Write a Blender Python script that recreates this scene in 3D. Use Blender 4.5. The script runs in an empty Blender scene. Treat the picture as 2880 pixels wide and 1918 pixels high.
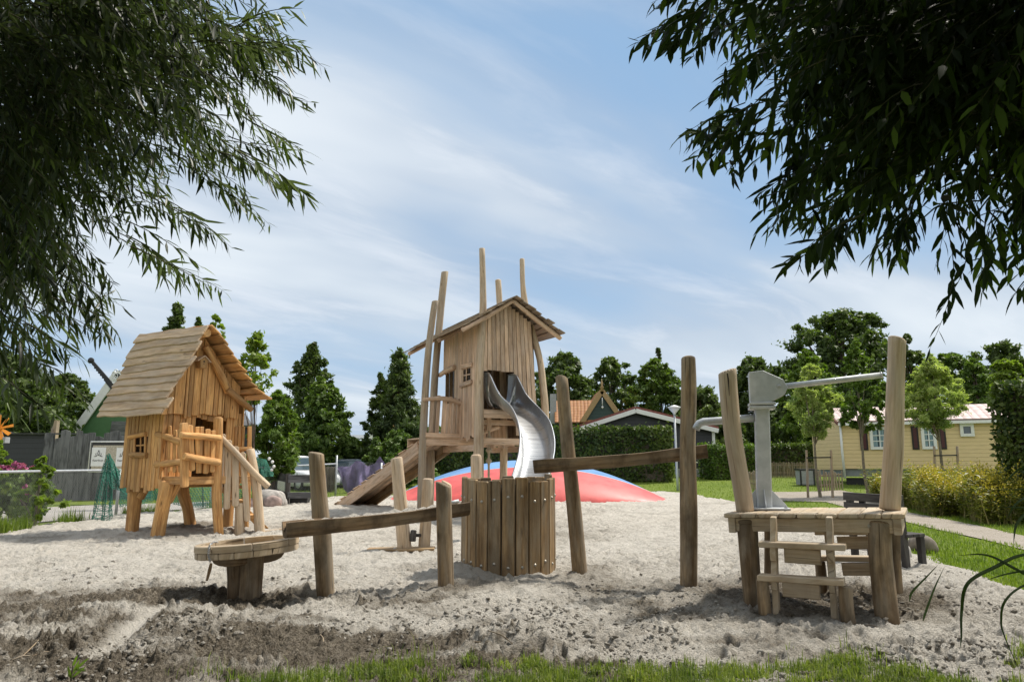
import bpy, math, random
import numpy as np
from mathutils import Vector, Matrix
R = math.radians
rng = np.random.default_rng(7)
random.seed(7)
scene = bpy.context.scene
COL = scene.collection

# ------------------------------------------------------------------ camera
CAM_H = 1.40
FPX = 2000.0                      # focal length in pixels of the 2880 px wide photo
TH = math.atan(346.0 / FPX)
CT, ST = math.cos(TH), math.sin(TH)

def ray(px, py):
    dx = (px - 1440.0) / FPX
    dy = (959.0 - py) / FPX
    return Vector((dx, CT - dy * ST, ST + dy * CT))

def at(px, py, Y):
    """world point seen at (px, py) of the photo, Y metres ahead"""
    r = ray(px, py)
    t = Y / r.y
    return Vector((r.x * t, Y, CAM_H + r.z * t))

def gz(x, y):
    t = min(max((y - 24.0) / 18.0, 0.0), 1.0)
    return 0.8 * (t * t * (3 - 2 * t) * 0.4 + t * 0.6)

def gp(px, py):
    """ground point seen at (px, py)"""
    r = ray(px, py)
    if r.z > -0.002:
        Y = 90.0
        p = at(px, py, Y)
        return Vector((p.x, Y, gz(p.x, Y)))
    lo, hi = 1.0, 120.0
    for _ in range(50):
        m = (lo + hi) / 2
        p = at(px, py, m)
        if p.z > gz(p.x, m): lo = m
        else: hi = m
    p = at(px, py, lo)
    return Vector((p.x, lo, gz(p.x, lo)))

def sx(px, Y, py=1305):
    return at(px, py, Y).x

def mpp(Y):
    return Y / 1.015 / FPX

# ------------------------------------------------------------------ objects
def tag(o, label=None, cat=None, group=None, kind=None):
    if label: o['label'] = label
    if cat: o['category'] = cat
    if group: o['group'] = group
    if kind: o['kind'] = kind
    return o

def thing(name, loc, label, cat, group=None):
    o = bpy.data.objects.new(name, None)
    o.empty_display_size = 0.2
    COL.objects.link(o)
    o.location = loc
    return tag(o, label, cat, group)

def base_of(o):
    v = Vector((0, 0, 0))
    while o is not None:
        v = v + Vector(o.location)
        o = o.parent
    return v

def copy_tree(o, parent=None):
    c = o.copy()
    COL.objects.link(c)
    if parent is not None: c.parent = parent
    for ch in [k for k in list(bpy.data.objects) if k.parent == o]:
        copy_tree(ch, c)
    return c

def mesh_np(name, V, F, mat, parent=None, cols=None, uvs=None, smooth=False, origin=None):
    """V (n,3), F (m,k) with a constant k"""
    V = np.asarray(V, dtype=np.float64)
    F = np.asarray(F, dtype=np.int32)
    off = np.array(base_of(parent)) if parent is not None else np.zeros(3)
    if origin is not None: off = np.array(origin)
    V = V - off
    me = bpy.data.meshes.new(name)
    n, m, k = len(V), len(F), F.shape[1]
    me.vertices.add(n); me.vertices.foreach_set('co', V.ravel().astype(np.float32))
    me.loops.add(m * k); me.loops.foreach_set('vertex_index', F.ravel())
    me.polygons.add(m)
    me.polygons.foreach_set('loop_start', np.arange(0, m * k, k, dtype=np.int32))
    if smooth: me.polygons.foreach_set('use_smooth', np.ones(m, dtype=bool))
    if cols is not None:      # per-vertex rgb(a): r = random tint, etc
        a = me.attributes.new('tint', 'FLOAT', 'POINT')
        a.data.foreach_set('value', np.asarray(cols, dtype=np.float32))
    me.update(calc_edges=True)
    me.validate()
    if mat: me.materials.append(mat)
    o = bpy.data.objects.new(name, me)
    COL.objects.link(o)
    if parent is not None: o.parent = parent
    elif origin is not None: o.location = origin
    return o

class MB:
    """collects shapes, links them as one mesh object"""
    def __init__(s):
        s.v = []; s.f = []; s.uv = []; s.t = []; s.sm = []
    def face(s, idx, uv, tint, smooth=False):
        s.f.append(tuple(idx)); s.uv.append(uv); s.t.append(tint); s.sm.append(smooth)
    def add(s, verts):
        b = len(s.v); s.v.extend([tuple(q) for q in verts]); return b
    # ---- outline (length, width) extruded by thickness with a small chamfer
    def plank(s, outline, o, U, V, th, ch=0.006, tint=None, uvoff=None):
        o, U, V = Vector(o), Vector(U).normalized(), Vector(V).normalized()
        N = U.cross(V).normalized()
        if tint is None: tint = random.random()
        if uvoff is None: uvoff = (random.uniform(0, 50), random.uniform(0, 50))
        n = len(outline)
        area = sum(outline[i][0] * outline[(i + 1) % n][1] - outline[(i + 1) % n][0] * outline[i][1] for i in range(n))
        if area < 0: outline = outline[::-1]
        cx = sum(p[0] for p in outline) / n; cy = sum(p[1] for p in outline) / n
        ch = min(ch, th * 0.45)
        def ins(d):
            out = []
            for i in range(n):
                a, b, c = outline[i - 1], outline[i], outline[(i + 1) % n]
                e1 = Vector((b[0] - a[0], b[1] - a[1])); e2 = Vector((c[0] - b[0], c[1] - b[1]))
                if e1.length < 1e-9 or e2.length < 1e-9:
                    out.append(b); continue
                e1.normalize(); e2.normalize()
                n1 = Vector((-e1.y, e1.x)); n2 = Vector((-e2.y, e2.x))
                k = 1.0 + n1.dot(n2)
                m = (n1 + n2) / max(k, 0.4)
                out.append((b[0] + m.x * d, b[1] + m.y * d))
            return out
        inn = ins(ch)
        P = lambda q, h: o + U * q[0] + V * q[1] + N * h
        h = th / 2
        rings = [[P(q, -h) for q in inn], [P(q, -h + ch) for q in outline],
                 [P(q, h - ch) for q in outline], [P(q, h) for q in inn]]
        b = s.add([p for r_ in rings for p in r_])
        u = lambda q, e=0: (q[0] + uvoff[0], q[1] + uvoff[1] + e)
        for k in range(3):
            for i in range(n):
                j = (i + 1) % n
                s.face((b + k * n + i, b + k * n + j, b + (k + 1) * n + j, b + (k + 1) * n + i),
                       [u(outline[i], 0.01 * k), u(outline[j], 0.01 * k), u(outline[j], .01 * k + .01), u(outline[i], .01 * k + .01)], tint)
        s.face([b + i for i in range(n)][::-1], [u(outline[i]) for i in range(n)][::-1], tint)
        s.face([b + 3 * n + i for i in range(n)], [u(outline[i], 0.3) for i in range(n)], tint)
    # ---- board between two points; up-vector gives the face normal side
    def board(s, a, b, w, th, up=(0, 0, 1), ch=0.006, tint=None, wav=0.0, round_=0.0, w2=None, seg=0):
        """board whose length runs a->b, whose thickness runs along up"""
        a, b = Vector(a), Vector(b)
        U = (b - a); L = U.length; U.normalize()
        N = Vector(up); N = (N - U * N.dot(U)).normalized()
        V = N.cross(U)
        w2 = w if w2 is None else w2
        if wav > 0 and seg == 0: seg = max(3, int(L / 0.25))
        seg = max(seg, 1)
        top = []; bot = []
        ph = random.uniform(0, 9); ph2 = random.uniform(0, 9)
        for i in range(seg + 1):
            t = i / seg; x = L * t; ww = (w + (w2 - w) * t) / 2
            d1 = wav * (math.sin(ph + x * 4.1) + 0.5 * math.sin(ph2 + x * 9.7)); d2 = wav * (math.sin(ph2 + x * 3.3) + .5 * math.sin(ph + x * 11))
            bot.append((x, -ww + d1)); top.append((x, ww + d2))
        if round_ > 0:
            r = round_
            e = [(bot[-1][0], bot[-1][1] + r), (top[-1][0], top[-1][1] - r)]
            bot[-1] = (bot[-1][0] - r, bot[-1][1]); top[-1] = (top[-1][0] - r, top[-1][1])
            s0 = [(top[0][0], top[0][1] - r), (bot[0][0], bot[0][1] + r)]
            bot[0] = (bot[0][0] + r, bot[0][1]); top[0] = (top[0][0] + r, top[0][1])
            out = bot + e + top[::-1] + s0
        else:
            out = bot + top[::-1]
        s.plank(out, a, U, V, th, ch, tint)
    def box(s, c, size, rot=0.0, tint=None, ch=0.004):
        c = Vector(c); U = Vector((math.cos(rot), math.sin(rot), 0)); V = Vector((-math.sin(rot), math.cos(rot), 0))
        lx, ly, lz = size
        if lz >= lx and lz >= ly:
            s.board(c - Vector((0, 0, lz / 2)), c + Vector((0, 0, lz / 2)), lx, ly, up=V, ch=ch, tint=tint)
        elif lx >= ly:
            s.board(c - U * lx / 2, c + U * lx / 2, ly, lz, up=(0, 0, 1), ch=ch, tint=tint)
        else:
            s.board(c - V * ly / 2, c + V * ly / 2, lx, lz, up=(0, 0, 1), ch=ch, tint=tint)
    # ---- log / pipe along a polyline
    def log(s, pts, rad, seg=14, wob=0.06, sub=6, tint=None, slant=None, dome=0.25, caps=(True, True), smooth=True, flute=0.0):
        P = [Vector(p) for p in pts]
        if not hasattr(rad, '__len__'): rad = [rad] * len(P)
        # catmull-rom resample
        Q = []; RR = []
        n = len(P)
        for i in range(n - 1):
            p0 = P[i - 1] if i > 0 else P[i] * 2 - P[i + 1]
            p1, p2 = P[i], P[i + 1]
            p3 = P[i + 2] if i + 2 < n else P[i + 1] * 2 - P[i]
            for k in range(sub):
                t = k / sub
                Q.append(0.5 * ((2 * p1) + (p2 - p0) * t + (2 * p0 - 5 * p1 + 4 * p2 - p3) * t * t + (3 * p1 - p0 - 3 * p2 + p3) * t ** 3))
                RR.append(rad[i] + (rad[i + 1] - rad[i]) * t)
        Q.append(P[-1]); RR.append(rad[-1])
        m = len(Q)
        if tint is None: tint = random.random()
        uo = (random.uniform(0, 50), random.uniform(0, 50))
        d0 = (Q[1] - Q[0]).normalized()
        ref = Vector((0, 1, 0)) if abs(d0.y) < 0.9 else Vector((1, 0, 0))
        ph = [random.uniform(0, 6.28) for _ in range(6)]
        L = 0.0
        base = len(s.v)
        ls = []
        A = ref
        for i in range(m):
            d = (Q[min(i + 1, m - 1)] - Q[max(i - 1, 0)]).normalized()
            A = (A - d * A.dot(d)).normalized(); B = d.cross(A)
            if i: L += (Q[i] - Q[i - 1]).length
            ls.append(L)
            r = RR[i]
            for k in range(seg):
                th = 2 * math.pi * k / seg
                w = 1 + wob * (0.6 * math.sin(2 * th + ph[0] + L * 0.9) + 0.5 * math.sin(3 * th + ph[1] - L * 1.7) + 0.6 * math.sin(ph[2] + L * 2.6 + th) + flute * math.sin(7 * th + ph[3] + L * .4))
                p = Q[i] + (A * math.cos(th) + B * math.sin(th)) * r * w
                if slant is not None and i == m - 1:
                    p = p + d * (Vector(slant).dot(A * math.cos(th) + B * math.sin(th)) * r)
                s.v.append(tuple(p))
        for i in range(m - 1):
            for k in range(seg):
                j = (k + 1) % seg
                u0, u1 = 2 * math.pi * k / seg * RR[0], 2 * math.pi * (k + 1) / seg * RR[0]
                s.face((base + i * seg + k, base + i * seg + j, base + (i + 1) * seg + j, base + (i + 1) * seg + k),
                       [(ls[i] + uo[0], u0 + uo[1]), (ls[i] + uo[0], u1 + uo[1]), (ls[i + 1] + uo[0], u1 + uo[1]), (ls[i + 1] + uo[0], u0 + uo[1])], tint, smooth)
        for e, flag in ((0, caps[0]), (m - 1, caps[1])):
            if not flag: continue
            d = (Q[1] - Q[0]).normalized() * -1 if e == 0 else (Q[-1] - Q[-2]).normalized()
            ring = [Vector(s.v[base + e * seg + k]) for k in range(seg)]
            c = sum(ring, Vector()) / seg
            r = RR[e]
            prev = [base + e * seg + k for k in range(seg)]
            for fr, hh in ((0.90, 0.5), (0.6, 0.85)):
                b2 = s.add([c + (q - c) * fr + d * r * dome * hh for q in ring])
                cur = [b2 + k for k in range(seg)]
                for k in range(seg):
                    j = (k + 1) % seg
                    idx = (prev[k], prev[j], cur[j], cur[k]) if e else (prev[j], prev[k], cur[k], cur[j])
                    s.face(idx, [(uo[0] + .03 * k, uo[1]), (uo[0] + .03 * k, uo[1] + .02), (uo[0] + .03 * k + .03, uo[1] + .02), (uo[0] + .03 * k + .03, uo[1])], tint, False)
                prev = cur
            idx = prev if e else prev[::-1]
            s.face(idx, [(uo[0] + .1 * math.cos(6.28 * k / seg), uo[1] + .1 * math.sin(6.28 * k / seg)) for k in range(seg)], tint)
    def pipe(s, pts, r, seg=12, sub=1, caps=(True, True), tint=0.5):
        s.log(pts, r, seg=seg, wob=0.0, sub=sub, tint=tint, dome=0.0, caps=caps)
    def lathe(s, c, prof, seg=20, tint=0.5, axis=None, smooth=True):
        """prof: list of (r, z)"""
        c = Vector(c)
        Z = Vector(axis).normalized() if axis is not None else Vector((0, 0, 1))
        X = Z.orthogonal().normalized(); Y = Z.cross(X)
        b = len(s.v)
        for r, z in prof:
            for k in range(seg):
                th = 2 * math.pi * k / seg
                s.v.append(tuple(c + Z * z + (X * math.cos(th) + Y * math.sin(th)) * max(r, 1e-4)))
        for i in range(len(prof) - 1):
            for k in range(seg):
                j = (k + 1) % seg
                s.face((b + i * seg + k, b + i * seg + j, b + (i + 1) * seg + j, b + (i + 1) * seg + k), [(0, 0)] * 4, tint, smooth)
        s.face([b + k for k in range(seg)][::-1], [(0, 0)] * seg, tint)
        s.face([b + (len(prof) - 1) * seg + k for k in range(seg)], [(0, 0)] * seg, tint)
    def quad(s, a, b, c, d, tint=0.5, uv=None):
        i = s.add([a, b, c, d])
        s.face((i, i + 1, i + 2, i + 3), uv or [(0, 0), (1, 0), (1, 1), (0, 1)], tint)
    def build(s, name, mat, parent=None, origin=None):
        me = bpy.data.meshes.new(name)
        off = base_of(parent) if parent is not None else (Vector(origin) if origin is not None else Vector((0, 0, 0)))
        me.from_pydata([tuple(Vector(v) - off) for v in s.v], [], s.f)
        uvl = me.uv_layers.new(name='UVMap')
        flat = [c for uv in s.uv for q in uv for c in q]
        if len(flat) == 2 * len(me.loops): uvl.data.foreach_set('uv', flat)
        a = me.attributes.new('tint', 'FLOAT', 'FACE')
        if len(s.t) == len(me.polygons):
            a.data.foreach_set('value', s.t)
            me.polygons.foreach_set('use_smooth', s.sm)
        me.update()
        if mat: me.materials.append(mat)
        o = bpy.data.objects.new(name, me)
        COL.objects.link(o)
        if parent is not None: o.parent = parent
        elif origin is not None: o.location = origin
        return o

# ------------------------------------------------------------------ numpy noise
def _hash(ix, iy, seed):
    h = (ix.astype(np.int64) * 374761393 + iy.astype(np.int64) * 668265263 + seed * 1442695041) & 0xffffffff
    h = ((h ^ (h >> 13)) * 1274126177) & 0xffffffff
    return ((h ^ (h >> 16)) & 0xffff) / 65535.0

def vnoise(x, y, seed=0):
    ix, iy = np.floor(x), np.floor(y)
    fx, fy = x - ix, y - iy
    ux, uy = fx * fx * (3 - 2 * fx), fy * fy * (3 - 2 * fy)
    a, b = _hash(ix, iy, seed), _hash(ix + 1, iy, seed)
    c, d = _hash(ix, iy + 1, seed), _hash(ix + 1, iy + 1, seed)
    return (a * (1 - ux) + b * ux) * (1 - uy) + (c * (1 - ux) + d * ux) * uy

def fbm(x, y, oct=4, seed=0, gain=0.5):
    v = np.zeros_like(x); a = 1.0; t = 0
    for i in range(oct):
        v += a * (vnoise(x, y, seed + i * 17) - 0.5); t += a
        x, y = x * 2.03 + 3.1, y * 2.03 - 1.7; a *= gain
    return v / t * 2

# ------------------------------------------------------------------ node helpers
def new_mat(name):
    m = bpy.data.materials.new(name); m.use_nodes = True
    nt = m.node_tree; nt.nodes.clear()
    return m, nt

class NT:
    def __init__(s, nt): s.nt = nt; s.L = nt.links
    def n(s, t, **kw):
        x = s.nt.nodes.new(t)
        for k, v in kw.items():
            if k in x.bl_rna.properties.keys(): setattr(x, k, v)
            else: x.inputs[k].default_value = v
        return x
    def l(s, a, b): s.L.new(a, b)
    def val(s, sock, v):
        if isinstance(v, bpy.types.NodeSocket): s.l(v, sock)
        else: sock.default_value = v
    def math(s, op, a, b=None, clamp=False):
        x = s.n('ShaderNodeMath', operation=op); x.use_clamp = clamp
        s.val(x.inputs[0], a)
        if b is not None: s.val(x.inputs[1], b)
        return x.outputs[0]
    def mix(s, f, a, b, mode='MIX'):
        x = s.n('ShaderNodeMix', data_type='RGBA', blend_type=mode)
        s.val(x.inputs[0], f)
        s.val(x.inputs[6], (*a, 1) if isinstance(a, tuple) and len(a) == 3 else a)
        s.val(x.inputs[7], (*b, 1) if isinstance(b, tuple) and len(b) == 3 else b)
        return x.outputs[2]
    def ramp(s, f, stops):
        x = s.n('ShaderNodeValToRGB'); e = x.color_ramp.elements
        while len(e) > 1: e.remove(e[-1])
        e[0].position = stops[0][0]; c = stops[0][1]; e[0].color = (*c, 1) if len(c) == 3 else c
        for p, c in stops[1:]:
            q = e.new(p); q.color = (*c, 1) if len(c) == 3 else c
        s.l(f, x.inputs[0]); return x.outputs[0]
    def rng(s, f, a, b, c=0.0, d=1.0):
        x = s.n('ShaderNodeMapRange'); x.inputs[1].default_value = a; x.inputs[2].default_value = b
        x.inputs[3].default_value = c; x.inputs[4].default_value = d
        s.l(f, x.inputs[0]); return x.outputs[0]
    def noise(s, vec, scale, detail=4, rough=0.55, dist=0.0):
        x = s.n('ShaderNodeTexNoise'); x.inputs['Scale'].default_value = scale
        x.inputs['Detail'].default_value = detail; x.inputs['Roughness'].default_value = rough; x.inputs['Distortion'].default_value = dist
        if vec is not None: s.l(vec, x.inputs['Vector'])
        return x.outputs[0]
    def mapping(s, vec, scale=(1, 1, 1), loc=(0, 0, 0), rot=(0, 0, 0)):
        x = s.n('ShaderNodeMapping'); x.inputs['Scale'].default_value = scale
        x.inputs['Location'].default_value = loc; x.inputs['Rotation'].default_value = rot
        s.l(vec, x.inputs[0]); return x.outputs[0]
    def bump(s, h, strength=0.4, dist=0.01):
        x = s.n('ShaderNodeBump'); x.inputs['Strength'].default_value = strength; x.inputs['Distance'].default_value = dist
        s.l(h, x.inputs['Height']); return x.outputs[0]
    def attr(s, name):
        x = s.n('ShaderNodeAttribute'); x.attribute_name = name; return x.outputs['Fac']
    def coord(s, which='Object'):
        return s.n('ShaderNodeTexCoord').outputs[which]
    def pos(s): return s.n('ShaderNodeNewGeometry').outputs['Position']
    def out(s, shader): 
        o = s.n('ShaderNodeOutputMaterial'); s.l(shader, o.inputs[0])
    def pbr(s, col, rough=0.7, bump=None, metal=0.0, spec=0.5):
        b = s.n('ShaderNodeBsdfPrincipled')
        s.val(b.inputs['Base Color'], (*col, 1) if isinstance(col, tuple) and len(col) == 3 else col)
        s.val(b.inputs['Roughness'], rough); s.val(b.inputs['Metallic'], metal)
        b.inputs['Specular IOR Level'].default_value = spec
        if bump is not None: s.l(bump, b.inputs['Normal'])
        return b.outputs[0]

def wood(name, light, dark, grey=None, greyamt=0.3, var=0.35, grain=1.0, stain=0.0, rough=0.75, knots=True):
    """light / dark: grain colours; grey: weathered patches"""
    m, nt = new_mat(name); N = NT(nt)
    uv = N.coord('UV')
    t = N.attr('tint')
    g1 = N.noise(N.mapping(uv, (2.2, 38 * grain, 1)), 1.0, 6, 0.65, 0.6)
    g2 = N.noise(N.mapping(uv, (0.8, 9 * grain, 1)), 1.0, 3, 0.55, 1.2)
    g = N.math('ADD', N.math('MULTIPLY', g1, 0.6), N.math('MULTIPLY', g2, 0.4))
    g = N.rng(g, 0.38, 0.62)
    c = N.mix(g, dark, light)
    # per-board tint
    pn = N.noise(N.mapping(uv, (1.3, 4, 1)), 1.0, 3, 0.6)
    c = N.mix(1.0, c, N.ramp(pn, [(.32, (.74, .72, .70)), (.5, (1, 1, 1)), (.70, (1.16, 1.14, 1.10))]), 'MULTIPLY')
    c = N.mix(1.0, c, N.ramp(t, [(0, tuple([1 - var] * 3)), (0.5, (1, 0.98, 0.95)), (1, (1 + var * .45, 1 + var * 0.4, 1 + var * .3))]), 'MULTIPLY')
    if knots:
        v = N.n('ShaderNodeTexVoronoi'); v.inputs['Scale'].default_value = 1.0
        N.l(N.mapping(uv, (1.6, 5.5, 1)), v.inputs['Vector'])
        k = N.rng(v.outputs['Distance'], 0.03, 0.13)
        c = N.mix(k, tuple(0.35 * x for x in dark), c)
    if grey is not None:
        gn = N.noise(N.mapping(uv, (0.9, 5, 1)), 1.3, 5, 0.6)
        c = N.mix(N.math('MULTIPLY', N.rng(gn, 0.42, 0.62), greyamt), c, grey)
    if stain > 0:
        sn = N.noise(N.mapping(N.pos(), (1, 1, 0.45)), 3.2, 5, 0.65)
        c = N.mix(N.math('MULTIPLY', N.rng(sn, 0.46, 0.62), stain), c, tuple(0.36 * x for x in dark))
    crack = N.noise(N.mapping(uv, (0.9, 48 * grain, 1)), 1.0, 2, 0.5, .3)
    ck = N.rng(crack, 0.27, 0.35)
    c = N.mix(ck, tuple(0.30 * x for x in dark), c)
    h = N.math('ADD', N.math('MULTIPLY', g1, 0.7), ck)
    N.out(N.pbr(c, rough, N.bump(h, 0.55, 0.006), spec=0.25))
    return m

def plain(name, col, rough=0.6, metal=0.0, spec=0.5, nz=0.12, scale=8.0, bump=0.0):
    m, nt = new_mat(name); N = NT(nt)
    nn = N.noise(N.coord('Object'), scale, 5, 0.6)
    c = N.mix(N.rng(nn, 0.3, 0.7), tuple(max(0, x * (1 - nz * 1.6)) for x in col), tuple(min(1, x * (1 + nz)) for x in col))
    b = N.bump(nn, bump, 0.01) if bump else None
    r = N.rng(nn, 0.3, 0.7, max(0.02, rough - 0.08), min(1, rough + 0.08))
    N.out(N.pbr(c, r, b, metal, spec))
    return m

def leafmat(name, dark, light, back=None, trans=0.3, rough=0.5, spec=0.4, patch=0.5):
    m, nt = new_mat(name); N = NT(nt)
    t = N.attr('tint')
    c = N.mix(t, dark, light)
    pn = N.noise(N.coord('Object'), patch, 2, 0.5)
    c = N.mix(1.0, c, N.ramp(pn, [(0.3, (0.75, 0.8, 0.8)), (0.7, (1.2, 1.15, 1.0))]), 'MULTIPLY')
    if back is not None:
        c = N.mix(N.n('ShaderNodeNewGeometry').outputs['Backfacing'], c, back)
    p = N.n('ShaderNodeBsdfPrincipled')
    N.l(c, p.inputs['Base Color']); p.inputs['Roughness'].default_value = rough
    p.inputs['Specular IOR Level'].default_value = spec
    tr = N.n('ShaderNodeBsdfTranslucent')
    N.l(N.mix(1.0, c, (1.3, 1.5, 0.55), 'MULTIPLY'), tr.inputs['Color'])
    mx = N.n('ShaderNodeMixShader'); mx.inputs[0].default_value = trans
    N.l(p.outputs[0], mx.inputs[1]); N.l(tr.outputs[0], mx.inputs[2])
    N.out(mx.outputs[0])
    return m

# ------------------------------------------------------------------ foliage
def _norm(a): return a / np.maximum(np.linalg.norm(a, axis=1, keepdims=True), 1e-9)

def leaf_quads(P, D, Nn, ln, wd, tint):
    """folded rhombic leaves: P base, D direction, Nn normal"""
    n = len(P)
    D = _norm(D); S = _norm(np.cross(D, Nn)); Nn = np.cross(S, D)
    ln = np.broadcast_to(np.asarray(ln, float).reshape(-1, 1), (n, 1)); wd = np.broadcast_to(np.asarray(wd, float).reshape(-1, 1), (n, 1))
    a = P; b = P + D * ln * 0.45 + S * wd * 0.5 + Nn * wd * 0.22
    c = P + D * ln - Nn * ln * 0.1; d = P + D * ln * 0.45 - S * wd * 0.5 + Nn * wd * 0.22
    V = np.stack([a, b, c, d], 1).reshape(-1, 3)
    F = np.arange(4 * n).reshape(-1, 4)
    return V, F, np.repeat(tint, 4)

def sph(n):
    v = rng.normal(size=(n, 3)); return _norm(v)

def clump_cloud(centres, radii, per, size, up=0.35, flat=0.85, fill=0.35, asp=0.55, tint_by=0.35, droop=0.2):
    """leaves in loose overlapping sprays round every clump centre"""
    C = np.repeat(centres, per, axis=0); Rr = np.repeat(radii, per)[:, None]
    n = len(C)
    d = sph(n)
    # every clump is stretched its own way so that none reads as a ball
    st = np.repeat(_norm(sph(len(centres)) * np.array([1, 1, .6])), per, axis=0)
    rad = np.abs(rng.normal(0.0, 0.62, (n, 1))) * .55 + .55 * rng.random((n, 1)) ** .5
    off = d * rad * np.array([1, 1, flat])
    off = off + st * (off * st).sum(1, keepdims=True) * .7
    P = C + off * Rr * 1.12
    out = _norm(C - centres.mean(0) + 1e-6)
    nn = _norm(d * 0.5 + out * .35 + sph(n) * 0.8 + np.array([0, 0, up]))
    dd = _norm(sph(n) + d * 0.5 + out * .3 - np.array([0, 0, droop]))
    ct = np.repeat(rng.random(len(centres)), per)
    t = np.clip((1 - tint_by) * rng.random(n) * 0.9 + tint_by * ct + 0.08 * d[:, 2], 0, 1)
    sz = size * (0.55 + 0.9 * rng.random(n))
    return leaf_quads(P - dd * sz[:, None] * .5, dd, nn, sz, sz * asp, t)

def crown_points(kind, n, h0, h1, rad, lean=0.0, seed=0):
    """clump centres and radii inside a crown outline; h0 bottom, h1 top"""
    r = np.random.default_rng(seed)
    pts = []; rr = []
    H = h1 - h0
    lob = r.uniform(0, 6.28, 8)
    while len(pts) < n:
        t = r.random(); a = r.uniform(0, 6.28)
        if kind == 'cone': prof = (1 - t) ** 0.85 * min(1, 0.45 + t * 4) * 0.95 + 0.05
        elif kind == 'spire': prof = (1 - t ** 1.6) ** 0.9 * min(1, .55 + t * 2.2) * 0.93 + 0.07
        elif kind == 'round': prof = math.sqrt(max(0, 1 - (2 * t - 1) ** 2)) * 0.95 + 0.03
        elif kind == 'dome': prof = math.sqrt(max(0.0, 1 - t ** 2.0)) * min(1, 0.65 + t * 1.8)
        elif kind == 'egg': prof = math.sin(math.pi * min(1, t ** 0.7 * 0.97 + 0.03)) ** 0.7
        else: prof = 1.0
        prof *= 1 + 0.2 * math.sin(2 * a + lob[0] + 3 * t) + 0.17 * math.sin(3 * a + lob[1] - 7 * t) + 0.15 * math.sin(5 * a + lob[2] + 13 * t) + .10 * math.sin(lob[3] + 22 * t + a)
        q = math.sqrt(r.random()) if r.random() < 0.5 else r.uniform(0.75, 1.05)
        x = rad * prof * q
        cr = rad * r.uniform(0.11, 0.26) * (0.5 + 0.5 * (1 - t))
        pts.append((math.cos(a) * x + lean * t, math.sin(a) * x, h0 + H * t)); rr.append(cr)
    return np.array(pts), np.array(rr)

def limbs(mb, centres, trunk_top, trunk_h, r0, n=9, h0=0.0, lean=0.0, tmin=.25):
    """trunk and limbs out to some clumps"""
    top = Vector(trunk_top)
    mid = Vector((random.uniform(-.05, .05) * trunk_h, random.uniform(-.05, .05) * trunk_h, trunk_h * .5))
    mb.log([(0, 0, -0.1), (0, 0, 0.15), tuple(mid), tuple(top)], [r0 * 1.3, r0, r0 * 0.8, r0 * 0.25], seg=8, wob=0.08, sub=3)
    idx = rng.choice(len(centres), size=min(n, len(centres)), replace=False)
    for i in idx:
        c = Vector(centres[i])
        t = min(0.95, max(tmin, (c.z * 0.65) / max(top.z, .1)))
        s = mid.lerp(top, (t - .5) * 2) if t > .5 else Vector((0, 0, 0.1)).lerp(mid, t * 2)
        m = s.lerp(c, 0.55) + Vector((0, 0, 0.06 * (c - s).length))
        mb.log([tuple(s), tuple(m), tuple(c)], [r0 * .38, r0 * .24, r0 * .07], seg=5, wob=0.05, sub=2)
# ================================================================== camera, light, sky
cam_d = bpy.data.cameras.new('camera'); cam = bpy.data.objects.new('camera', cam_d); COL.objects.link(cam)
cam.location = (0, 0, CAM_H); cam.rotation_euler = (math.pi / 2 + TH, 0, 0)
cam_d.sensor_width = 36.0; cam_d.lens = 36.0 * FPX / 2880.0
cam_d.clip_start = 0.05; cam_d.clip_end = 2000
scene.camera = cam

SUN_EL, SUN_AZ = 57.0, 56.0      # azimuth east of the viewing direction
sd = Vector((math.sin(R(SUN_AZ)) * math.cos(R(SUN_EL)), math.cos(R(SUN_AZ)) * math.cos(R(SUN_EL)), math.sin(R(SUN_EL))))
sun_d = bpy.data.lights.new('sun', 'SUN'); sun_d.energy = 4.6; sun_d.angle = R(6.0); sun_d.color = (1.0, 0.94, 0.84)
sun = bpy.data.objects.new('sun', sun_d); COL.objects.link(sun)
sun.rotation_euler = (-sd).to_track_quat('-Z', 'Y').to_euler(); sun.location = (20, 20, 40)

world = bpy.data.worlds.new('World'); scene.world = world; world.use_nodes = True
wn = world.node_tree; wn.nodes.clear(); N = NT(wn)
sky = N.n('ShaderNodeTexSky'); sky.sky_type = 'NISHITA'; sky.sun_disc = False
sky.sun_elevation = R(SUN_EL); sky.sun_rotation = R(SUN_AZ); sky.air_density = 1.0; sky.dust_density = 0.6; sky.ozone_density = 1.4
g = N.coord('Generated')
sep = N.n('ShaderNodeSeparateXYZ'); N.l(g, sep.inputs[0])
zz = N.math('ADD', N.math('MAXIMUM', sep.outputs[2], 0.0), 0.16)
u = N.math('DIVIDE', sep.outputs[0], zz); v = N.math('DIVIDE', sep.outputs[1], zz)
cmb = N.n('ShaderNodeCombineXYZ'); N.l(u, cmb.inputs[0]); N.l(v, cmb.inputs[1])
rot = N.mapping(cmb.outputs[0], (1, 1, 1), (0, 0, 0), (0, 0, R(-38)))
wa = N.noise(N.mapping(rot, (0.5, 0.5, 1)), 1.0, 3, 0.5)
wv = N.n('ShaderNodeVectorMath', operation='ADD'); N.l(rot, wv.inputs[0])
cw = N.n('ShaderNodeCombineXYZ'); N.l(N.math('MULTIPLY', wa, .5), cw.inputs[0]); N.l(N.math('MULTIPLY', wa, .7), cw.inputs[1]); N.l(cw.outputs[0], wv.inputs[1])
s1 = N.noise(N.mapping(wv.outputs[0], (0.42, 1.05, 1), (3.3, 1.4, 0)), 1.0, 4, 0.48, 0.2)
s2 = N.noise(N.mapping(wv.outputs[0], (0.32, 0.75, 1), (7.1, 2.2, 0)), 1.0, 3, 0.5, 0.4)
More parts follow.
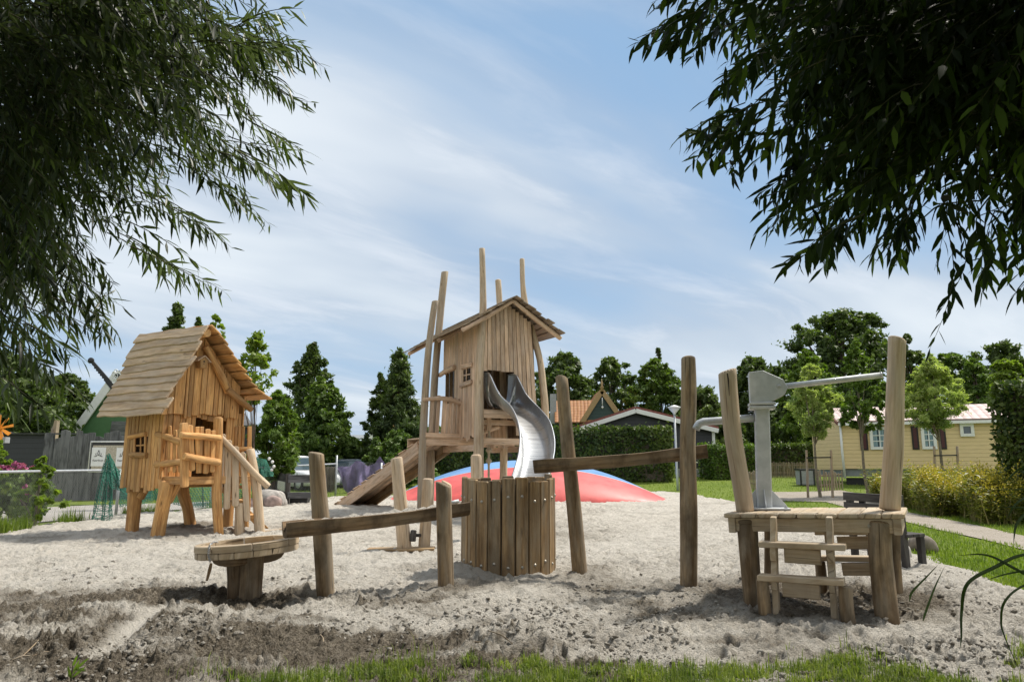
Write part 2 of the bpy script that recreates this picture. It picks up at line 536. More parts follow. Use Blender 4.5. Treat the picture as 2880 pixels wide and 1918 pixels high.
s3 = N.noise(N.mapping(wv.outputs[0], (1.3, 3.6, 1), (1, 4, 0)), 1.0, 6, 0.6, 0.3)
cl = N.math('ADD', N.math('ADD', N.math('MULTIPLY', s1, 0.55), N.math('MULTIPLY', s2, 0.62)), N.math('MULTIPLY', s3, 0.16))
cover = N.rng(cl, 0.48, 0.68)
ccol = N.ramp(s1, [(0.34, (3.3, 4.2, 5.7)), (0.50, (4.8, 5.7, 6.9)), (0.66, (7.4, 8.0, 8.6))])
hz = N.rng(sep.outputs[2], 0.0, 0.38, 1.0, 0.0)
ccol = N.mix(N.math('MULTIPLY', hz, 0.5), ccol, (6.6, 7.5, 8.2))
ccol = N.mix(N.rng(s3, 0.50, 0.72, 0.0, 0.45), ccol, (8.4, 8.8, 9.4))
blue = N.mix(0.78, sky.outputs[0], (2.9, 4.9, 7.4))
blue = N.mix(N.math('MULTIPLY', hz, 0.55), blue, (5.0, 6.4, 7.8))
skyc = N.mix(N.math('MULTIPLY', cover, 0.97, True), blue, ccol)
# unseen sky behind the camera, made whiter and brighter as added front fill
rear_fill = N.rng(sep.outputs[1], 0.25, -0.35, 0.0, 0.5)
skyc = N.mix(rear_fill, skyc, (10.5, 10.1, 9.4))
bg = N.n('ShaderNodeBackground'); bg.inputs['Strength'].default_value = 0.10; N.l(skyc, bg.inputs['Color'])
wo = N.n('ShaderNodeOutputWorld'); N.l(bg.outputs[0], wo.inputs[0])

vs = scene.view_settings
vs.view_transform = 'Standard'; vs.look = 'None'; vs.exposure = 0.15; vs.gamma = 1.0; vs.use_curve_mapping = False
scene.render.engine = 'CYCLES'
scene.cycles.max_bounces = 6; scene.cycles.diffuse_bounces = 3; scene.cycles.glossy_bounces = 3; scene.cycles.transmission_bounces = 4; scene.cycles.transparent_max_bounces = 8
scene.cycles.use_denoising = True
scene.cycles.caustics_reflective = False; scene.cycles.caustics_refractive = False

# ================================================================== materials
M = {}
M['wood_house'] = wood('playhouse_wood', (0.76, 0.455, 0.185), (0.38, 0.18, 0.062), grey=(0.54, 0.39, 0.24), greyamt=0.25, var=0.42, stain=0.2)
M['wood_roof'] = wood('shingle_board_wood', (0.60, 0.455, 0.31), (0.36, 0.245, 0.15), grey=(0.46, 0.39, 0.315), greyamt=0.5, var=0.22, stain=0.1)
M['wood_tower'] = wood('tower_wood', (0.76, 0.57, 0.42), (0.45, 0.30, 0.195), grey=(0.54, 0.45, 0.375), greyamt=0.4, var=0.34, stain=0.12)
M['wood_towerroof'] = wood('tower_roof_wood', (0.36, 0.28, 0.20), (0.2, 0.14, 0.09), grey=(0.30, 0.27, 0.24), greyamt=0.5, var=0.3)
M['log_pale'] = wood('pale_log', (0.66, 0.53, 0.385), (0.42, 0.30, 0.19), grey=(0.47, 0.41, 0.335), greyamt=0.5, var=0.14, grain=0.8, stain=0.1)
M['log_grey'] = wood('weathered_log', (0.44, 0.37, 0.28), (0.30, 0.22, 0.14), grey=(0.33, 0.30, 0.26), greyamt=0.6, var=0.15, grain=0.8)
M['log_fore'] = wood('foreground_log', (0.40, 0.295, 0.18), (0.155, 0.10, 0.052), grey=(0.29, 0.255, 0.20), greyamt=0.65, var=0.12, grain=0.7, stain=0.6)
M['wood_fore'] = wood('barrel_wood', (0.44, 0.305, 0.165), (0.175, 0.105, 0.048), grey=(0.32, 0.275, 0.205), greyamt=0.65, var=0.34, grain=0.9, stain=0.35)
M['wood_deck'] = wood('deck_wood', (0.58, 0.47, 0.335), (0.36, 0.265, 0.165), grey=(0.50, 0.45, 0.37), greyamt=0.5, var=0.2, grain=0.9, stain=0.2)
M['wood_trough_and_shade'] = wood('trough_and_shade_wood', (0.29, 0.20, 0.115), (0.10, 0.06, 0.03), grey=(0.23, 0.20, 0.155), greyamt=0.5, var=0.2, stain=0.6)
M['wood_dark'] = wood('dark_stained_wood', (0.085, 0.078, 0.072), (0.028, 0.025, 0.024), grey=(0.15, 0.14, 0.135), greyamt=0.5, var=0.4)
M['wood_greyfence'] = wood('grey_palisade_wood', (0.16, 0.165, 0.175), (0.05, 0.052, 0.058), grey=(0.22, 0.22, 0.23), greyamt=0.6, var=0.5, grain=0.6)
M['wood_stake'] = wood('stake_wood', (0.40, 0.32, 0.22), (0.24, 0.17, 0.10), grey=(0.33, 0.30, 0.26), greyamt=0.6, var=0.3)
M['dark_inside'] = plain('dark_inside', (0.035, 0.025, 0.018), 0.9)
def galvanised():
    m, nt = new_mat('galvanised_steel'); N = NT(nt)
    p = N.coord('Object')
    v = N.n('ShaderNodeTexVoronoi'); v.inputs['Scale'].default_value = 55; N.l(p, v.inputs['Vector'])
    nn = N.noise(p, 6, 5, 0.6)
    f = N.math('ADD', N.math('MULTIPLY', N.attr_col(v), 0.35), N.math('MULTIPLY', nn, 0.65)) if hasattr(N, 'attr_col') else nn
    c = N.mix(N.rng(f, 0.35, 0.65), (0.45, 0.475, 0.49), (0.62, 0.64, 0.655))
    N.out(N.pbr(c, N.rng(nn, .3, .7, .42, .62), N.bump(nn, .08, .004), 0.22, 0.5)); return m
M['galv'] = galvanised()
M['galv_rail'] = plain('galvanised_tube', (0.50, 0.52, 0.54), 0.45, 0.35, nz=.08)
def stainless():
    m, nt = new_mat('brushed_stainless'); N = NT(nt)
    p = N.coord('UV')
    nn = N.noise(N.mapping(p, (1.2, 60, 1)), 1.0, 4, .6)
    n2 = N.noise(N.coord('Object'), 3.0, 4, .6)
    c = N.mix(nn, (0.50, 0.51, 0.52), (0.68, 0.69, 0.70))
    c = N.mix(N.rng(n2, .45, .7, 0, .35), c, (0.38, 0.38, 0.38))
    N.out(N.pbr(c, N.rng(nn, .3, .7, .24, .38), N.bump(nn, .05, .002), 0.95)); return m
M['steel'] = stainless()
M['bolt'] = plain('bolt_steel', (0.42, 0.39, 0.33), 0.4, 0.8)
M['rope'] = plain('rope', (0.45, 0.37, 0.26), 0.9, bump=.4, scale=60)
M['chain'] = plain('chain_steel', (0.45, 0.45, 0.45), 0.35, 0.8)

def sand_mat():
    m, nt = new_mat('sand'); N = NT(nt)
    p = N.pos(); d = N.attr('tint')
    n1 = N.noise(p, 1.6, 5, .6); n2 = N.noise(p, 15, 6, .7); n3 = N.noise(p, 130, 3, .7); n4 = N.noise(p, 52, 4, .7)
    dry = N.mix(N.rng(n1, .3, .7), (0.53, 0.49, 0.425), (0.68, 0.635, 0.56))
    dry = N.mix(N.rng(n2, .46, .70, 0, .7), dry, (0.76, 0.715, 0.64))
    dry = N.mix(N.rng(n2, .43, .31, 0, .7), dry, (0.25, 0.22, 0.18))
    dry = N.mix(N.rng(n4, .39, .30, 0, .65), dry, (0.22, 0.19, 0.155))
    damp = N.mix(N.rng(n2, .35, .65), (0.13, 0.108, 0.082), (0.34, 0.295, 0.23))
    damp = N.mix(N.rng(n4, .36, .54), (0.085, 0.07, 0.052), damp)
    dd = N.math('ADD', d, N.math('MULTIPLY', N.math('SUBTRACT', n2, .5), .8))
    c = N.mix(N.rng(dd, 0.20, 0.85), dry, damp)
    c = N.mix(N.rng(n3, .60, .72, 0, .75), c, (0.10, 0.085, 0.065))
    h = N.math('ADD', N.math('ADD', N.math('MULTIPLY', n2, 1.0), N.math('MULTIPLY', n4, .45)), N.math('MULTIPLY', n3, .2))
    N.out(N.pbr(c, 0.92, N.bump(h, 1.0, .075), spec=.12)); return m
M['sand'] = sand_mat()
def ground_mat():
    m, nt = new_mat('lawn'); N = NT(nt)
    p = N.pos()
    n1 = N.noise(p, .35, 4, .6); n2 = N.noise(p, 9, 5, .7)
    c = N.mix(N.rng(n1, .3, .7), (0.13, 0.185, 0.025), (0.21, 0.26, 0.05))
    c = N.mix(N.rng(n2, .3, .7, 0, .6), c, (0.085, 0.13, 0.02))
    N.out(N.pbr(c, .9, N.bump(n2, 1.0, .06), spec=.15)); return m
M['lawn'] = ground_mat()
def gravel_mat(name, a, b, dark):
    m, nt = new_mat(name); N = NT(nt)
    p = N.pos()
    v = N.n('ShaderNodeTexVoronoi'); v.inputs['Scale'].default_value = 28; N.l(p, v.inputs['Vector'])
    n1 = N.noise(p, 2.2, 4, .6); n2 = N.noise(p, 40, 4, .7)
    c = N.mix(N.rng(n2, .3, .7), a, b)
    c = N.mix(N.rng(n1, .45, .7, 0, .5), c, dark)
    c = N.mix(1.0, c, N.ramp(v.outputs['Distance'], [(0, (1.1, 1.1, 1.1)), (.6, (.7, .68, .66))]), 'MULTIPLY')
    N.out(N.pbr(c, .9, N.bump(N.math('SUBTRACT', n2, v.outputs['Distance']), .7, .03), spec=.2)); return m
M['gravel'] = gravel_mat('gravel', (0.36, 0.32, 0.27), (0.54, 0.49, 0.43), (0.30, 0.27, 0.2))
M['paving'] = gravel_mat('paving', (0.45, 0.43, 0.40), (0.58, 0.56, 0.53), (0.40, 0.38, 0.35))
M['grass'] = leafmat('grass_blades', (0.08, 0.135, 0.012), (0.29, 0.36, 0.055), trans=.35, rough=.6, patch=1.1)
M['grass_fore'] = leafmat('foreground_grass_blades', (0.06, 0.11, 0.012), (0.33, 0.36, 0.10), trans=.40, rough=.6, patch=3.0)

# ================================================================== ground, sand, paths
def poly_dist(x, y, poly):
    """signed distance, positive inside"""
    poly = np.asarray(poly); n = len(poly)
    best = np.full(x.shape, 1e9); ins = np.zeros(x.shape, bool)
    for i in range(n):
        ax, ay = poly[i]; bx, by = poly[(i + 1) % n]
        ex, ey = bx - ax, by - ay
        t = np.clip(((x - ax) * ex + (y - ay) * ey) / (ex * ex + ey * ey + 1e-12), 0, 1)
        best = np.minimum(best, np.hypot(x - ax - t * ex, y - ay - t * ey))
        c = ((ay > y) != (by > y)) & (x < (bx - ax) * (y - ay) / (by - ay + 1e-12) + ax)
        ins ^= c
    return np.where(ins, best, -best)

def gpoly(px): return [tuple(gp(*q).xy) for q in px]
def gz_np(y):
    t = np.clip((y - 24.0) / 18.0, 0, 1)
    return 0.8 * (t * t * (3 - 2 * t) * 0.4 + t * 0.6)

fence_px = [(-420, 1585), (-60, 1509), (0, 1499), (120, 1479), (325, 1451), (590, 1431)]
SAND = gpoly([(-900, 1960), (-900, 1700)] + fence_px + [(700, 1424), (790, 1418), (840, 1408), (943, 1397), (1080, 1392), (1350, 1386), (1860, 1382), (1925, 1386), (1990, 1398), (2075, 1412),
        (2180, 1428), (2300, 1446), (2420, 1474), (2520, 1506), (2575, 1552), (2640, 1586), (2720, 1606), (2800, 1640), (2890, 1664), (3050, 1690), (3300, 1800), (3300, 1960), (3000, 2300), (-300, 2300)])

# one sheet out to the horizon
ys = np.unique(np.concatenate([np.linspace(-30, 2, 17), np.linspace(2.5, 44, 111), np.linspace(46, 60, 8), np.array([75, 100, 140, 200, 300, 420, 600, 800])]))
xs = np.unique(np.concatenate([np.linspace(-60, -22, 20), np.linspace(-21.5, 21.5, 87), np.linspace(22, 60, 20), np.array([-800, -500, -300, -180, -100, 100, 180, 300, 500, 800])]))
X, Y = np.meshgrid(xs, ys); Z = gz_np(Y) - 0.02
Z = Z - .35 * np.clip(poly_dist(X, Y, SAND) - .9, 0, 1)
F = []
ny, nx = X.shape
i, j = np.meshgrid(np.arange(ny - 1), np.arange(nx - 1), indexing='ij')
a = (i * nx + j).ravel(); F = np.stack([a, a + 1, a + nx + 1, a + nx], 1)
ground = mesh_np('ground', np.stack([X, Y, Z], 2).reshape(-1, 3), F, M['lawn'], smooth=True)
tag(ground, kind='structure')

MOUNDS = []    # (x, y, radius, height): heaps and hollows in the sand
def mound(px, py, r, h):
    p = gp(px, py); MOUNDS.append((p.x, p.y, r, h))
mound(1285, 1628, 0.34, 0.17); mound(1430, 1655, 0.9, 0.05); mound(1650, 1625, .35, .08); mound(1935, 1655, .35, .06)
mound(700, 1690, 0.45, -0.07); mound(820, 1672, 0.3, .05); mound(540, 1690, 0.5, 0.04); mound(900, 1668, 0.4, .06); mound(1230, 1660, .4, .05)
mound(2110, 1690, .8, .10); mound(2300, 1690, 0.9, -.10); mound(2500, 1735, 0.5, -.02)
mound(560, 1490, 1.2, .12); mound(1090, 1440, 3.0, .12); mound(1450, 1800, .35, .10); mound(500, 1740, .5, .06); mound(620, 1800, .5, .05); mound(300, 1730, .5, .05)
mound(1120, 1800, .5, -.07)

def sand_z(x, y):
    z = gz_np(y) + 0.02
    for mx, my, r, h in MOUNDS:
        z = z + h * np.exp(-((x - mx) ** 2 + (y - my) ** 2) / (r * r))
    return z

NR, NC = 760, 940
rows = 3.7 * (39.0 / 3.7) ** (np.linspace(0, 1, NR))
cols = np.linspace(-1, 1, NC)
Y, Cc = np.meshgrid(rows, cols, indexing='ij')
X = Cc * (0.86 * Y + 0.9)
d = poly_dist(X, Y, SAND) + fbm(X * .9, Y * .9, 3, 5) * .35 * np.clip(Y / 12, .5, 1.2)
ins = np.clip(d / 0.5, 0, 1)
Zb = sand_z(X, Y)
rough_mask = np.clip(fbm(X * .55 + 4, Y * .55, 3, 41) * 1.5 + .25, 0, 1)
# muddy, churned belt in the foreground, stronger on the left
mudn = fbm(X * .75 + 2, Y * .95, 4, 83)
mud = np.clip((9.0 - Y) / 2.2, 0, 1) * np.clip(.62 - X * .22 + 1.1 * mudn, 0, 1) + np.clip((5.75 - Y) / .5, 0, 1) * np.clip(.55 + 1.2 * mudn, 0, 1) * np.clip(1.2 - X * .35, .25, 1)
mud = np.clip(mud, 0, 1)
chan = np.full(X.shape, 9.0)
chl = [gp(*q) for q in [(530, 1690), (450, 1730), (395, 1760), (345, 1795), (300, 1830), (255, 1860)]]
for k in range(len(chl) - 1):
    ax, ay = chl[k].x, chl[k].y; bx, by = chl[k + 1].x, chl[k + 1].y
    ex, ey = bx - ax, by - ay
    t = np.clip(((X - ax) * ex + (Y - ay) * ey) / (ex * ex + ey * ey), 0, 1)
    chan = np.minimum(chan, np.hypot(X - ax - t * ex, Y - ay - t * ey))
cf = np.exp(-(chan / .11) ** 2)
und = fbm(X * .5, Y * .5, 3, 1) * .05
fx, fy = X + .15 * fbm(X * 2, Y * 2, 2, 3), Y + .15 * fbm(X * 2, Y * 2, 2, 4)
foot = np.abs(fbm(fx * 2.3, fy * 2.3, 3, 11)) ** .8 * .135          # trodden hollows
f2 = np.abs(fbm(fx * 5.2, fy * 5.2, 3, 19)) ** .9 * .075
clod = np.clip(fbm(X * 10, Y * 10, 3, 23) - .12, 0, 1) * .13
clod2 = np.clip(fbm(X * 22, Y * 22, 3, 29) - .05, 0, 1) * .05
clod3 = np.clip(fbm(X * 40, Y * 40, 2, 37) - .02, 0, 1) * .04
fine = fbm(X * 34, Y * 34, 2, 31) * .008
smooth_area = np.exp(-(((X - gp(1100, 1700).x) / 1.5) ** 2 + ((Y - 6.9) / .6) ** 2)) * .6
amp = (0.75 + .5 * rough_mask) * (1 - smooth_area) * np.clip(.45 + (Y - 4.5) / 6, .45, 1)
rel = (und + (.05 - foot * .8 - f2 * .8) * amp) + (clod * (.10 + .25 * rough_mask + .30 * mud) + clod2 * (.2 + .5 * rough_mask + .6 * mud) + clod3 * (.25 + .5 * rough_mask + .9 * mud)) * (1 - smooth_area) + fine
# trodden prints: a hollow with a pushed up rim
rp = np.random.default_rng(44)
prt = np.zeros_like(rel); lr = np.log(39.0 / 3.7)
for _ in range(1500):
    y0 = 5.2 * (26 / 5.2) ** rp.random(); x0 = rp.uniform(-.72, .72) * y0
    L_, W_ = rp.uniform(.09, .15), rp.uniform(.04, .065); a_ = rp.uniform(0, 3.14); dp_ = rp.uniform(.02, .045)
    i0, i1 = [int(np.clip(np.log(max(q, 3.71) / 3.7) / lr * (NR - 1), 0, NR - 1)) for q in (y0 - .3, y0 + .3)]
    j0, j1 = [int(np.clip((q / (.86 * y0 + .9) + 1) / 2 * (NC - 1), 0, NC - 1)) for q in (x0 - .34, x0 + .34)]
    if i1 - i0 < 2 or j1 - j0 < 2: continue
    xx, yy = X[i0:i1, j0:j1] - x0, Y[i0:i1, j0:j1] - y0
    u_, v_ = (xx * math.cos(a_) + yy * math.sin(a_)) / L_, (-xx * math.sin(a_) + yy * math.cos(a_)) / W_
    q = np.sqrt(u_ * u_ + v_ * v_)
    prt[i0:i1, j0:j1] += dp_ * (-1.0 * np.exp(-(q / .75) ** 4) + .55 * np.exp(-((q - 1.15) / .28) ** 2))
prt = np.clip(prt, -.06, .05)
rel = rel + prt * (1 - smooth_area)
rel = rel * (1 - .9 * cf) - .05 * cf
Z = Zb + rel * np.clip(d / .35, 0, 1) - .02 * (1 - np.clip(d / .5, 0, 1)) - .16 * np.clip(-d / .35, 0, 1)
dampn = fbm(X * .8 + 9, Y * .8, 4, 61)
hol = np.clip(((foot + f2) - .075) / .05, 0, 1)
damp = np.clip(dampn * .8 + .10, 0, 1) * .75 + .22 * hol + mud * (.50 + 1.5 * fbm(X * 1.5, Y * 2.3, 4, 77)) + np.clip(clod * 5, 0, .55) * (.35 + mud)
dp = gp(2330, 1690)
damp += 1.6 * np.exp(-(((X - dp.x) / 1.0) ** 2 + ((Y - dp.y) / .8) ** 2))  # darker patch of sand under the deck
dp = gp(520, 1495); damp += .7 * np.exp(-(((X - dp.x) / .8) ** 2 + ((Y - dp.y) / .8) ** 2))  # darker patch of sand under the playhouse
for q in ((1440, 1650, .9, .35), (700, 1690, .6, .5), (1120, 1800, .5, .8), (480, 1690, .6, .7), (1250, 1560, .7, .2), (620, 1815, .8, .5)):  # more dark patches at the barrel, the basin and in the foreground
    dp = gp(q[0], q[1]); damp += q[3] * np.exp(-(((X - dp.x) / q[2]) ** 2 + ((Y - dp.y) / (q[2] * .8)) ** 2))
damp = np.clip(damp * (1 - cf), 0, 1)
keep = d > -1.0
i, j = np.meshgrid(np.arange(NR - 1), np.arange(NC - 1), indexing='ij')
a = (i * NC + j)
kf = keep[:-1, :-1] | keep[1:, 1:]
a = a[kf].ravel()
F = np.stack([a, a + 1, a + NC + 1, a + NC], 1)
used = np.zeros(NR * NC, bool); used[F.ravel()] = True
remap = np.cumsum(used) - 1
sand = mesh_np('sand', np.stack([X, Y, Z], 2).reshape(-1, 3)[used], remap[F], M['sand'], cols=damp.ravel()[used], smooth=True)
tag(sand, kind='structure')
from mathutils import bvhtree
_sz = {}
def sand_at(x, y):
    """approximate surface height of the sand at a point"""
    r_ = np.log(max(y, 3.71) / 3.7) / np.log(39.0 / 3.7) * (NR - 1)
    c_ = (x / (0.86 * y + 0.9) + 1) / 2 * (NC - 1)
    return float(Z_s[int(np.clip(round(r_), 0, NR - 1)), int(np.clip(round(c_), 0, NC - 1))])
Z_s = Z.copy(); D_s = d.copy()

def strip(name, far, near, mat, dz, seg=4, kind='structure'):
    """a sheet between two polylines of photo points lying on the ground"""
    V = []; F = []
    n = len(far)
    for k in range(n):
        a, b = far[k], near[k]
        for q in range(seg + 1):
            t = q / seg
            x = a.x + (b.x - a.x) * t; y = a.y + (b.y - a.y) * t
            V.append((x, y, gz(x, y) + dz))
    for k in range(n - 1):
        for q in range(seg):
            i0 = k * (seg + 1) + q
            F.append((i0, i0 + 1, i0 + seg + 2, i0 + seg + 1))
    o = mesh_np(name, V, F, mat, smooth=True)
    return tag(o, kind=kind)
def dens(pts, n=12):
    P = [gp(*p) for p in pts]; out = []
    for k in range(len(P) - 1):
        for q in range(n): out.append(P[k].lerp(P[k + 1], q / n))
    out.append(P[-1]); return out
def wob(L, a, f=2.3):
    return [Vector((p.x, p.y + a * math.sin(k * .21 + f) * (p.y / 16), 0)) for k, p in enumerate(L)]
path = strip('gravel_path', wob(dens([(2150, 1384), (2260, 1381), (2370, 1379), (2480, 1398), (2560, 1441), (2660, 1459), (2760, 1480), (2900, 1510), (3100, 1556)]), .10),
             wob(dens([(2110, 1404), (2210, 1407), (2330, 1412), (2440, 1436), (2550, 1467), (2650, 1491), (2750, 1513), (2900, 1549), (3100, 1600)]), .12), M['gravel'], .0)
road = strip('paved_path', dens([(-300, 1432), (0, 1430), (250, 1421), (420, 1416), (640, 1408), (760, 1402)]),
             dens([(-300, 1540), (0, 1478), (250, 1456), (420, 1438), (640, 1424), (760, 1413)]), M['paving'], .006)

# ================================================================== grass
def blades(n, sampler, lmin, lmax, wid, lean=.5, seed=3):
    r = np.random.default_rng(seed)
    P = sampler(n, r); n = len(P)
    L = r.uniform(lmin, lmax, n) * (0.6 + .8 * r.random(n)); a = r.uniform(0, 6.28, n); le = r.random(n) ** 1.3 * lean
    D = np.stack([np.cos(a), np.sin(a), np.zeros(n)], 1); S = np.stack([-np.sin(a), np.cos(a), np.zeros(n)], 1)
    up = np.array([0, 0, 1.0])
    w = (wid * (0.6 + .8 * r.random(n)))[:, None]
    m = P + (up * (1 - le[:, None] * .3) + D * le[:, None] * .5) * L[:, None] * .55
    t = P + (up * (1 - le[:, None] * .75) + D * le[:, None] * 1.1) * L[:, None]
    V = np.stack([P - S * w / 2, P + S * w / 2, m + S * w * .4, t, m - S * w * .4], 1).reshape(-1, 3)
    b = np.arange(n)[:, None] * 5
    F = np.concatenate([np.concatenate([b, b + 1, b + 2], 1), np.concatenate([b, b + 2, b + 4], 1), np.concatenate([b + 4, b + 2, b + 3], 1)], 0)
    return V, F, np.repeat(np.clip(r.normal(.45, .25, n), 0, 1), 5)

def tri_quads(V, F): return V, F
EDGE = [(300, 1985), (560, 1918), (660, 1896), (760, 1885), (900, 1868), (1000, 1872), (1100, 1848), (1250, 1846), (1400, 1848), (1500, 1832), (1600, 1838), (1750, 1846), (1900, 1842), (2050, 1836), (2230, 1838), (2330, 1826), (2420, 1834), (2520, 1846), (2620, 1864), (2720, 1868), (2800, 1838), (2890, 1800), (3050, 1760)]
ex = np.array([e[0] for e in EDGE]); ey = np.array([e[1] for e in EDGE])
def edge_Y(x, y):
    """how far (m) a ground point lies on the near side of the grass edge"""
    px = 1440 + x / y * 1.018 * FPX
    yy = np.interp(px, ex, ey)
    yedge = CAM_H * 2030 / (yy - 1305)
    return yedge - y
def s_fore(n, r):
    y = r.uniform(3.9, 6.0, n * 3); x = r.uniform(-1, 1, n * 3) * (.80 * y + .3)
    e = edge_Y(x, y)
    dn = fbm(x * 2.2, y * 2.2, 3, 91) * .5 + fbm(x * 7, y * 7, 2, 95) * .35
    p = np.clip((e + .10) / .25, 0, 1) * np.clip(dn * 3.2 + .42, 0.0, 1)
    k = r.random(len(x)) < p
    x, y = x[k][:n], y[k][:n]
    z = np.array([sand_at(a, b) for a, b in zip(x, y)])
    return np.stack([x, y, z - .01], 1)
def s_tuft(n, r):
    c = s_fore(3600, r); k = r.integers(0, len(c), n); q = r.normal(size=(n, 2)) * .030
    P = c[k] + np.concatenate([q, np.zeros((n, 1))], 1)
    return P
V1, F1, T1 = blades(64000, s_tuft, .04, .105, .0060, 1.1, 3)
def s_sparse(n, r):
    y = r.uniform(4.4, 6.1, n * 3); x = r.uniform(-1, 1, n * 3) * (.80 * y + .3)
    e = edge_Y(x, y); c = fbm(x * 3, y * 3, 2, 97)
    k = (e > -.45) & (c > .22)
    x, y = x[k][:n], y[k][:n]
    return np.stack([x, y, np.array([sand_at(a, b) for a, b in zip(x, y)]) - .01], 1)
V2, F2, T2 = blades(1500, s_sparse, .06, .16, .005, .9, 8)
fore = mesh_np('foreground_grass', np.concatenate([V1, V2]), np.concatenate([F1, F2 + len(V1)]), M['grass_fore'], cols=np.concatenate([T1, T2]))
tag(fore, 'patchy green and straw grass along the near edge of the sand', 'grass', kind='stuff')
PATHP = [tuple(p.xy) for p in dens([(2150, 1384), (2370, 1379), (2480, 1398), (2560, 1441), (2760, 1480), (3100, 1556)], 3)] + [tuple(p.xy) for p in dens([(2110, 1404), (2330, 1412), (2440, 1436), (2550, 1467), (2750, 1513), (3100, 1600)], 3)][::-1]
ROADP = [tuple(p.xy) for p in dens([(-300, 1432), (250, 1421), (760, 1402)], 3)] + [tuple(p.xy) for p in dens([(-300, 1540), (0, 1478), (250, 1456), (760, 1413)], 3)][::-1]
def s_lawn(n, r):
    # density falls with distance
    y = 8.5 * (46 / 8.5) ** r.random(n * 4); x = r.uniform(-.55, .86, n * 4) * y
    ds = poly_dist(x, y, SAND) + fbm(x * .9, y * .9, 3, 5) * .35 * np.clip(y / 12, .5, 1.2)
    dp = poly_dist(x, y, PATHP) + fbm(x * 2.0, y * 2.0, 3, 6) * .35
    dr = poly_dist(x, y, ROADP)
    k = (ds < .12) & (dp < .05) & (dr < -.1)
    x, y = x[k][:n], y[k][:n]
    return np.stack([x, y, gz_np(y) - .02], 1)
V1, F1, T1 = blades(90000, s_lawn, .05, .10, .012, .7, 5)
# the blades far away are drawn wider so the lawn still reads as turf
lawn = mesh_np('lawn_grass', V1, F1, M['grass'], cols=T1)
tag(lawn, 'short mown lawn grass behind the sand and along the gravel path', 'grass', kind='stuff')

# ================================================================== clods, stones and twigs lying on the sand
def ico():
    import bmesh
    bm = bmesh.new(); bmesh.ops.create_icosphere(bm, subdivisions=1, radius=1)
    V = np.array([v.co[:] for v in bm.verts]); F = np.array([[v.index for v in f.verts] for f in bm.faces]); bm.free(); return V, F
iv, if_ = ico()
r = np.random.default_rng(12)
def lumps(P, S):
    n = len(P)
    q = iv[None] * (1 + .35 * r.normal(size=(n, len(iv), 1))) * S[:, None, None] * np.array([1.25, 1, .7])
    a = r.uniform(0, 6.28, n); c, s = np.cos(a), np.sin(a)
    x = q[:, :, 0] * c[:, None] - q[:, :, 1] * s[:, None]; y = q[:, :, 0] * s[:, None] + q[:, :, 1] * c[:, None]
    V = np.stack([x, y, q[:, :, 2]], 2) + P[:, None]
    F = (if_[None] + (np.arange(n) * len(iv))[:, None, None]).reshape(-1, 3)
    return V.reshape(-1, 3), F
def scat(n, fn):
    y = 4.5 * (16 / 4.5) ** r.random(n * 6); x = r.uniform(-.78, .8, n * 6) * y
    k = r.random(len(x)) < fn(x, y)
    x, y = x[k][:n], y[k][:n]
    return np.stack([x, y, np.array([sand_at(a, b) for a, b in zip(x, y)])], 1)
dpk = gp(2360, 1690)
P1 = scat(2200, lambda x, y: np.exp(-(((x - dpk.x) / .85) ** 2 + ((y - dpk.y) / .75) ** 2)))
P2 = scat(13000, lambda x, y: np.clip(fbm(x * 1.1, y * 1.1, 3, 55) * 1.6 - .10 + .25 * (y < 6.4), 0, 1) * np.clip((11 - y) / 4, .2, 1))
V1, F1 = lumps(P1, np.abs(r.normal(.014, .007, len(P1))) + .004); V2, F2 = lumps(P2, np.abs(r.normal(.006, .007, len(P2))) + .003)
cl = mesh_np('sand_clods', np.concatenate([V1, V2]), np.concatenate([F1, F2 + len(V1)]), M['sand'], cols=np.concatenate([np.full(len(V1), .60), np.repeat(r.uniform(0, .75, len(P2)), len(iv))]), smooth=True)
tag(cl, 'damp crumbled clods of sand strewn under the deck and over the churned foreground', 'sand clods', kind='stuff')
# ================================================================== foreground water-play logs
def pxlog(mb, pts, Y, w, **kw):
    """log through photo points pts [(px,py)...] at depth(s) Y, w = width(s) in photo pixels"""
    Ys = Y if hasattr(Y, '__len__') else [Y] * len(pts)
    ws = w if hasattr(w, '__len__') else [w] * len(pts)
    P = [at(p[0], p[1], y) for p, y in zip(pts, Ys)]
    mb.log(P, [q * mpp(y) / 2 for q, y in zip(ws, Ys)], **kw)

def solo_log(name, pts, Y, w, mat, label, cat, group=None, **kw):
    Ys = Y if hasattr(Y, '__len__') else [Y] * len(pts)
    b = at(pts[0][0], pts[0][1], Ys[0])
    mb = MB()
    pts2 = [(pts[0][0] + (pts[0][0] - pts[1][0]) * .06, pts[0][1] + 35)] + list(pts)
    ws = w if hasattr(w, '__len__') else [w] * len(pts)
    pxlog(mb, pts2, [Ys[0]] + list(Ys), [ws[0]] + list(ws), **kw)
    o = mb.build(name, mat, origin=(b.x, b.y, 0))
    return tag(o, label, cat, group)

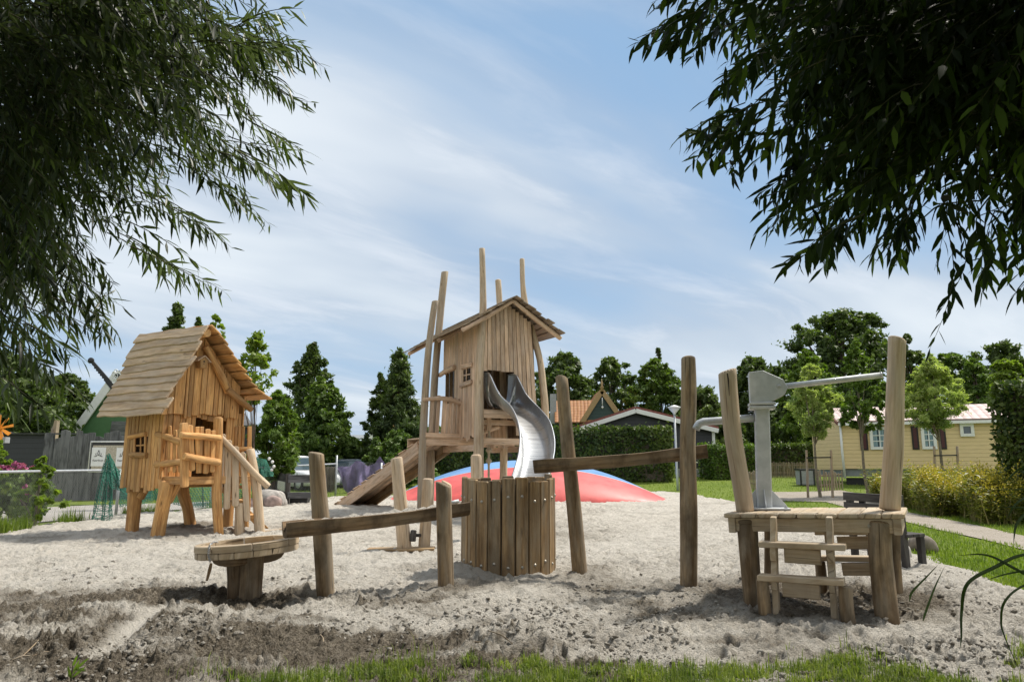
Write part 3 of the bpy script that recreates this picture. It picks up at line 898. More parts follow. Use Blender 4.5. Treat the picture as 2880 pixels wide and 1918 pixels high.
G1 = 'upright log posts around the barrel'
solo_log('log_post', [(915, 1664), (906, 1500), (898, 1390), (890, 1276)], 8.0, [50, 52, 46, 43], M['log_fore'],
         'tall leaning log post with rounded top, behind the sloping beam and left of the barrel', 'log post', G1, slant=(-.25, 0, 0), sub=5, seg=18)
solo_log('log_post', [(1254, 1655), (1250, 1500), (1247, 1364)], 8.18, [44, 43, 41], M['log_fore'],
         'short log post with slant cut top, close in front of the barrel on its left', 'log post', G1, slant=(-.45, 0, 0), sub=5, seg=18)
solo_log('log_post', [(1631, 1620), (1612, 1400), (1592, 1200), (1579, 1066)], 9.15, [42, 42, 39, 36], M['log_fore'],
         'leaning log post with pale slanted top, just right of the barrel behind the upper beam', 'log post', G1, slant=(-.2, -.45, 0), sub=5, seg=18)
solo_log('log_post', [(1936, 1648), (1937, 1440), (1934, 1250), (1937, 1100), (1936, 1010)], 8.3, [45, 47, 42, 43, 40], M['log_fore'],
         'tall straight log post at the right end of the upper beam', 'log post', G1, slant=(0, -.1, 0), sub=5, dome=.45, seg=18)

# ---- barrel of upright planks
bc = gp(1430, 1637); BR = 0.585
bc = Vector((sx(1430, bc.y + BR), bc.y + BR, 0.0))
t = thing('plank_barrel', bc, 'round well of upright weathered planks with bolt heads, standing in the middle of the sand', 'barrel')
nP = 22
hs = [1.22, 1.25, 1.29, 1.20, 1.18, 1.23, 1.27, 1.24]
gap = 0.008
for k in range(nP):
    a0 = -math.pi / 2 + 2 * math.pi * k / nP
    wf = 2 * BR * math.sin(math.pi / nP) * random.uniform(.97, 1.005)
    h = random.choice([1.19, 1.21, 1.22, 1.24, 1.27, 1.23]) 
    if k in (0, nP - 1): h = (1.20, 1.23)[k == 0]
    p = bc + Vector((math.cos(a0), math.sin(a0), 0)) * BR
    n = Vector((math.cos(a0), math.sin(a0), 0))
    mb = MB()
    tl = random.uniform(-.008, .008)
    mb.board(p + Vector((0, 0, -.12)), p + Vector((-n.y * tl, n.x * tl, h)), wf - gap, .045, up=n, ch=.007, round_=.014)
    st = mb.build('plank', M['wood_fore'], t)
    for z in (h - .24 + random.uniform(-.015, .015), .20 + random.uniform(-.04, .02)):
        q = p + n * .0225 + Vector((0, 0, z))
        b2 = MB(); b2.lathe(q, [(.020, -.002), (.020, .003), (.012, .004), (.011, .012), (.004, .016)], 10, axis=n)
        b2.build('bolt', M['bolt'], st)
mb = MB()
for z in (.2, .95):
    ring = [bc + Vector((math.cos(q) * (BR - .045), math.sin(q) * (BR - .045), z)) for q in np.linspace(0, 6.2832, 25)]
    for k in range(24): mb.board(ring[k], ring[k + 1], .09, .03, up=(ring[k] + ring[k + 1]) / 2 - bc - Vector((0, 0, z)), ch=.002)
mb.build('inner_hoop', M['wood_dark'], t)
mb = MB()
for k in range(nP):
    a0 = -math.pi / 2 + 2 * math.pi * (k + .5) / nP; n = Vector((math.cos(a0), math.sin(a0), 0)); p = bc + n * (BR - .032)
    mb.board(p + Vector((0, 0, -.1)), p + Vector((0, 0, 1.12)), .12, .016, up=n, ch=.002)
mb.build('dark_gap_backing', M['wood_dark'], t)  # added dark sheet behind the planks, so no sky shows through the gaps
mb = MB(); pin = at(1290, 1408, 8.45); mb.pipe([pin, at(1262, 1414, 8.4)], .018); mb.build('bolt_pin', M['galv'], t)

# ---- sloping troughs (hollowed half logs)
def trough(name, a, b, w, h, label, mat, sandtop=True):
    a, b = Vector(a), Vector(b); U = (b - a).normalized(); S = Vector((-U.y, U.x, 0)).normalized(); Nn = U.cross(S)
    if Nn.z < 0: Nn = -Nn
    L = (b - a).length
    t = thing(name, (a + b) / 2 * 1.0, label, 'trough')
    mb = MB()
    seg = 14; uo = (3.1, 8.8)
    prof = [(-w / 2, h * .42), (-w / 2 * .98, -h * .1), (-w * .36, -h * .42), (-w * .12, -h * .5), (w * .14, -h * .5), (w * .38, -h * .40), (w / 2, -h * .08), (w / 2, h * .40),
            (w * .36, h * .44), (w * .30, h * .05), (w * .12, -h * .14), (-w * .12, -h * .14), (-w * .32, h * .08), (-w * .38, h * .45)]
    n = len(prof); base = len(mb.v)
    for i in range(seg + 1):
        x = L * i / seg
        k = 1 + .06 * math.sin(x * 3 + 1) + .03 * math.sin(x * 8)
        for (p, q) in prof:
            mb.v.append(tuple(a + U * x + S * p * k + Nn * (q * k + .012 * math.sin(x * 2.4 + 2))))
    for i in range(seg):
        for k in range(n):
            j = (k + 1) % n
            mb.face((base + i * n + k, base + (i + 1) * n + k, base + (i + 1) * n + j, base + i * n + j),
                    [(L * i / seg + uo[0], .05 * k), (L * (i + 1) / seg + uo[0], .05 * k), (L * (i + 1) / seg + uo[0], .05 * j), (L * i / seg + uo[0], .05 * j)], .5, k not in (0, 7, 13))
    for e in (0, seg):
        # end faces, split so that they stay valid
        o = base + e * n
        qs = [(0, 1, 12, 13), (1, 2, 11, 12), (2, 3, 11), (3, 4, 10, 11), (4, 5, 10), (5, 6, 9, 10), (6, 7, 8, 9)]
        for q in qs:
            idx = [o + z for z in q]
            if e == 0: idx = idx[::-1]
            mb.face(idx, [(.02 * z, .03 * z) for z in range(len(q))], .3)
    mb.build('beam', mat, t)
    if sandtop:
        mb = MB(); base = 0; nn = 26; m = 5
        for i in range(nn + 1):
            x = L * (.02 + .96 * i / nn)
            for k in range(m):
                s_ = (k / (m - 1) - .5) * w * .72
                hh = h * (.28 + .14 * (1 - abs(s_) / (w * .4))) + .018 * math.sin(i * 2.1 + k) + .014 * math.sin(i * 5.3 + k * 2)
                mb.v.append(tuple(a + U * x + S * s_ + Nn * hh))
        for i in range(nn):
            for k in range(m - 1):
                mb.face((i * m + k, (i + 1) * m + k, (i + 1) * m + k + 1, i * m + k + 1), [(0, 0)] * 4, .15, True)
        mb.build('sand_fill', M['sand'], t)
    return t
trough('log_trough', at(800, 1492, 7.55), at(1312, 1431, 8.62), .20, .165, 'long hollowed half log channel sloping from the round basin up to the barrel', M['wood_trough_and_shade'])
trough('log_trough', at(1503, 1314, 9.0), at(1989, 1270, 8.62), .17, .165, 'dark half log channel running from the barrel top to the tall right post', M['wood_trough_and_shade'], sandtop=False)

# ---- round water basin on a stump
yb = gp(702, 1683).y + .12
c0 = at(697, 1530, yb); Rb = .535
t = thing('water_basin', (c0.x, c0.y, 0), 'round shallow wooden basin with plank rim on a split log stump', 'water basin')
tilt = Vector((.055, 0, 1)).normalized() * 1.0
Xr = Vector((1, 0, .075)).normalized(); Yr = Vector((0, 1, 0))
Zr = Xr.cross(Yr)
def bpt(rad, ang, z): return c0 + Xr * math.cos(ang) * rad + Yr * math.sin(ang) * rad + Zr * z
def ring_seg(name, a0, a1, ri, ro, z0, z1, mat, n=5, rag=0.0):
    mb = MB(); tint = random.random(); ss = []
    for i in range(n + 1):
        a = a0 + (a1 - a0) * i / n
        ss.append((bpt(ri, a, z0), bpt(ro, a, z0), bpt(ro, a, z1 - .008), bpt(ro - .008, a, z1), bpt(ri, a, z1)))
    for i in range(n + 1): mb.v.extend([tuple(q) for q in ss[i]])
    for i in range(n):
        for k in range(5):
            j = (k + 1) % 5; u0 = i * (a1 - a0) * ro / n + 7 * tint; u1 = (i + 1) * (a1 - a0) * ro / n + 7 * tint
            mb.face((i * 5 + k, (i + 1) * 5 + k, (i + 1) * 5 + j, i * 5 + j)[::-1], [(u0, .04 * k), (u1, .04 * k), (u1, .04 * k + .04), (u0, .04 * k + .04)][::-1], tint)
    mb.face((0, 1, 2, 3, 4), [(0, 0)] * 5, tint); e = n * 5
    mb.face((e + 4, e + 3, e + 2, e + 1, e), [(0, 0)] * 5, tint)
    return mb.build(name, mat, t)
g_ = .012
for k in range(8):
    a0 = -math.pi / 2 - .35 + k * math.pi / 4
    ring_seg('rim_segment', a0 + g_, a0 + math.pi / 4 - g_, Rb - .10, Rb, -.028, .040, M['wood_deck'])
x = -Rb
mbs = []
while x < Rb - .02:            # floor boards, ends cut to the circle
    w = random.uniform(.13, .19); w = min(w, Rb - x)
    mb = MB(); out = []
    xs_ = np.linspace(x + .004, x + w - .004, 6)
    up_ = [(math.sqrt(max(0, (Rb - .004) ** 2 - q * q)), q) for q in xs_]
    lo_ = [(-p, q) for p, q in up_]
    out = up_ + lo_[::-1]
    if max(p for p, q in up_) > .06:
        # boards run front to back
        mb.plank([(p, -q) for p, q in out], bpt(0, 0, -.064), Yr, Xr * -1, .066, .008)
        mb.build('floor_board', M['wood_deck'], t)
    x += w
mb = MB(); pr = []
for s_ in (-1, 1):
    pass
# half-moon bearers under the floor
def halfmoon(cx, cy, w, h, th, dirv):
    out = [(-w / 2, 0), (w / 2, 0)] + [(w / 2 * math.cos(q), -h * math.sin(q) ** .7) for q in np.linspace(.15, math.pi - .15, 9)]
    mb = MB(); mb.plank(out, bpt(0, 0, -.099) + Vector((cx, cy, 0)), dirv, (0, 0, 1), th, .006); return mb.build('bearer', M['wood_trough_and_shade'], t)
halfmoon(-.10, -.13, .44, .115, .09, Vector((1, 0.12, .05))); halfmoon(.12, .10, .46, .11, .10, Vector((1, 0.35, .05)))
mb = MB(); mb.log([(c0.x - .065, c0.y, -.2), (c0.x - .08, c0.y, .2), (c0.x - .10, c0.y, c0.z - .10)], [.10, .10, .115], wob=.1, tint=.3, dome=0); mb.build('stump', M['wood_trough_and_shade'], t)
mb = MB(); mb.log([(c0.x + .09, c0.y - .09, -.2), (c0.x + .085, c0.y - .06, .2), (c0.x + .075, c0.y - .05, c0.z - .10)], [.105, .11, .12], wob=.12, tint=.6, dome=0); mb.build('stump', M['log_fore'], t)
# chain and wooden plug hanging at the rim
t2 = thing('plug_chain', at(588, 1530, yb - .45), 'steel chain over the basin rim with a small wooden plug hanging from it', 'chain')
mb = MB()
chain_pts = [at(612, 1524, yb - .36), at(600, 1524, yb - .42), at(590, 1532, yb - .50), at(587, 1545, yb - .52), at(586, 1556, yb - .52), at(587, 1566, yb - .52), at(590, 1575, yb - .52), at(592, 1582, yb - .52)]
cp = []
for k in range(len(chain_pts) - 1):
    for q in range(3): cp.append(chain_pts[k].lerp(chain_pts[k + 1], q / 3))
for k in range(len(cp) - 1):
    a, b = cp[k], cp[k + 1]; d = (b - a); U = d.normalized(); S = U.orthogonal().normalized() if k % 2 else U.cross(U.orthogonal().normalized())
    m_ = (a + b) / 2; L = d.length * .78
    loop = [m_ + U * math.cos(q) * L + S * math.sin(q) * .009 for q in np.linspace(0, 6.2832, 9)]
    mb.pipe(loop, .0035, seg=6)
mb.build('chain_links', M['chain'], t2)
mb = MB(); mb.log([at(594, 1584, yb - .52), at(590, 1602, yb - .52), at(582, 1632, yb - .52)], [.013, .017, .011], wob=.05, dome=.3); mb.build('plug', M['wood_fore'], t2)

# ================================================================== pump deck
A = at(2035, 1441, 7.42); B = at(2545, 1441, 6.62)
dz_deck = .93
A.z = .905; B.z = .955
e1 = (B - A); Wd = e1.length; e1.normalize()
e2 = Vector((-e1.y, e1.x, 0)).normalized(); Dd = 1.12
up = e1.cross(e2).normalized()
ctr = (A + B) / 2 + e2 * Dd / 2
t = thing('pump_deck', (ctr.x, ctr.y, 0), 'low wooden platform of bare planks on thick log legs, carrying the grey pump', 'deck')
DK = lambda s, d, z: A + e1 * s + e2 * d + up * z     # local deck coordinates
n = 9; s0 = 0
ws = [.172, .178, .183, .18, .185, .178, .195, .19, .2]; sc_ = Wd / sum(ws)
for k in range(n):
    w = ws[k] * sc_
    mb = MB(); mb.board(DK(s0 + w / 2, random.uniform(-.018, .006), -.02), DK(s0 + w / 2 + random.uniform(-.004, .004), Dd + random.uniform(-.01, .02), -.02), w - .007, .045, up=up, ch=.009, wav=.002, round_=.015)
    mb.build('deck_board', M['wood_deck'], t); s0 += w
for nm, a, b in (('front_beam', DK(.10, .075, -.112), DK(Wd - .11, .075, -.112)), ('back_beam', DK(.10, Dd - .06, -.112), DK(Wd - .10, Dd - .06, -.112))):
    mb = MB(); mb.board(a, b, .128, .06, up=e2, tint=.55); bb = mb.build('beam', M['wood_deck'], t)
    if nm == 'front_beam':
        for s_ in (.19, Wd - .30):
            q = DK(s_, .045, -.112); mb = MB(); mb.lathe(q, [(.022, 0), (.022, .004), (.017, .004), (.016, .001), (.009, .002), (.009, .007), (.004, .010)], 14, axis=-e2); mb.build('bolt', M['bolt'], bb)
for s_ in (.065, Wd - .075):
    mb = MB(); mb.board(DK(s_, .03, -.117), DK(s_, Dd - .02, -.117), .145, .07, up=e1, tint=.4 if s_ < 1 else .75); mb.build('side_beam', M['wood_deck'], t)
def leg(pts, Ys, w, mat=M['log_fore'], **kw):
    mb = MB(); pxlog(mb, pts, Ys, w, seg=18, **kw); return mb.build('leg', mat, t)
leg([(2119, 1720), (2114, 1640), (2104, 1490), (2101, 1462)], [7.35, 7.35, 7.42, 7.42], [48, 50, 54, 54], tint=.25)
leg([(2500, 1770), (2492, 1700), (2478, 1560), (2476, 1470)], [6.78, 6.78, 6.82, 6.82], [62, 63, 62, 62], tint=.6)
leg([(2165, 1640), (2167, 1560), (2167, 1470)], [8.1, 8.1, 8.1], [32, 33, 33], tint=.6)
leg([(2526, 1665), (2519, 1560), (2518, 1450)], [7.55, 7.55, 7.55], [24, 24, 24], tint=.6)
# tall posts rising through the deck
def post(label, pts, Y, w, **kw):
    mb = MB(); b = at(pts[0][0], pts[0][1], Y); pxlog(mb, pts, Y, w, seg=18, **kw); o = mb.build('log_post', M['log_pale'], origin=b)
    return tag(o, label, 'log post', 'upright logs standing on the pump deck')
post('crooked leaning log with a split cracked top, rising from the left end of the deck', [(2096, 1436), (2090, 1391), (2075, 1307), (2060, 1216), (2049, 1110), (2045, 1046)], 7.62, [50, 51, 50, 50, 51, 51], slant=(.32, 0, 0), sub=5)
post('tall pale upright log rising from the right end of the deck', [(2501, 1430), (2506, 1340), (2512, 1250), (2517, 1130), (2522, 1020), (2524, 955)], 7.15, [56, 53, 54, 50, 48, 48], slant=(-.25, 0, 0), sub=5)
# the split in the cracked log
mb = MB(); mb.plank([(0, -.012), (0, .012), (.24, .001), (.24, -.001)], at(2046, 1050, 7.54), at(2052, 1135, 7.535) - at(2046, 1050, 7.54), (1, 0, 0), .03, .001)
cr = mb.build('crack', M['dark_inside'], [o for o in COL.objects if o.get('label', '').startswith('crooked')][0])

def steps(label, base, ux, uy, mat):
    """ladder steps; ux along the treads, uy climbing towards the deck"""
    t = thing('deck_steps', base, label, 'steps', 'step ladders up to the pump deck')
    Pn = lambda a, b, z: base + ux * a + uy * b + Vector((0, 0, z))
    for s_, lean in ((-.25, .0), (.25, .02)):
        # notched stringer: two kinked boards
        mb = MB()
        out = [(-.02, -.06), (.06, -.07), (.26, -.035), (.27, -.06), (.34, -.075), (.52, .01), (.53, -.02), (.60, -.035), (.80, .06), (.92, .075), (.93, .15), (.86, .16), (.55, .10), (.28, .045), (.02, .04)]
        mb.plank([(z, y) for z, y in out], Pn(s_, .06, 0), Vector((0, 0, 1)), uy, .055, .006)
        mb.build('stringer', mat, t)
    for z, b, w in ((.385, -.02, .74), (.675, .10, .76)):
        mb = MB(); dx = random.uniform(-.03, .01); mb.board(Pn(-w / 2 + dx, b, z), Pn(w / 2 + dx, b, z - .012), .155, .055, up=(0, 0, 1), ch=.008, tint=.65); mb.build('tread', mat, t)
        mb = MB(); mb.board(Pn(-.17 + dx, b + .06, z - .105), Pn(.155 + dx, b + .06, z - .118), .135, .04, up=uy, ch=.008, tint=.5); mb.build('riser', mat, t)
    for s_, h, r_ in ((-.345, .36, .056), (.36, .33, .06)):
        mb = MB(); mb.log([Pn(s_ + .01, -.02, -.15), Pn(s_, -.02, h * .5), Pn(s_ - .005 * (1 if s_ < 0 else -1) , -.015, h)], [r_, r_, r_ * .95], wob=.07, dome=.12, seg=14); mb.build('stake', M['log_fore'], t)
    return t
fb = gp(2278, 1727); f0 = DK(.44 * Wd + .05, -.26, 0); f0.z = -.03
steps('front step ladder of two plank treads between short stakes, facing the viewer', Vector((f0.x - .02, f0.y, -.02)), e1, e2, M['wood_deck'])
b0 = DK(.66 * Wd, Dd + .27, 0); b0.z = 0
steps('rear step ladder of the deck, half hidden behind its legs', Vector((b0.x, b0.y, 0.0)), -e1, -e2, M['wood_deck'])

# ---- galvanised hand pump
Yp = 7.85
pb = at(2150, 1427, Yp); pz = .93
t = thing('hand_pump', (pb.x, pb.y, pz), 'grey galvanised steel hand pump with a long raised lever, on the deck', 'water pump')
def zat(py, Y, px=2150): return at(px, py, Y).z
k = mpp(Yp)
ca, sa = math.cos(R(-14)), math.sin(R(-14))
fx = Vector((ca, sa, 0)); fy = Vector((-sa, ca, 0))
top_c = at(2142, 1146, Yp)
mb = MB(); mb.board(pb, Vector((top_c.x, pb.y, top_c.z)), .152, .152, up=fy, ch=.012, tint=.5); mb.build('column', M['galv'], t)
mb = MB()
tz = top_c.z
for z_, h_ in ((tz - .006, .035), (tz + .036, .030)):
    mb.board(Vector((top_c.x - .135 * ca, pb.y - .135 * sa, z_)), Vector((top_c.x + .135 * ca, pb.y + .135 * sa, z_)), .24, h_, up=(0, 0, 1), ch=.006)
mb.build('flange', M['galv'], t)
# head: two cheek plates and a back box
def hp(px, py): return at(px, py, Yp - .06)
outl = [(2112, 1128), (2112, 1044), (2149, 1040), (2200, 1066), (2211, 1089), (2202, 1108), (2163, 1128)]
hb = at(2150, 1128, Yp)
O2 = [((q[0] - 2142) * k / ca, (1128 - q[1]) * k * 1.03) for q in outl]
oz = tz + .05
for d_, nm in ((-.075, 'head_cheek'), (.075, 'head_cheek')):
    mb = MB(); mb.plank(O2, Vector((top_c.x, pb.y, oz)) + fy * d_, fx, (0, 0, 1), .014, .003); mb.build(nm, M['galv'], t)
mb = MB(); mb.plank([(x_ * .96 - .004, z_ * .985 + .004) for x_, z_ in O2[:4] + [O2[6]]], Vector((top_c.x, pb.y, oz)), fx, (0, 0, 1), .134, .01); mb.build('head_box', M['galv'], t)
pv = Vector((top_c.x, pb.y, oz)) + fx * ((2188 - 2142) * k / ca) + Vector((0, 0, (1128 - 1083) * k))
mb = MB(); mb.lathe(pv - fy * .083, [(.026, -.0), (.026, .006), (.019, .006), (.019, .016), (.010, .02)], 6, axis=-fy, smooth=False); mb.build('pivot_bolt', M['galv_rail'], t)
mb = MB(); h0_ = pv + fx * .02; he = at(2480, 1055, Yp - .35)
mb.pipe([h0_, he], .031, seg=16); mb.build('lever', M['galv'], t)
mb = MB(); hd = (he - h0_).normalized(); mb.lathe(he, [(.0335, -.012), (.0335, .003), (.026, .005)], 16, axis=hd); mb.build('lever_cap', M['galv_rail'], t)
# spout to the left, bending down
mb = MB(); sp0 = at(2130, 1174, Yp); mb.pipe([sp0, at(2040, 1182, Yp + .04), at(1978, 1186, Yp + .08), at(1966, 1191, Yp + .08), at(1961, 1199, Yp + .08), at(1957, 1207, Yp + .08)], [.042, .042, .042, .042, .042, .044], seg=16); mb.build('spout', M['galv_rail'], t)
# base plate and gussets
mb = MB(); mb.board(Vector((pb.x, pb.y, pz + .006)) - fx * .24, Vector((pb.x, pb.y, pz + .006)) + fx * .24, .44, .02, up=(0, 0, 1), ch=.003); bp = mb.build('base_plate', M['galv'], t)
for s_ in (-1, 1):
    mb = MB(); mb.plank([(.074, 0), (.235, 0), (.215, .035), (.074, .19)], Vector((pb.x, pb.y, pz + .017)), fx * s_, (0, 0, 1), .012, .002); mb.build('gusset', M['galv'], t)
    mb = MB(); mb.plank([(.074, 0), (.21, 0), (.19, .035), (.074, .19)], Vector((pb.x, pb.y, pz + .017)), fy * s_, (0, 0, 1), .012, .002); mb.build('gusset', M['galv'], t)
    for s2 in (-1, 1):
        mb = MB(); mb.lathe(Vector((pb.x, pb.y, pz + .016)) + fx * .20 * s_ + fy * .17 * s2, [(.018, 0), (.018, .012), (.009, .013), (.009, .026)], 6, smooth=False); mb.build('anchor_bolt', M['galv_rail'], bp)

# ================================================================== small posts in the middle of the sand
Yg = gp(1135, 1550).y
t = thing('play_posts', gp(1165, 1548), 'pair of short pale posts with crossbar on a ground plate, between basin beam and tower', 'play posts')
mb = MB(); pxlog(mb, [(1142, 1570), (1138, 1540), (1128, 1420), (1115, 1290)], Yg, [38, 38, 36, 32], slant=(.08, 0, 0), seg=14); mb.build('post', M['log_pale'], t)
mb = MB(); pxlog(mb, [(1192, 1570), (1193, 1540), (1199, 1450), (1204, 1348)], Yg + .1, [32, 32, 30, 29], seg=14); mb.build('post', M['log_pale'], t)
mb = MB(); mb.board(at(1130, 1505, Yg + .02), at(1200, 1505, Yg + .06), .05, .05, up=(0, 0, 1)); mb.build('crossbar', M['wood_dark'], t)
mb = MB(); mb.log([at(1160, 1520, Yg - .02), at(1163, 1492, Yg - .02)], [.055, .05], seg=10); mb.build('spindle', M['wood_dark'], t)
mb = MB(); pl = gp(1075, 1553); mb.board(Vector((pl.x - .25, pl.y + .05, .035)), Vector((gp(1225, 1548).x, Yg - .05, .05)), .34, .04, up=(0, 0, 1), ch=.006); mb.build('ground_plate', M['wood_fore'], t)
solo_log('short_stump', [(1257, 1470), (1257, 1400), (1256, 1358)], 12.2, [30, 29, 28], M['log_pale'], 'short pale stump with slanting cut top, seen just behind the front post', 'stump', slant=(-.55, 0, 0), seg=12)
solo_log('short_stump', [(1340, 1440), (1340, 1380), (1339, 1285)], 13.6, [32, 31, 30], M['log_pale'], 'pale stump with rounded top, peeking up behind the barrel', 'stump', dome=.6, seg=12)
mb = MB(); a = gp(1020 - 300, 1500); b = gp(1078 - 300, 1492)
mb.board(at(735, 1497, 14.95) , at(800, 1488, 15.2), .16, .05, up=(0, 0, 1)); o = mb.build('plank', M['log_pale'], origin=at(735, 1497, 14.95)); tag(o, 'loose pale plank lying in the sand by the playhouse stairs', 'plank')
def planehit(px, py, P0, n):
    r = ray(px, py); o = Vector((0, 0, CAM_H)); n = Vector(n)
    t = (Vector(P0) - o).dot(n) / r.dot(n)
    return o + r * t

# ================================================================== climbing tower
Ot = Vector((sx(1347, 18.5, 1440), 18.5, 0.0))
E1 = Vector((0.90, 0.436, 0)); E2 = Vector((-0.436, 0.90, 0))
T = lambda s, d, z: Ot + E1 * s + E2 * d + Vector((0, 0, z))
def tz(py, Y, px=1350): return at(px, py, Y).z
tw = thing('climbing_tower', Ot + E1 * .8 + E2 * 1.4, 'tall wooden climbing tower house on long log posts, in the middle of the sand', 'play tower')
def tpart(mb, name, mat): return mb.build(name, mat, tw)
def tpost(pts, Y, w, mat=None, **kw):
    mb = MB(); pxlog(mb, [(pts[0][0], pts[0][1] + 14)] + pts, [Y] * (len(pts) + 1) if not hasattr(Y, '__len__') else Y, [w[0]] + w, seg=14, sub=4, wob=.07, **kw); return tpart(mb, 'post', mat or M['log_pale'])
tpost([(1184, 1450), (1188, 1320), (1189, 1235), (1200, 1050), (1206, 975), (1216, 900), (1224, 848)], 19.4, [23, 22, 21, 20, 20, 20, 20], M['log_grey'], slant=(.3, 0, 0))
tpost([(1206, 1445), (1211, 1320), (1215, 1240), (1220, 1107), (1228, 1000), (1237, 900), (1251, 766)], 21.0, [23, 23, 22, 22, 20, 20, 20], M['log_grey'], slant=(.2, 0, 0))
tpost([(1347, 1458), (1347, 1330), (1346, 1266), (1348, 1160), (1348, 1050), (1353, 960), (1359, 869), (1358, 790), (1355, 700)], 18.5, [31, 30, 29, 25, 24, 22, 21, 19, 18], M['log_pale'], dome=.15)
tpost([(1414, 1440), (1416, 1310), (1418, 1200), (1412, 1000), (1406, 880), (1401, 790)], 20.5, [23, 22, 20, 19, 18, 18], M['log_pale'], dome=.5)
tpost([(1532, 1440), (1534, 1300), (1533, 1160), (1528, 1091), (1518, 1011), (1495, 930), (1479, 870), (1470, 800), (1468, 730)], 19.5, [24, 23, 22, 20, 18, 20, 21, 15, 15], M['log_pale'], dome=.4)
zR = at(1444, 836, 18.42).z; zE = at(1581, 943, 19.06).z
sM = .82; sW = 1.45; slope = (zR - zE) / sW
zroof = lambda s: zR - abs(s - sM) * slope
z_sf = tz(1153, 18.85, 1400)       # slide floor
z_bf = tz(1228, 19.2, 1240)        # balcony floor
# slide-side wall of narrow planks
k = 12; s_t0, s_t1 = .10, 1.52; s_b0, s_b1 = .10, 1.74
front_wall = []
for i in range(k):
    f0, f1 = i / k, (i + 1) / k; f = (f0 + f1) / 2
    st_, sb_ = s_t0 + (s_t1 - s_t0) * f, s_b0 + (s_b1 - s_b0) * f
    if f < .60: zb = tz(1046, 18.85, 1400) + random.uniform(-.02, .02) + .02 * math.sin(i)
    else: zb = z_sf - .65 + random.uniform(-.12, .1)
    zt = zroof(st_) - .10
    mb = MB(); mb.board(T(sb_ + (st_ - sb_) * max(0, (zb - 2.2) / 3.4), 0.03, zb), T(st_, 0.03, zt), (s_b1 - s_b0) / k * (.97 if zb < 3.2 else .95) - .014, .028, up=E2 * -1, ch=.006, w2=(s_t1 - s_t0) / k - .013)
    tpart(mb, 'wall_plank', M['wood_tower'])
# nail rows are too fine for parts: one strip of heads
# left wall with door opening and small window
d_lo, d_hi = .16, 2.78; k = 20
def dh(px, py): 
    p = planehit(px, py, Ot, E1); return (p - Ot).dot(E2), p.z
dw1, zw1 = dh(1322, 1072); dw0, _ = dh(1304, 1050); zw2 = dh(1312, 1037)[1]
dd1, zd1 = dh(1243, 1105); dd0, _ = dh(1276, 1080); zd2 = dh(1258, 1050)[1]
wlo, whi = min(dw0, dw1), max(dw0, dw1)
for i in range(k):
    w = (d_hi - d_lo) / k; c = d_lo + (i + .5) * w
    zb = z_bf - .03 + random.uniform(-.09, .05); zt = zroof(0) - .09
    if c > 1.55: zb = z_bf - .03
    segs = [(zb, zt)]
    if wlo - .02 < c < whi + .02: segs = [(zb, zw1), (zw2, zt)]
    if dd0 - .03 < c < dd1: segs = [(zb, zd1 - .35), (zd2 + random.uniform(-.03, .03), zt)]
    for a, b in segs:
        mb = MB(); mb.board(T(0.02, c, a), T(0.02, c + random.uniform(-.01, .01), b), w - .014, .028, up=E1 * -1, ch=.004)
        tpart(mb, 'wall_plank', M['wood_tower'])
# window trim and bars
win = MB(); win.board(T(-.03, wlo - .17, zw1 - .03), T(-.03, whi + .17, zw1 - .06), .12, .05, up=E1 * -1, ch=.006); wf = tpart(win, 'window_sill', M['wood_tower'])
mb = MB(); mb.board(T(-.03, wlo - .18, zw2 + .06), T(-.03, whi + .15, zw2 + .09), .11, .05, up=E1 * -1, ch=.006); tpart(mb, 'window_lintel', M['wood_tower'])
mb = MB(); mb.board(T(-.01, wlo - .05, (zw1 + zw2) / 2), T(-.01, whi + .05, (zw1 + zw2) / 2 + .02), .035, .025, up=E1 * -1)
mb.board(T(-.012, (wlo + whi) / 2, zw1 - .02), T(-.012, (wlo + whi) / 2, zw2 + .02), .035, .025, up=E1 * -1); tpart(mb, 'window_bars', M['wood_tower'])
mb = MB(); mb.log([T(-.05, dd0 - .15, zd2 + .10), T(-.06, (dd0 + dd1) / 2, zd2 + .06), T(-.05, dd1 + .06, zd2 + .0)], [.07, .075, .07], seg=10); tpart(mb, 'door_lintel', M['wood_tower'])
# back and inner walls in darker wood: inside shade put into the colour
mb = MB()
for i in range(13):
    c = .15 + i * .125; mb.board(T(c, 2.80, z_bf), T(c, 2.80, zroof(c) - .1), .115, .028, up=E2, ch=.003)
tpart(mb, 'back_wall', M['wood_trough_and_shade'])
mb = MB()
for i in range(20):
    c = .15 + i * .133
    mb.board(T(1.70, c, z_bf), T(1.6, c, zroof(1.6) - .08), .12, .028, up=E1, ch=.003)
tpart(mb, 'side_wall', M['wood_trough_and_shade'])
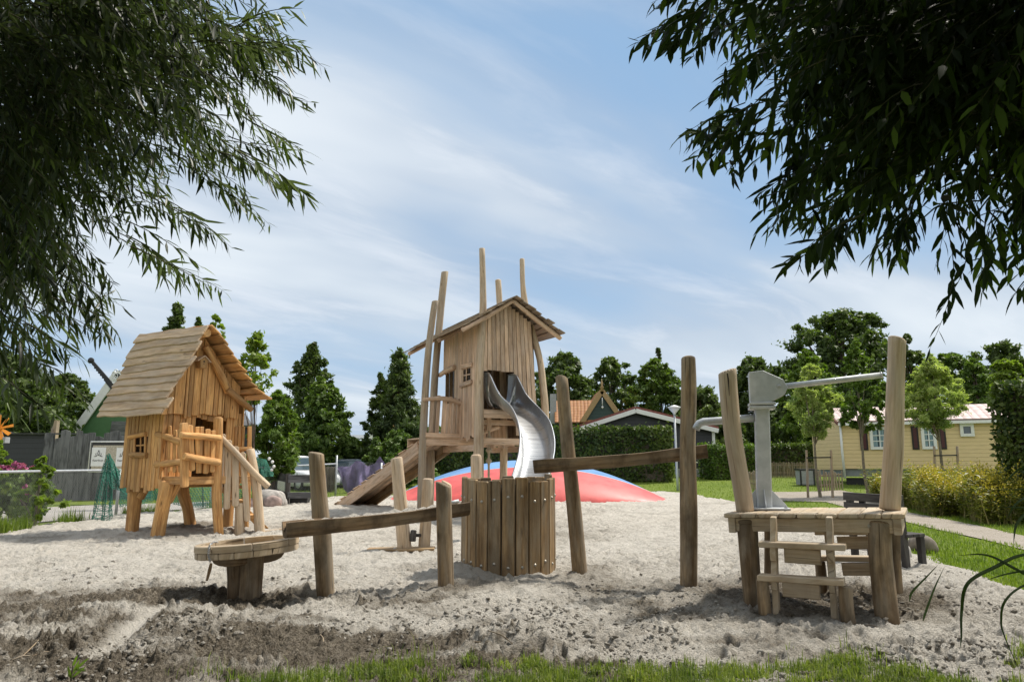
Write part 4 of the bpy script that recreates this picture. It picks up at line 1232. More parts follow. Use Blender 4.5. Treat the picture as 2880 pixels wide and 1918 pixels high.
# floors and beams
mb = MB()
for i in range(11): mb.board(T(.02, .06 + i * .15, z_sf - .02), T(1.7, .06 + i * .15, z_sf - .02), .145, .035, ch=.003)
tpart(mb, 'floor', M['wood_tower'])
mb = MB(); mb.board(T(.0, -.02, z_sf - .13), T(1.62, -.02, z_sf - .13), .19, .05, up=E2, tint=.8); tpart(mb, 'floor_beam', M['wood_tower'])
mb = MB(); mb.board(T(.1, .30, z_sf - .32), T(1.6, .30, z_sf - .32), .14, .06, up=E2, tint=.5); tpart(mb, 'floor_beam', M['wood_tower'])
for d in (.06, 1.45, 2.75):
    mb = MB(); mb.board(T(-1.05 if d > 1 else -.02, d, z_bf - .14), T(1.7, d, z_bf - .14), .17, .06, up=E2, tint=.7); tpart(mb, 'floor_beam', M['wood_tower'])
for s in (-.02, 1.62):
    mb = MB(); mb.board(T(s, .05, z_bf - .31), T(s, 2.8, z_bf - .31), .16, .07, up=E1, tint=.4); tpart(mb, 'floor_beam', M['wood_tower'])
mb = MB()
for i in range(10): mb.board(T(-1.05, 1.50 + i * .14, z_bf - .03), T(1.6, 1.50 + i * .14, z_bf - .03), .135, .035, ch=.003)
tpart(mb, 'balcony_floor', M['wood_tower'])
mb = MB(); mb.board(T(-.98, 1.42, z_bf + .055), T(.02, 1.42, z_bf + .04), .13, .06, up=E2 * -1, tint=.8); tpart(mb, 'kick_board', M['wood_tower'])
# balcony railing
zr_ = tz(1124, 19.3, 1240)
mb = MB(); mb.log([T(-1.08, 1.36, zr_), T(-.5, 1.36, zr_ + .05), T(.12, 1.36, zr_ - .08)], [.05, .065, .06], seg=10); tpart(mb, 'balcony_rail', M['wood_tower'])
for i, (c, w, h) in enumerate([(-.80, .10, .10), (-.62, .10, .14), (-.44, .13, .10), (-.27, .10, .12), (-.14, .07, .10), (-.02, .11, .07)]):
    mb = MB(); mb.board(T(c - .03, 1.44, z_bf + .02), T(c + .02, 1.44, zr_ + h), w, .035, up=E2 * -1, round_=.02); tpart(mb, 'baluster', M['wood_tower'])
# hanging boards and rope under the floor
mb = MB()
for i in range(6): mb.board(T(.65 + i * .12, 1.2, z_sf - .9 - .04 * (i % 3)), T(.65 + i * .12, 1.2, z_sf - .35), .11, .028, up=E2)
tpart(mb, 'skirt_boards', M['wood_tower'])
rp = at(1375, 1190, 19.0); mb = MB(); mb.log([T(.12, .5, z_sf - .62), T(.75, .45, z_sf - .42)], [.07, .06], seg=8); tpart(mb, 'brace_log', M['wood_tower'])
mb = MB(); mb.board(at(1374, 1175, 18.95), at(1374, 1212, 18.95), .13, .1, up=E2); tpart(mb, 'rope_block', M['wood_tower'])
mb = MB(); prof = []
zz0, zz1 = at(1375, 1212, 18.95).z, at(1375, 1360, 18.95).z
zk = [at(1375, y_, 18.95).z for y_ in (1232, 1266, 1296)]
for i in range(60):
    z = zz0 + (zz1 - zz0) * i / 59
    prof.append((.030 + sum(.055 * math.exp(-((z - q) / .05) ** 2) for q in zk), z))
c_ = at(1375, 1250, 18.95); mb.lathe((c_.x, c_.y, 0), prof[::-1], 10); rope = mb.build('climbing_rope', M['rope'], origin=(c_.x, c_.y, zz1))
tag(rope, 'knotted rope hanging under the tower floor beside the slide', 'rope')

# roof
n = 8
for side in (-1, 1):
    for i in range(n):
        f = i / n; w = sW / n * 1.32
        s = sM + side * sW * (f + .5 / n * 1.05); nrm = Vector((0, 0, 0)) + E1 * side * slope + Vector((0, 0, 1)); nrm.normalize()
        nrm2 = (nrm - E1 * side * .12).normalized()
        zc = zR - (abs(s - sM)) * slope + .045
        d0 = -.52 + random.uniform(-.10, .07); d1 = 4.75 + random.uniform(-.1, .1)
        if side == -1 and i > 2: d0 += .10
        mb = MB(); mb.board(T(s, d0, zc), T(s, d1, zc), w, .032, up=nrm2, ch=.004, wav=.012)
        tpart(mb, 'roof_board', M['wood_towerroof'])
for d in (-.30, 1.5, 4.2):
    for side in (-1, 1):
        mb = MB(); mb.log([T(sM + side * .0, d, zR - .06), T(sM + side * sW * .5, d, zR - .10 - sW * .5 * slope + .02), T(sM + side * sW * (1.0), d, zR - .06 - sW * slope)], [.055, .065, .06], seg=10, sub=3); tpart(mb, 'rafter', M['wood_tower'])

# stainless slide
SL = [((1361, 1050, 18.72), (1429, 1055, 19.05), .88), ((1376, 1051, 18.45), (1450, 1054, 18.78), .88), ((1390, 1080, 18.28), (1466, 1082, 18.6), .66), ((1407, 1112, 18.05), (1482, 1112, 18.35), .42), ((1436, 1142, 17.6), (1518, 1150, 17.85), .33), ((1455, 1180, 17.0), (1545, 1184, 17.15), .32),
      ((1463, 1222, 16.4), (1558, 1228, 16.45), .31), ((1461, 1266, 15.8), (1559, 1266, 15.8), .31), ((1452, 1305, 15.2), (1552, 1302, 15.15), .30), ((1440, 1342, 14.6), (1542, 1338, 14.5), .30), ((1430, 1375, 14.0), (1532, 1374, 13.9), .28), ((1426, 1392, 13.5), (1528, 1392, 13.4), .26), ((1420, 1400, 13.1), (1526, 1400, 13.0), .24)]
sl = thing('slide', T(.8, -1.5, 0), 'shiny stainless steel trough slide curving down from the tower', 'slide')
Ls = [at(*a) for a, b, c in SL]; Rs = [at(*b) for a, b, c in SL]; Ds = [c for a, b, c in SL]
def cr(P, t):
    i = min(int(t), len(P) - 2); f = t - i
    p0, p1, p2, p3 = P[max(i - 1, 0)], P[i], P[i + 1], P[min(i + 2, len(P) - 1)]
    return 0.5 * ((2 * p1) + (p2 - p0) * f + (2 * p0 - 5 * p1 + 4 * p2 - p3) * f * f + (3 * p1 - p0 - 3 * p2 + p3) * f ** 3)
m = 16; ns = (len(SL) - 1) * 5
def slide_surface(off):
    V = []
    for i in range(ns + 1):
        t = i / 5; l, r_, dp = cr(Ls, t), cr(Rs, t), cr(Ds, t)
        W = (r_ - l); c = (l + r_) / 2; w = W.length / 2; W.normalize()
        tn = (cr(Ls, min(t + .1, len(SL) - 1)) + cr(Rs, min(t + .1, len(SL) - 1)) - cr(Ls, max(t - .1, 0)) - cr(Rs, max(t - .1, 0))).normalized()
        dn = W.cross(tn).normalized()
        if dn.z > 0: dn = -dn
        if t < 3: dn = (dn * (t / 3) + Vector((0, 0, -1)) * (1 - t / 3)).normalized()
        for q in range(m + 1):
            a = math.pi * q / m; ca, sa = math.cos(a), math.sin(a)
            x = -math.copysign(abs(ca) ** .55, ca); y = abs(sa) ** .75
            V.append(c + W * x * (w + off) + dn * (y * dp + off * sa))
    return V
mb = MB(); Vi = slide_surface(0); Vo = slide_surface(.014); mb.v = [tuple(v) for v in Vi + Vo]; nv = len(Vi)
for i in range(ns):
    for q in range(m):
        a = i * (m + 1) + q; uvq = [(q * .06, i * .1), (q * .06 + .06, i * .1), (q * .06 + .06, i * .1 + .1), (q * .06, i * .1 + .1)]
        mb.face((a, a + 1, a + m + 2, a + m + 1), uvq, .5, True)
        mb.face((nv + a, nv + a + m + 1, nv + a + m + 2, nv + a + 1), uvq, .5, True)
mb.build('chute', M['steel'], sl)
for P in (Ls, Rs):
    mb = MB(); mb.pipe([cr(P, i / 4) for i in range((len(SL) - 1) * 4 + 1)], .019, seg=8); mb.build('rim', M['steel'], sl)
for t in (5, 6, 7, 8, 9):      # welded seams
    i = t * 5; mb = MB(); mb.pipe([Vi[i * (m + 1) + q] + (Vi[i * (m + 1) + q] - (cr(Ls, t) + cr(Rs, t)) / 2) * .004 for q in range(m + 1)], .0045, seg=5); mb.build('seam', M['steel'], sl)
for t in (10.5,):
    c = (cr(Ls, t) + cr(Rs, t)) / 2; mb = MB(); mb.pipe([(c.x, c.y, -.1), (c.x, c.y, c.z - .28)], .04); mb.build('leg', M['galv_rail'], sl)

# boarded ramp up to the balcony
f0 = gp(936, 1426); u0 = at(1178, 1240, 19.95)
rd = (u0 - f0); rd.normalize(); rp_ = Vector((rd.y, -rd.x, 0)).normalized() 
if rp_.y < 0: rp_ = -rp_
rn = rd.cross(rp_); rn = rn if rn.z > 0 else -rn
RL = (u0 - f0).length
rt = thing('climbing_ramp', (f0.x, f0.y, f0.z), 'sloping boarded ramp with cross cleats leading up to the tower balcony', 'ramp')
for off in (.02, 1.0):
    mb = MB(); mb.plank([(-.05, 0), (RL, 0), (RL, -.32), (.55, -.32), (.0, -.10)], f0 + rp_ * off - rd * .1, rd, rn, .06, .006); mb.build('stringer', M['wood_tower'] if off < .5 else M['wood_fore'], rt)  # far stringer in a darker wood: shade under the ramp put into its colour
mb = MB(); nb = 16
for i in range(9): mb.board(f0 + rp_ * (.06 + i * .115) + rn * .015 - rd * .1, f0 + rp_ * (.06 + i * .115) + rn * .015 + rd * RL, .11, .03, up=rn)
mb.build('ramp_deck', M['wood_tower'], rt)
for i in range(11):
    x = .3 + (RL - .5) * i / 10.5
    mb = MB(); mb.board(f0 + rd * x + rp_ * -.03 + rn * .045, f0 + rd * x + rp_ * 1.05 + rn * .045, .32 + .1 * (i % 2), .035, up=rn + rd * .08, ch=.01); mb.build('cleat', M['wood_tower'], rt)

# ================================================================== playhouse
Oh = Vector((sx(446, 14.0, 1500), 14.0, 0.0))
H1 = Vector((.5, .866, 0)); H2 = Vector((-.87, .5, 0)).normalized()
Hh = lambda s, d, z: Oh + H1 * s + H2 * d + Vector((0, 0, z))
ph = thing('playhouse', Oh + H1 * .8 + H2 * .6, 'crooked wooden playhouse on stilt legs with a steep wavy board roof and stairs', 'playhouse')
def hpart(mb, name, mat): return mb.build(name, mat, ph)
def sz(px, py, d):
    p = planehit(px, py, Oh + H2 * d, H2); return (p - Oh).dot(H1), p.z
def dz_(px, py, s):
    p = planehit(px, py, Oh + H1 * s, H1); return (p - Oh).dot(H2), p.z
def hleg(pts, Y, w, mat, **kw):
    mb = MB(); pxlog(mb, [(pts[0][0], pts[0][1] + 22)] + pts, [Y] * (len(pts) + 1), [w[0]] + w, seg=16, wob=.08, **kw); return hpart(mb, 'leg', mat)
hleg([(371, 1494), (376, 1440), (381, 1370)], 14.75, [34, 34, 38], M['wood_house'], tint=.6)
hleg([(443, 1507), (455, 1440), (472, 1355)], 13.95, [37, 36, 37], M['wood_house'], tint=.7)
hleg([(534, 1476), (528, 1430), (517, 1390), (510, 1340)], 15.6, [30, 27, 30, 33], M['wood_house'], tint=.5)
hleg([(640, 1482), (645, 1420), (655, 1350)], 15.6, [26, 27, 28], M['wood_house'], tint=.4)
mb = MB(); pxlog(mb, [(475, 1410), (500, 1362)], 14.05, [20, 22], seg=10); hpart(mb, 'brace', M['wood_house'])
mb = MB(); pxlog(mb, [(395, 1400), (412, 1370)], 14.6, [20, 20], seg=10); hpart(mb, 'brace', M['wood_house'])
# roof outline on the front verge
Lp = [sz(x, y, -.45) for x, y in [(592, 914), (571, 957), (547, 1017), (518, 1064), (487, 1118), (463, 1170)]]
Rp = [sz(x, y, -.45) for x, y in [(594, 914), (618, 948), (658, 1015), (700, 1068), (723, 1093), (750, 1117), (762, 1127)]]
def along(P, f):
    ln = [0]
    for i in range(len(P) - 1): ln.append(ln[-1] + math.hypot(P[i + 1][0] - P[i][0], P[i + 1][1] - P[i][1]))
    x = f * ln[-1]
    for i in range(len(P) - 1):
        if x <= ln[i + 1] + 1e-9:
            q = (x - ln[i]) / max(ln[i + 1] - ln[i], 1e-9); return (P[i][0] + (P[i + 1][0] - P[i][0]) * q, P[i][1] + (P[i + 1][1] - P[i][1]) * q)
    return P[-1]
Tl = sum(math.hypot(Lp[i + 1][0] - Lp[i][0], Lp[i + 1][1] - Lp[i][1]) for i in range(len(Lp) - 1))
Tr = sum(math.hypot(Rp[i + 1][0] - Rp[i][0], Rp[i + 1][1] - Rp[i][1]) for i in range(len(Rp) - 1))
def roof_z(s):
    P = Lp if s < Lp[0][0] else Rp
    for i in range(len(P) - 1):
        a, b = P[i], P[i + 1]
        if min(a[0], b[0]) - 1e-6 <= s <= max(a[0], b[0]) + 1e-6:
            return a[1] + (b[1] - a[1]) * (s - a[0]) / (b[0] - a[0] + 1e-9)
    return P[-1][1]
bk = [dz_(390, 957, Lp[0][0])[0], dz_(283, 1193, Lp[-1][0])[0]]
nb = 11
for i in range(nb):
    a = along(Lp, i / nb); b = along(Lp, min(1, (i + 1.30) / nb)); c = ((a[0] + b[0]) / 2, (a[1] + b[1]) / 2)
    dirv = (H1 * (b[0] - a[0]) + Vector((0, 0, b[1] - a[1]))).normalized()
    nrm = H2.cross(dirv); nrm = nrm if nrm.z > 0 else -nrm
    nrm2 = (nrm - dirv * .17).normalized()
    w = math.hypot(b[0] - a[0], b[1] - a[1])
    d0 = -.45 + random.uniform(-.05, .08); d1 = bk[0] + (bk[1] - bk[0]) * i / (nb - 1) + random.uniform(-.06, .04)
    if i in (4, 9): d0 -= .10
    mb = MB(); tl = random.uniform(-.014, .014)
    mb.board(Hh(c[0], d0, c[1] + tl) + nrm * (.03 + .004 * i), Hh(c[0], d1, c[1] - tl) + nrm * (.03 + .004 * i), w, .038, up=nrm2, ch=.008, wav=.017, round_=.02)
    hpart(mb, 'roof_board', M['wood_roof'])
nb = 9
for i in range(nb):
    a = along(Rp, i / nb); b = along(Rp, min(1, (i + 1.28) / nb)); c = ((a[0] + b[0]) / 2, (a[1] + b[1]) / 2)
    dirv = (H1 * (b[0] - a[0]) + Vector((0, 0, b[1] - a[1]))).normalized()
    nrm = H2.cross(dirv); nrm = nrm if nrm.z > 0 else -nrm
    nrm2 = (nrm - dirv * .17).normalized(); w = math.hypot(b[0] - a[0], b[1] - a[1])
    mb = MB(); mb.board(Hh(c[0], -.45 + random.uniform(-.07, .05), c[1]) + nrm * .03, Hh(c[0], bk[0] + random.uniform(-.06, .04), c[1]) + nrm * .03, w, .036, up=nrm2, ch=.008, wav=.014, round_=.02)
    hpart(mb, 'roof_board', M['wood_house'])
ap = Lp[0]
mb = MB(); mb.log([Hh(ap[0] - .02, -.40, ap[1] - .16), Hh(ap[0], 1.9, ap[1] - .14)], [.085, .085], seg=14, dome=.05); hpart(mb, 'ridge_log', M['wood_house'])
def hp_(px, py, d): return planehit(px, py, Oh + H2 * d, H2)
mb = MB(); mb.log([hp_(578, 975, -.16), hp_(608, 1030, -.16), hp_(643, 1102, -.16)], [.07, .075, .085], seg=12, dome=.2); hpart(mb, 'rafter', M['wood_house'])
mb = MB(); mb.log([hp_(640, 1094, -.2), hp_(672, 1122, -.2), hp_(706, 1152, -.2)], [.07, .075, .065], seg=12); hpart(mb, 'rafter', M['wood_house'])
# side wall facing the left
z_fl = sz(520, 1342, 0)[1]
HL = 1.36; k = 12
wd = [dz_(x, y, 0) for x, y in [(386, 1228), (408, 1274)]]
wlo, whi = min(wd[0][0], wd[1][0]), max(wd[0][0], wd[1][0]); zlo, zhi = min(wd[0][1], wd[1][1]), max(wd[0][1], wd[1][1])
zbs = [dz_(400, y, 0)[1] for y in (1374, 1372, 1386, 1378, 1384, 1384, 1372, 1386, 1380, 1378, 1372, 1374)]
for i in range(k):
    w = HL / k; c = HL - (i + .5) * w
    zt = dz_(400, 1180, 0)[1] + .10; zb = zbs[i]
    segs = [(zb, zt)] if not (wlo - .02 < c < whi + .02) else [(zb, zlo), (zhi, zt)]
    for a, b in segs:
        mb = MB(); mb.board(Hh(random.uniform(-.012, .0), c, a), Hh(0, c + random.uniform(-.012, .012), b), w - .012, .032, up=H1 * -1, ch=.006, round_=.012 if a < zb + .01 else 0); hpart(mb, 'wall_plank', M['wood_house'])
mb = MB(); mb.log([planehit(363, 1229, Oh - H1 * .04, H1), planehit(410, 1220, Oh - H1 * .04, H1)], [.045, .05], seg=10); hpart(mb, 'window_lintel', M['wood_house'])
mb = MB(); mb.log([planehit(369, 1279, Oh - H1 * .04, H1), planehit(413, 1280, Oh - H1 * .04, H1)], [.06, .055], seg=10); hpart(mb, 'window_sill', M['wood_house'])
for x in (379, 409):
    mb = MB(); mb.board(planehit(x, 1226, Oh - H1 * .025, H1), planehit(x - 1, 1274, Oh - H1 * .025, H1), .05, .03, up=H1 * -1); hpart(mb, 'window_jamb', M['wood_house'])
mb = MB(); mb.board(planehit(396, 1224, Oh - H1 * .015, H1), planehit(395, 1276, Oh - H1 * .015, H1), .03, .025, up=H1 * -1); mb.board(planehit(384, 1253, Oh - H1 * .018, H1), planehit(410, 1251, Oh - H1 * .018, H1), .03, .025, up=H1 * -1); hpart(mb, 'window_bars', M['wood_house'])
# gable planks (upper layer) and recessed lower wall
HW = 1.80; xs_ = [452, 470, 486, 515, 524, 537, 559, 575, 597, 610, 622, 628, 644, 670]
bots = [1166, 1164, 1163, 1176, 1172, 1168, 1165, 1165, 1168, 1166, 1170, 1176, 1175]
for i in range(len(xs_) - 1):
    s0, z0 = sz(xs_[i] + .9, bots[i], -.06); s1, _ = sz(xs_[i + 1] - .9, bots[i], -.06); c = (s0 + s1) / 2
    zt = min(roof_z(max(s0, Lp[-1][0])), roof_z(min(s1, Rp[-1][0]))) - .06
    ztL = roof_z(max(s0, Lp[-1][0])) - .05; ztR = roof_z(min(s1, Rp[-1][0])) - .05
    w = s1 - s0
    mb = MB(); r_ = .012; zl = random.uniform(-.015, .015)
    mb.plank([(z0 + r_, -w / 2), (z0, -w / 2 + r_), (z0 + zl, w / 2 - r_), (z0 + zl + r_, w / 2), (max(ztR, z0 + .1), w / 2), (max(ztL, z0 + .1), -w / 2)], Hh(c, -.06, 0), Vector((0, 0, 1)), H1, .034, .006)
    hpart(mb, 'gable_plank', M['wood_house'])
xs_ = [452, 466, 480, 500, 516, 532, 545, 560, 578, 600, 617, 632, 650, 664, 674]
dr0, drz = sz(556, 1187, .0); dr1, _ = sz(632, 1187, .0)
for i in range(len(xs_) - 1):
    s0, _ = sz(xs_[i] + .8, 1250, .0); s1, _ = sz(xs_[i + 1] - .8, 1250, .0); c = (s0 + s1) / 2
    zt = sz(500, 1150, 0)[1]
    zb = z_fl - .02 if not (dr0 - .02 < c < dr1) else drz + (.09 - .03 * (i % 3))
    if c > dr1: zb = z_fl - .3 + random.uniform(-.1, .1)
    mb = MB(); mb.board(Hh(c, .01, zb), Hh(c + .01, .01, zt), s1 - s0, .032, up=H2 * -1, ch=.006); hpart(mb, 'wall_plank', M['wood_house'])
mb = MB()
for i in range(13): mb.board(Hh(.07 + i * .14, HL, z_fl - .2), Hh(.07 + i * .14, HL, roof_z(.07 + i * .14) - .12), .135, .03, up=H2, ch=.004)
hpart(mb, 'back_wall', M['wood_trough_and_shade'])
mb = MB()
for i in range(10): mb.board(Hh(HW, .07 + i * .137, z_fl - .2), Hh(HW, .07 + i * .137, roof_z(HW) - .1), .13, .03, up=H1, ch=.004)
hpart(mb, 'side_wall', M['wood_house'])
# birdhouse on the gable
bh = thing('bird_box', hp_(567, 1020, -.18), 'little wooden bird box under the ridge of the playhouse gable', 'bird box')
q = hp_(566, 1036, -.17); qt = hp_(567, 1005, -.17); hgt = qt.z - q.z
mb = MB(); mb.plank([(0, -.075), (0, .075), (hgt * .72, .095), (hgt * 1.05, .01), (hgt * .72, -.085)], q, (0, 0, 1), H1, .15, .006); mb.build('box', M['wood_house'], bh)
for sg in (-1, 1):
    mb = MB(); mb.board(q + Vector((0, 0, hgt * 1.12)), q + H1 * sg * .155 + Vector((0, 0, hgt * .60)), .20, .02, up=H1 * sg + Vector((0, 0, .8)), ch=.003); mb.build('roof_board', M['wood_roof'], bh)
mb = MB(); mb.lathe(q + Vector((0, 0, hgt * .60)) - H2 * .0755, [(.021, -.01), (.021, .001)], 12, axis=-H2); mb.build('entrance_hole', M['dark_inside'], bh)
mb = MB(); mb.lathe(q + Vector((0, 0, hgt * .40)) - H2 * .0755, [(.012, -.01), (.012, .001)], 12, axis=-H2); mb.build('perch_hole', M['dark_inside'], bh)
# porch
dP = -.75; nP_ = H2
pp = lambda px, py, off=0.0: planehit(px, py, Oh + H2 * (dP - off), H2)
sE, _ = sz(672, 1340, dP)
for i in range(5):
    d = dP + .07 + i * .145; mb = MB(); mb.board(Hh(-.02, d, z_fl - .03), Hh(1.62, d, z_fl - .03), .138, .04, ch=.005); hpart(mb, 'porch_board', M['wood_house'])
zb_ = pp(520, 1352).z
mb = MB(); mb.board(Hh(-.0, dP + .02, zb_), Hh(1.62, dP + .02, zb_), .15, .055, up=H2, tint=.6); hpart(mb, 'porch_beam', M['wood_house'])
mb = MB(); mb.board(Hh(.0, dP, zb_), Hh(.0, .0, zb_), .15, .055, up=H1, tint=.5); hpart(mb, 'porch_beam', M['wood_house'])
mb = MB(); mb.board(Hh(-.0, .0, zb_ - .05), Hh(1.7, .0, zb_ - .05), .2, .08, up=H2, tint=.2); hpart(mb, 'floor_beam', M['wood_house'])
mb = MB(); mb.board(Hh(.02, HL * .95, zb_ + .0), Hh(1.7, HL * .95, zb_), .2, .08, up=H2, tint=.2); hpart(mb, 'floor_beam', M['wood_house'])
mb = MB(); mb.plank([(0, 0), (1.72, 0), (1.72, HL), (0, HL)], Hh(.03, .02, z_fl - .05), H1, H2, .04); hpart(mb, 'floor', M['wood_house'])
# porch posts, rails, pickets
def hb(a, b, w, th, up=None, **kw):
    mb = MB(); mb.board(a, b, w, th, up=up or H2 * -1, ch=.008, **kw); return mb
hpart(hb(pp(519, 1370, .05), pp(517, 1189, .05), .145, .07, round_=.02, tint=.75), 'porch_post', M['wood_house'])
mb = MB(); mb.log([pp(617, 1520, -.02), pp(614, 1480, -.02), pp(610, 1400, -.02), pp(611, 1300, -.02), pp(614, 1178, -.02)], [.09, .09, .095, .09, .085], seg=12, dome=.5); hpart(mb, 'porch_post', M['wood_house'])
mb = MB(); mb.log([pp(508, 1223, .12), pp(560, 1227, .12), pp(618, 1233, .12)], [.06, .062, .065], seg=10, dome=.2, tint=.95); hpart(mb, 'rail', M['wood_house'])
mb = MB(); mb.log([pp(518, 1283, .12), pp(565, 1292, .12), pp(616, 1300, .12)], [.065, .068, .068], seg=10, dome=.2, tint=.9); hpart(mb, 'rail', M['wood_house'])
for (xt, yt, xb, yb_, w) in [(534, 1195, 541, 1324, .115), (561, 1199, 558, 1331, .135), (585, 1206, 578, 1332, .12), (600, 1210, 596, 1328, .105)]:
    if xt == 561:          # forked picket
        for dx in (-6.5, 6.5):
            hpart(hb(pp(559 + dx * .25, 1330, .04), pp(561 + dx, 1200, .04), .075, .04, w2=.085, tint=.85), 'picket', M['wood_house'])
    else: hpart(hb(pp(xb, yb_, .04), pp(xt, yt, .04), w, .04, round_=.025, tint=.85), 'picket', M['wood_house'])
# rails and pickets on the left return of the porch
lp = lambda px, py: planehit(px, py, Oh - H1 * .03, H1)
mb = MB(); mb.log([lp(441, 1220), lp(475, 1230), lp(514, 1245)], [.055, .07, .075], seg=10, dome=.1); hpart(mb, 'rail', M['wood_house'])
mb = MB(); mb.log([lp(441, 1306), lp(475, 1303), lp(517, 1299)], [.075, .075, .07], seg=10, dome=.1); hpart(mb, 'rail', M['wood_house'])
for (xt, yt, xb, yb_, w) in [(471, 1197, 470, 1328, .09), (486, 1209, 485, 1329, .10), (498, 1206, 500, 1328, .09)]:
    mb = MB(); mb.board(lp(xb, yb_) + H1 * .05, lp(xt, yt) + H1 * .05, w, .035, up=H1 * -1, ch=.006, round_=.02); hpart(mb, 'picket', M['wood_house'])
mb = MB(); mb.board(lp(453, 1384), lp(450, 1225), .11, .05, up=H1 * -1, tint=.9); hpart(mb, 'corner_board', M['wood_house'])
# stairs on the right
S0 = at(614, 1400, 14.35); S1 = at(730, 1490, 14.75); sdv = Vector((S1.x - S0.x, S1.y - S0.y, 0)).normalized(); snv = Vector((sdv.y, -sdv.x, 0))
if snv.y > 0: snv = -snv           # towards the viewer
spp = lambda px, py, off=0.0: planehit(px, py, S0 + snv * off, snv)
mb = MB(); mb.log([spp(601, 1209, .1), spp(660, 1270, .12), spp(712, 1328, .12), spp(754, 1368, .12)], [.055, .062, .065, .065], seg=10, dome=.2, tint=.95); hpart(mb, 'handrail', M['log_pale'])
for (xt, yt, xb, yb_, w) in [(627, 1220, 616, 1386, .115), (643, 1237, 637, 1432, .125), (662, 1255, 662, 1424, .135), (682, 1272, 696, 1466, .115)]:
    hpart(hb(spp(xb, yb_, .04), spp(xt, yt, .04), w, .045, up=snv, round_=.03, tint=.9), 'picket', M['log_pale'])
mb = MB(); mb.log([spp(731, 1512, -.05), spp(729, 1470, -.05), spp(722, 1380, -.05), spp(703, 1264, -.05)], [.105, .105, .10, .085], seg=12, dome=.2, tint=.9); hpart(mb, 'stair_post', M['log_pale'])
mb = MB(); mb.log([spp(673, 1515, -.04), spp(673, 1480, -.04), spp(674, 1415, -.04)], [.10, .10, .09], seg=12, dome=.1, tint=.8); hpart(mb, 'stair_post', M['log_pale'])
mb = MB(); mb.log([spp(689, 1500, -1.0), spp(687, 1440, -1.0), spp(690, 1400, -1.0)], [.08, .08, .08], seg=10, tint=.3); hpart(mb, 'stair_post', M['wood_house'])
for (xa, xb, y, tnt) in [(622, 684, 1371, .8), (645, 697, 1413, .8), (680, 726, 1455, .7)]:
    a, b = spp(xa, y, -.02), spp(xb, y, -.02)
    mb = MB(); mb.plank([(0, 0), ((b - a).length, 0), ((b - a).length, .85), (0, .85)], a, sdv, -snv, .06, .008, tint=tnt); hpart(mb, 'stair_tread', M['wood_house'])
mb = MB(); mb.plank([(0, 0), (.12, .05), (1.25, -1.02), (1.12, -1.1)], spp(620, 1380, -.75), sdv, (0, 0, 1), .05); hpart(mb, 'stair_stringer', M['wood_house'])
# railing on the far side of the stairs
fpp = lambda px, py: planehit(px, py, S0 - snv * .95, snv)
for (xt, yt, xb, yb_, w, tnt) in [(665, 1199, 659, 1330, .055, .3), (675, 1198, 668, 1335, .06, .35), (685, 1199, 679, 1338, .055, .25), (702, 1199, 698, 1440, .085, .85)]:
    hpart(hb(fpp(xb, yb_), fpp(xt, yt), w, .05, up=snv, tint=tnt), 'picket', M['wood_house'])
mb = MB(); mb.log([fpp(655, 1262), fpp(707, 1262)], [.05, .05], seg=8); hpart(mb, 'rail', M['wood_house'])
# ================================================================== more materials
def foliage(name, dark, light, **kw): M[name] = leafmat(name, dark, light, **kw)
foliage('leaf_dark', (0.036, 0.066, 0.020), (0.165, 0.22, 0.07), trans=.32)
foliage('leaf_mid', (0.048, 0.095, 0.018), (0.19, 0.27, 0.06), trans=.28)
foliage('leaf_green', (0.06, 0.115, 0.016), (0.21, 0.30, 0.055), trans=.32)
foliage('leaf_light', (0.09, 0.15, 0.02), (0.28, 0.36, 0.07), trans=.42)
foliage('leaf_silver', (0.23, 0.30, 0.09), (0.55, 0.60, 0.27), trans=.48)
foliage('leaf_hedge', (0.032, 0.060, 0.014), (0.18, 0.23, 0.052), trans=.32)
foliage('leaf_gold', (0.08, 0.11, 0.02), (0.34, 0.33, 0.08), trans=.3)
foliage('flower_gold', (0.45, 0.34, 0.03), (0.62, 0.50, 0.06), trans=.2)
foliage('flower_pink', (0.35, 0.06, 0.20), (0.55, 0.16, 0.36), trans=.2)
foliage('reed_straw', (0.16, 0.14, 0.05), (0.34, 0.29, 0.13), trans=.25)
M['bark'] = plain('bark', (0.10, 0.075, 0.055), .9, nz=.3, scale=14, bump=.6)
M['bark_light'] = plain('young_bark', (0.20, 0.17, 0.12), .9, nz=.3, scale=20, bump=.4)
M['white_paint'] = plain('white_paint', (0.78, 0.78, 0.77), .5, nz=.04)
M['glass'] = plain('window_glass', (0.06, 0.09, 0.11), .06, spec=.8, nz=.05)
M['curtain'] = plain('curtain', (0.26, 0.37, 0.43), .8, nz=.1, scale=5)
M['black_metal'] = plain('black_metal', (0.02, 0.02, 0.022), .5)
M['rubber'] = plain('rubber', (0.018, 0.018, 0.018), .8)
M['stone'] = plain('granite', (0.42, 0.39, 0.36), .85, nz=.3, scale=6, bump=.5)
M['stone_red'] = plain('red_granite', (0.38, 0.28, 0.25), .85, nz=.3, scale=6, bump=.5)
M['stone_brown'] = plain('brown_boulder', (0.24, 0.20, 0.16), .85, nz=.35, scale=5, bump=.5)
M['red_vinyl'] = plain('red_vinyl', (0.68, 0.115, 0.105), .48, spec=.4, nz=.16, scale=2.2, bump=.25)
M['blue_vinyl'] = plain('blue_vinyl', (0.16, 0.33, 0.62), .38, spec=.5, nz=.10, scale=1.2)
M['green_paint'] = plain('green_paint', (0.075, 0.17, 0.07), .6, nz=.08)
M['net_green'] = plain('green_net', (0.04, 0.19, 0.135), .8, nz=.25, scale=3)
M['net_purple'] = plain('purple_net', (0.19, 0.155, 0.28), .85, nz=.25, scale=3)
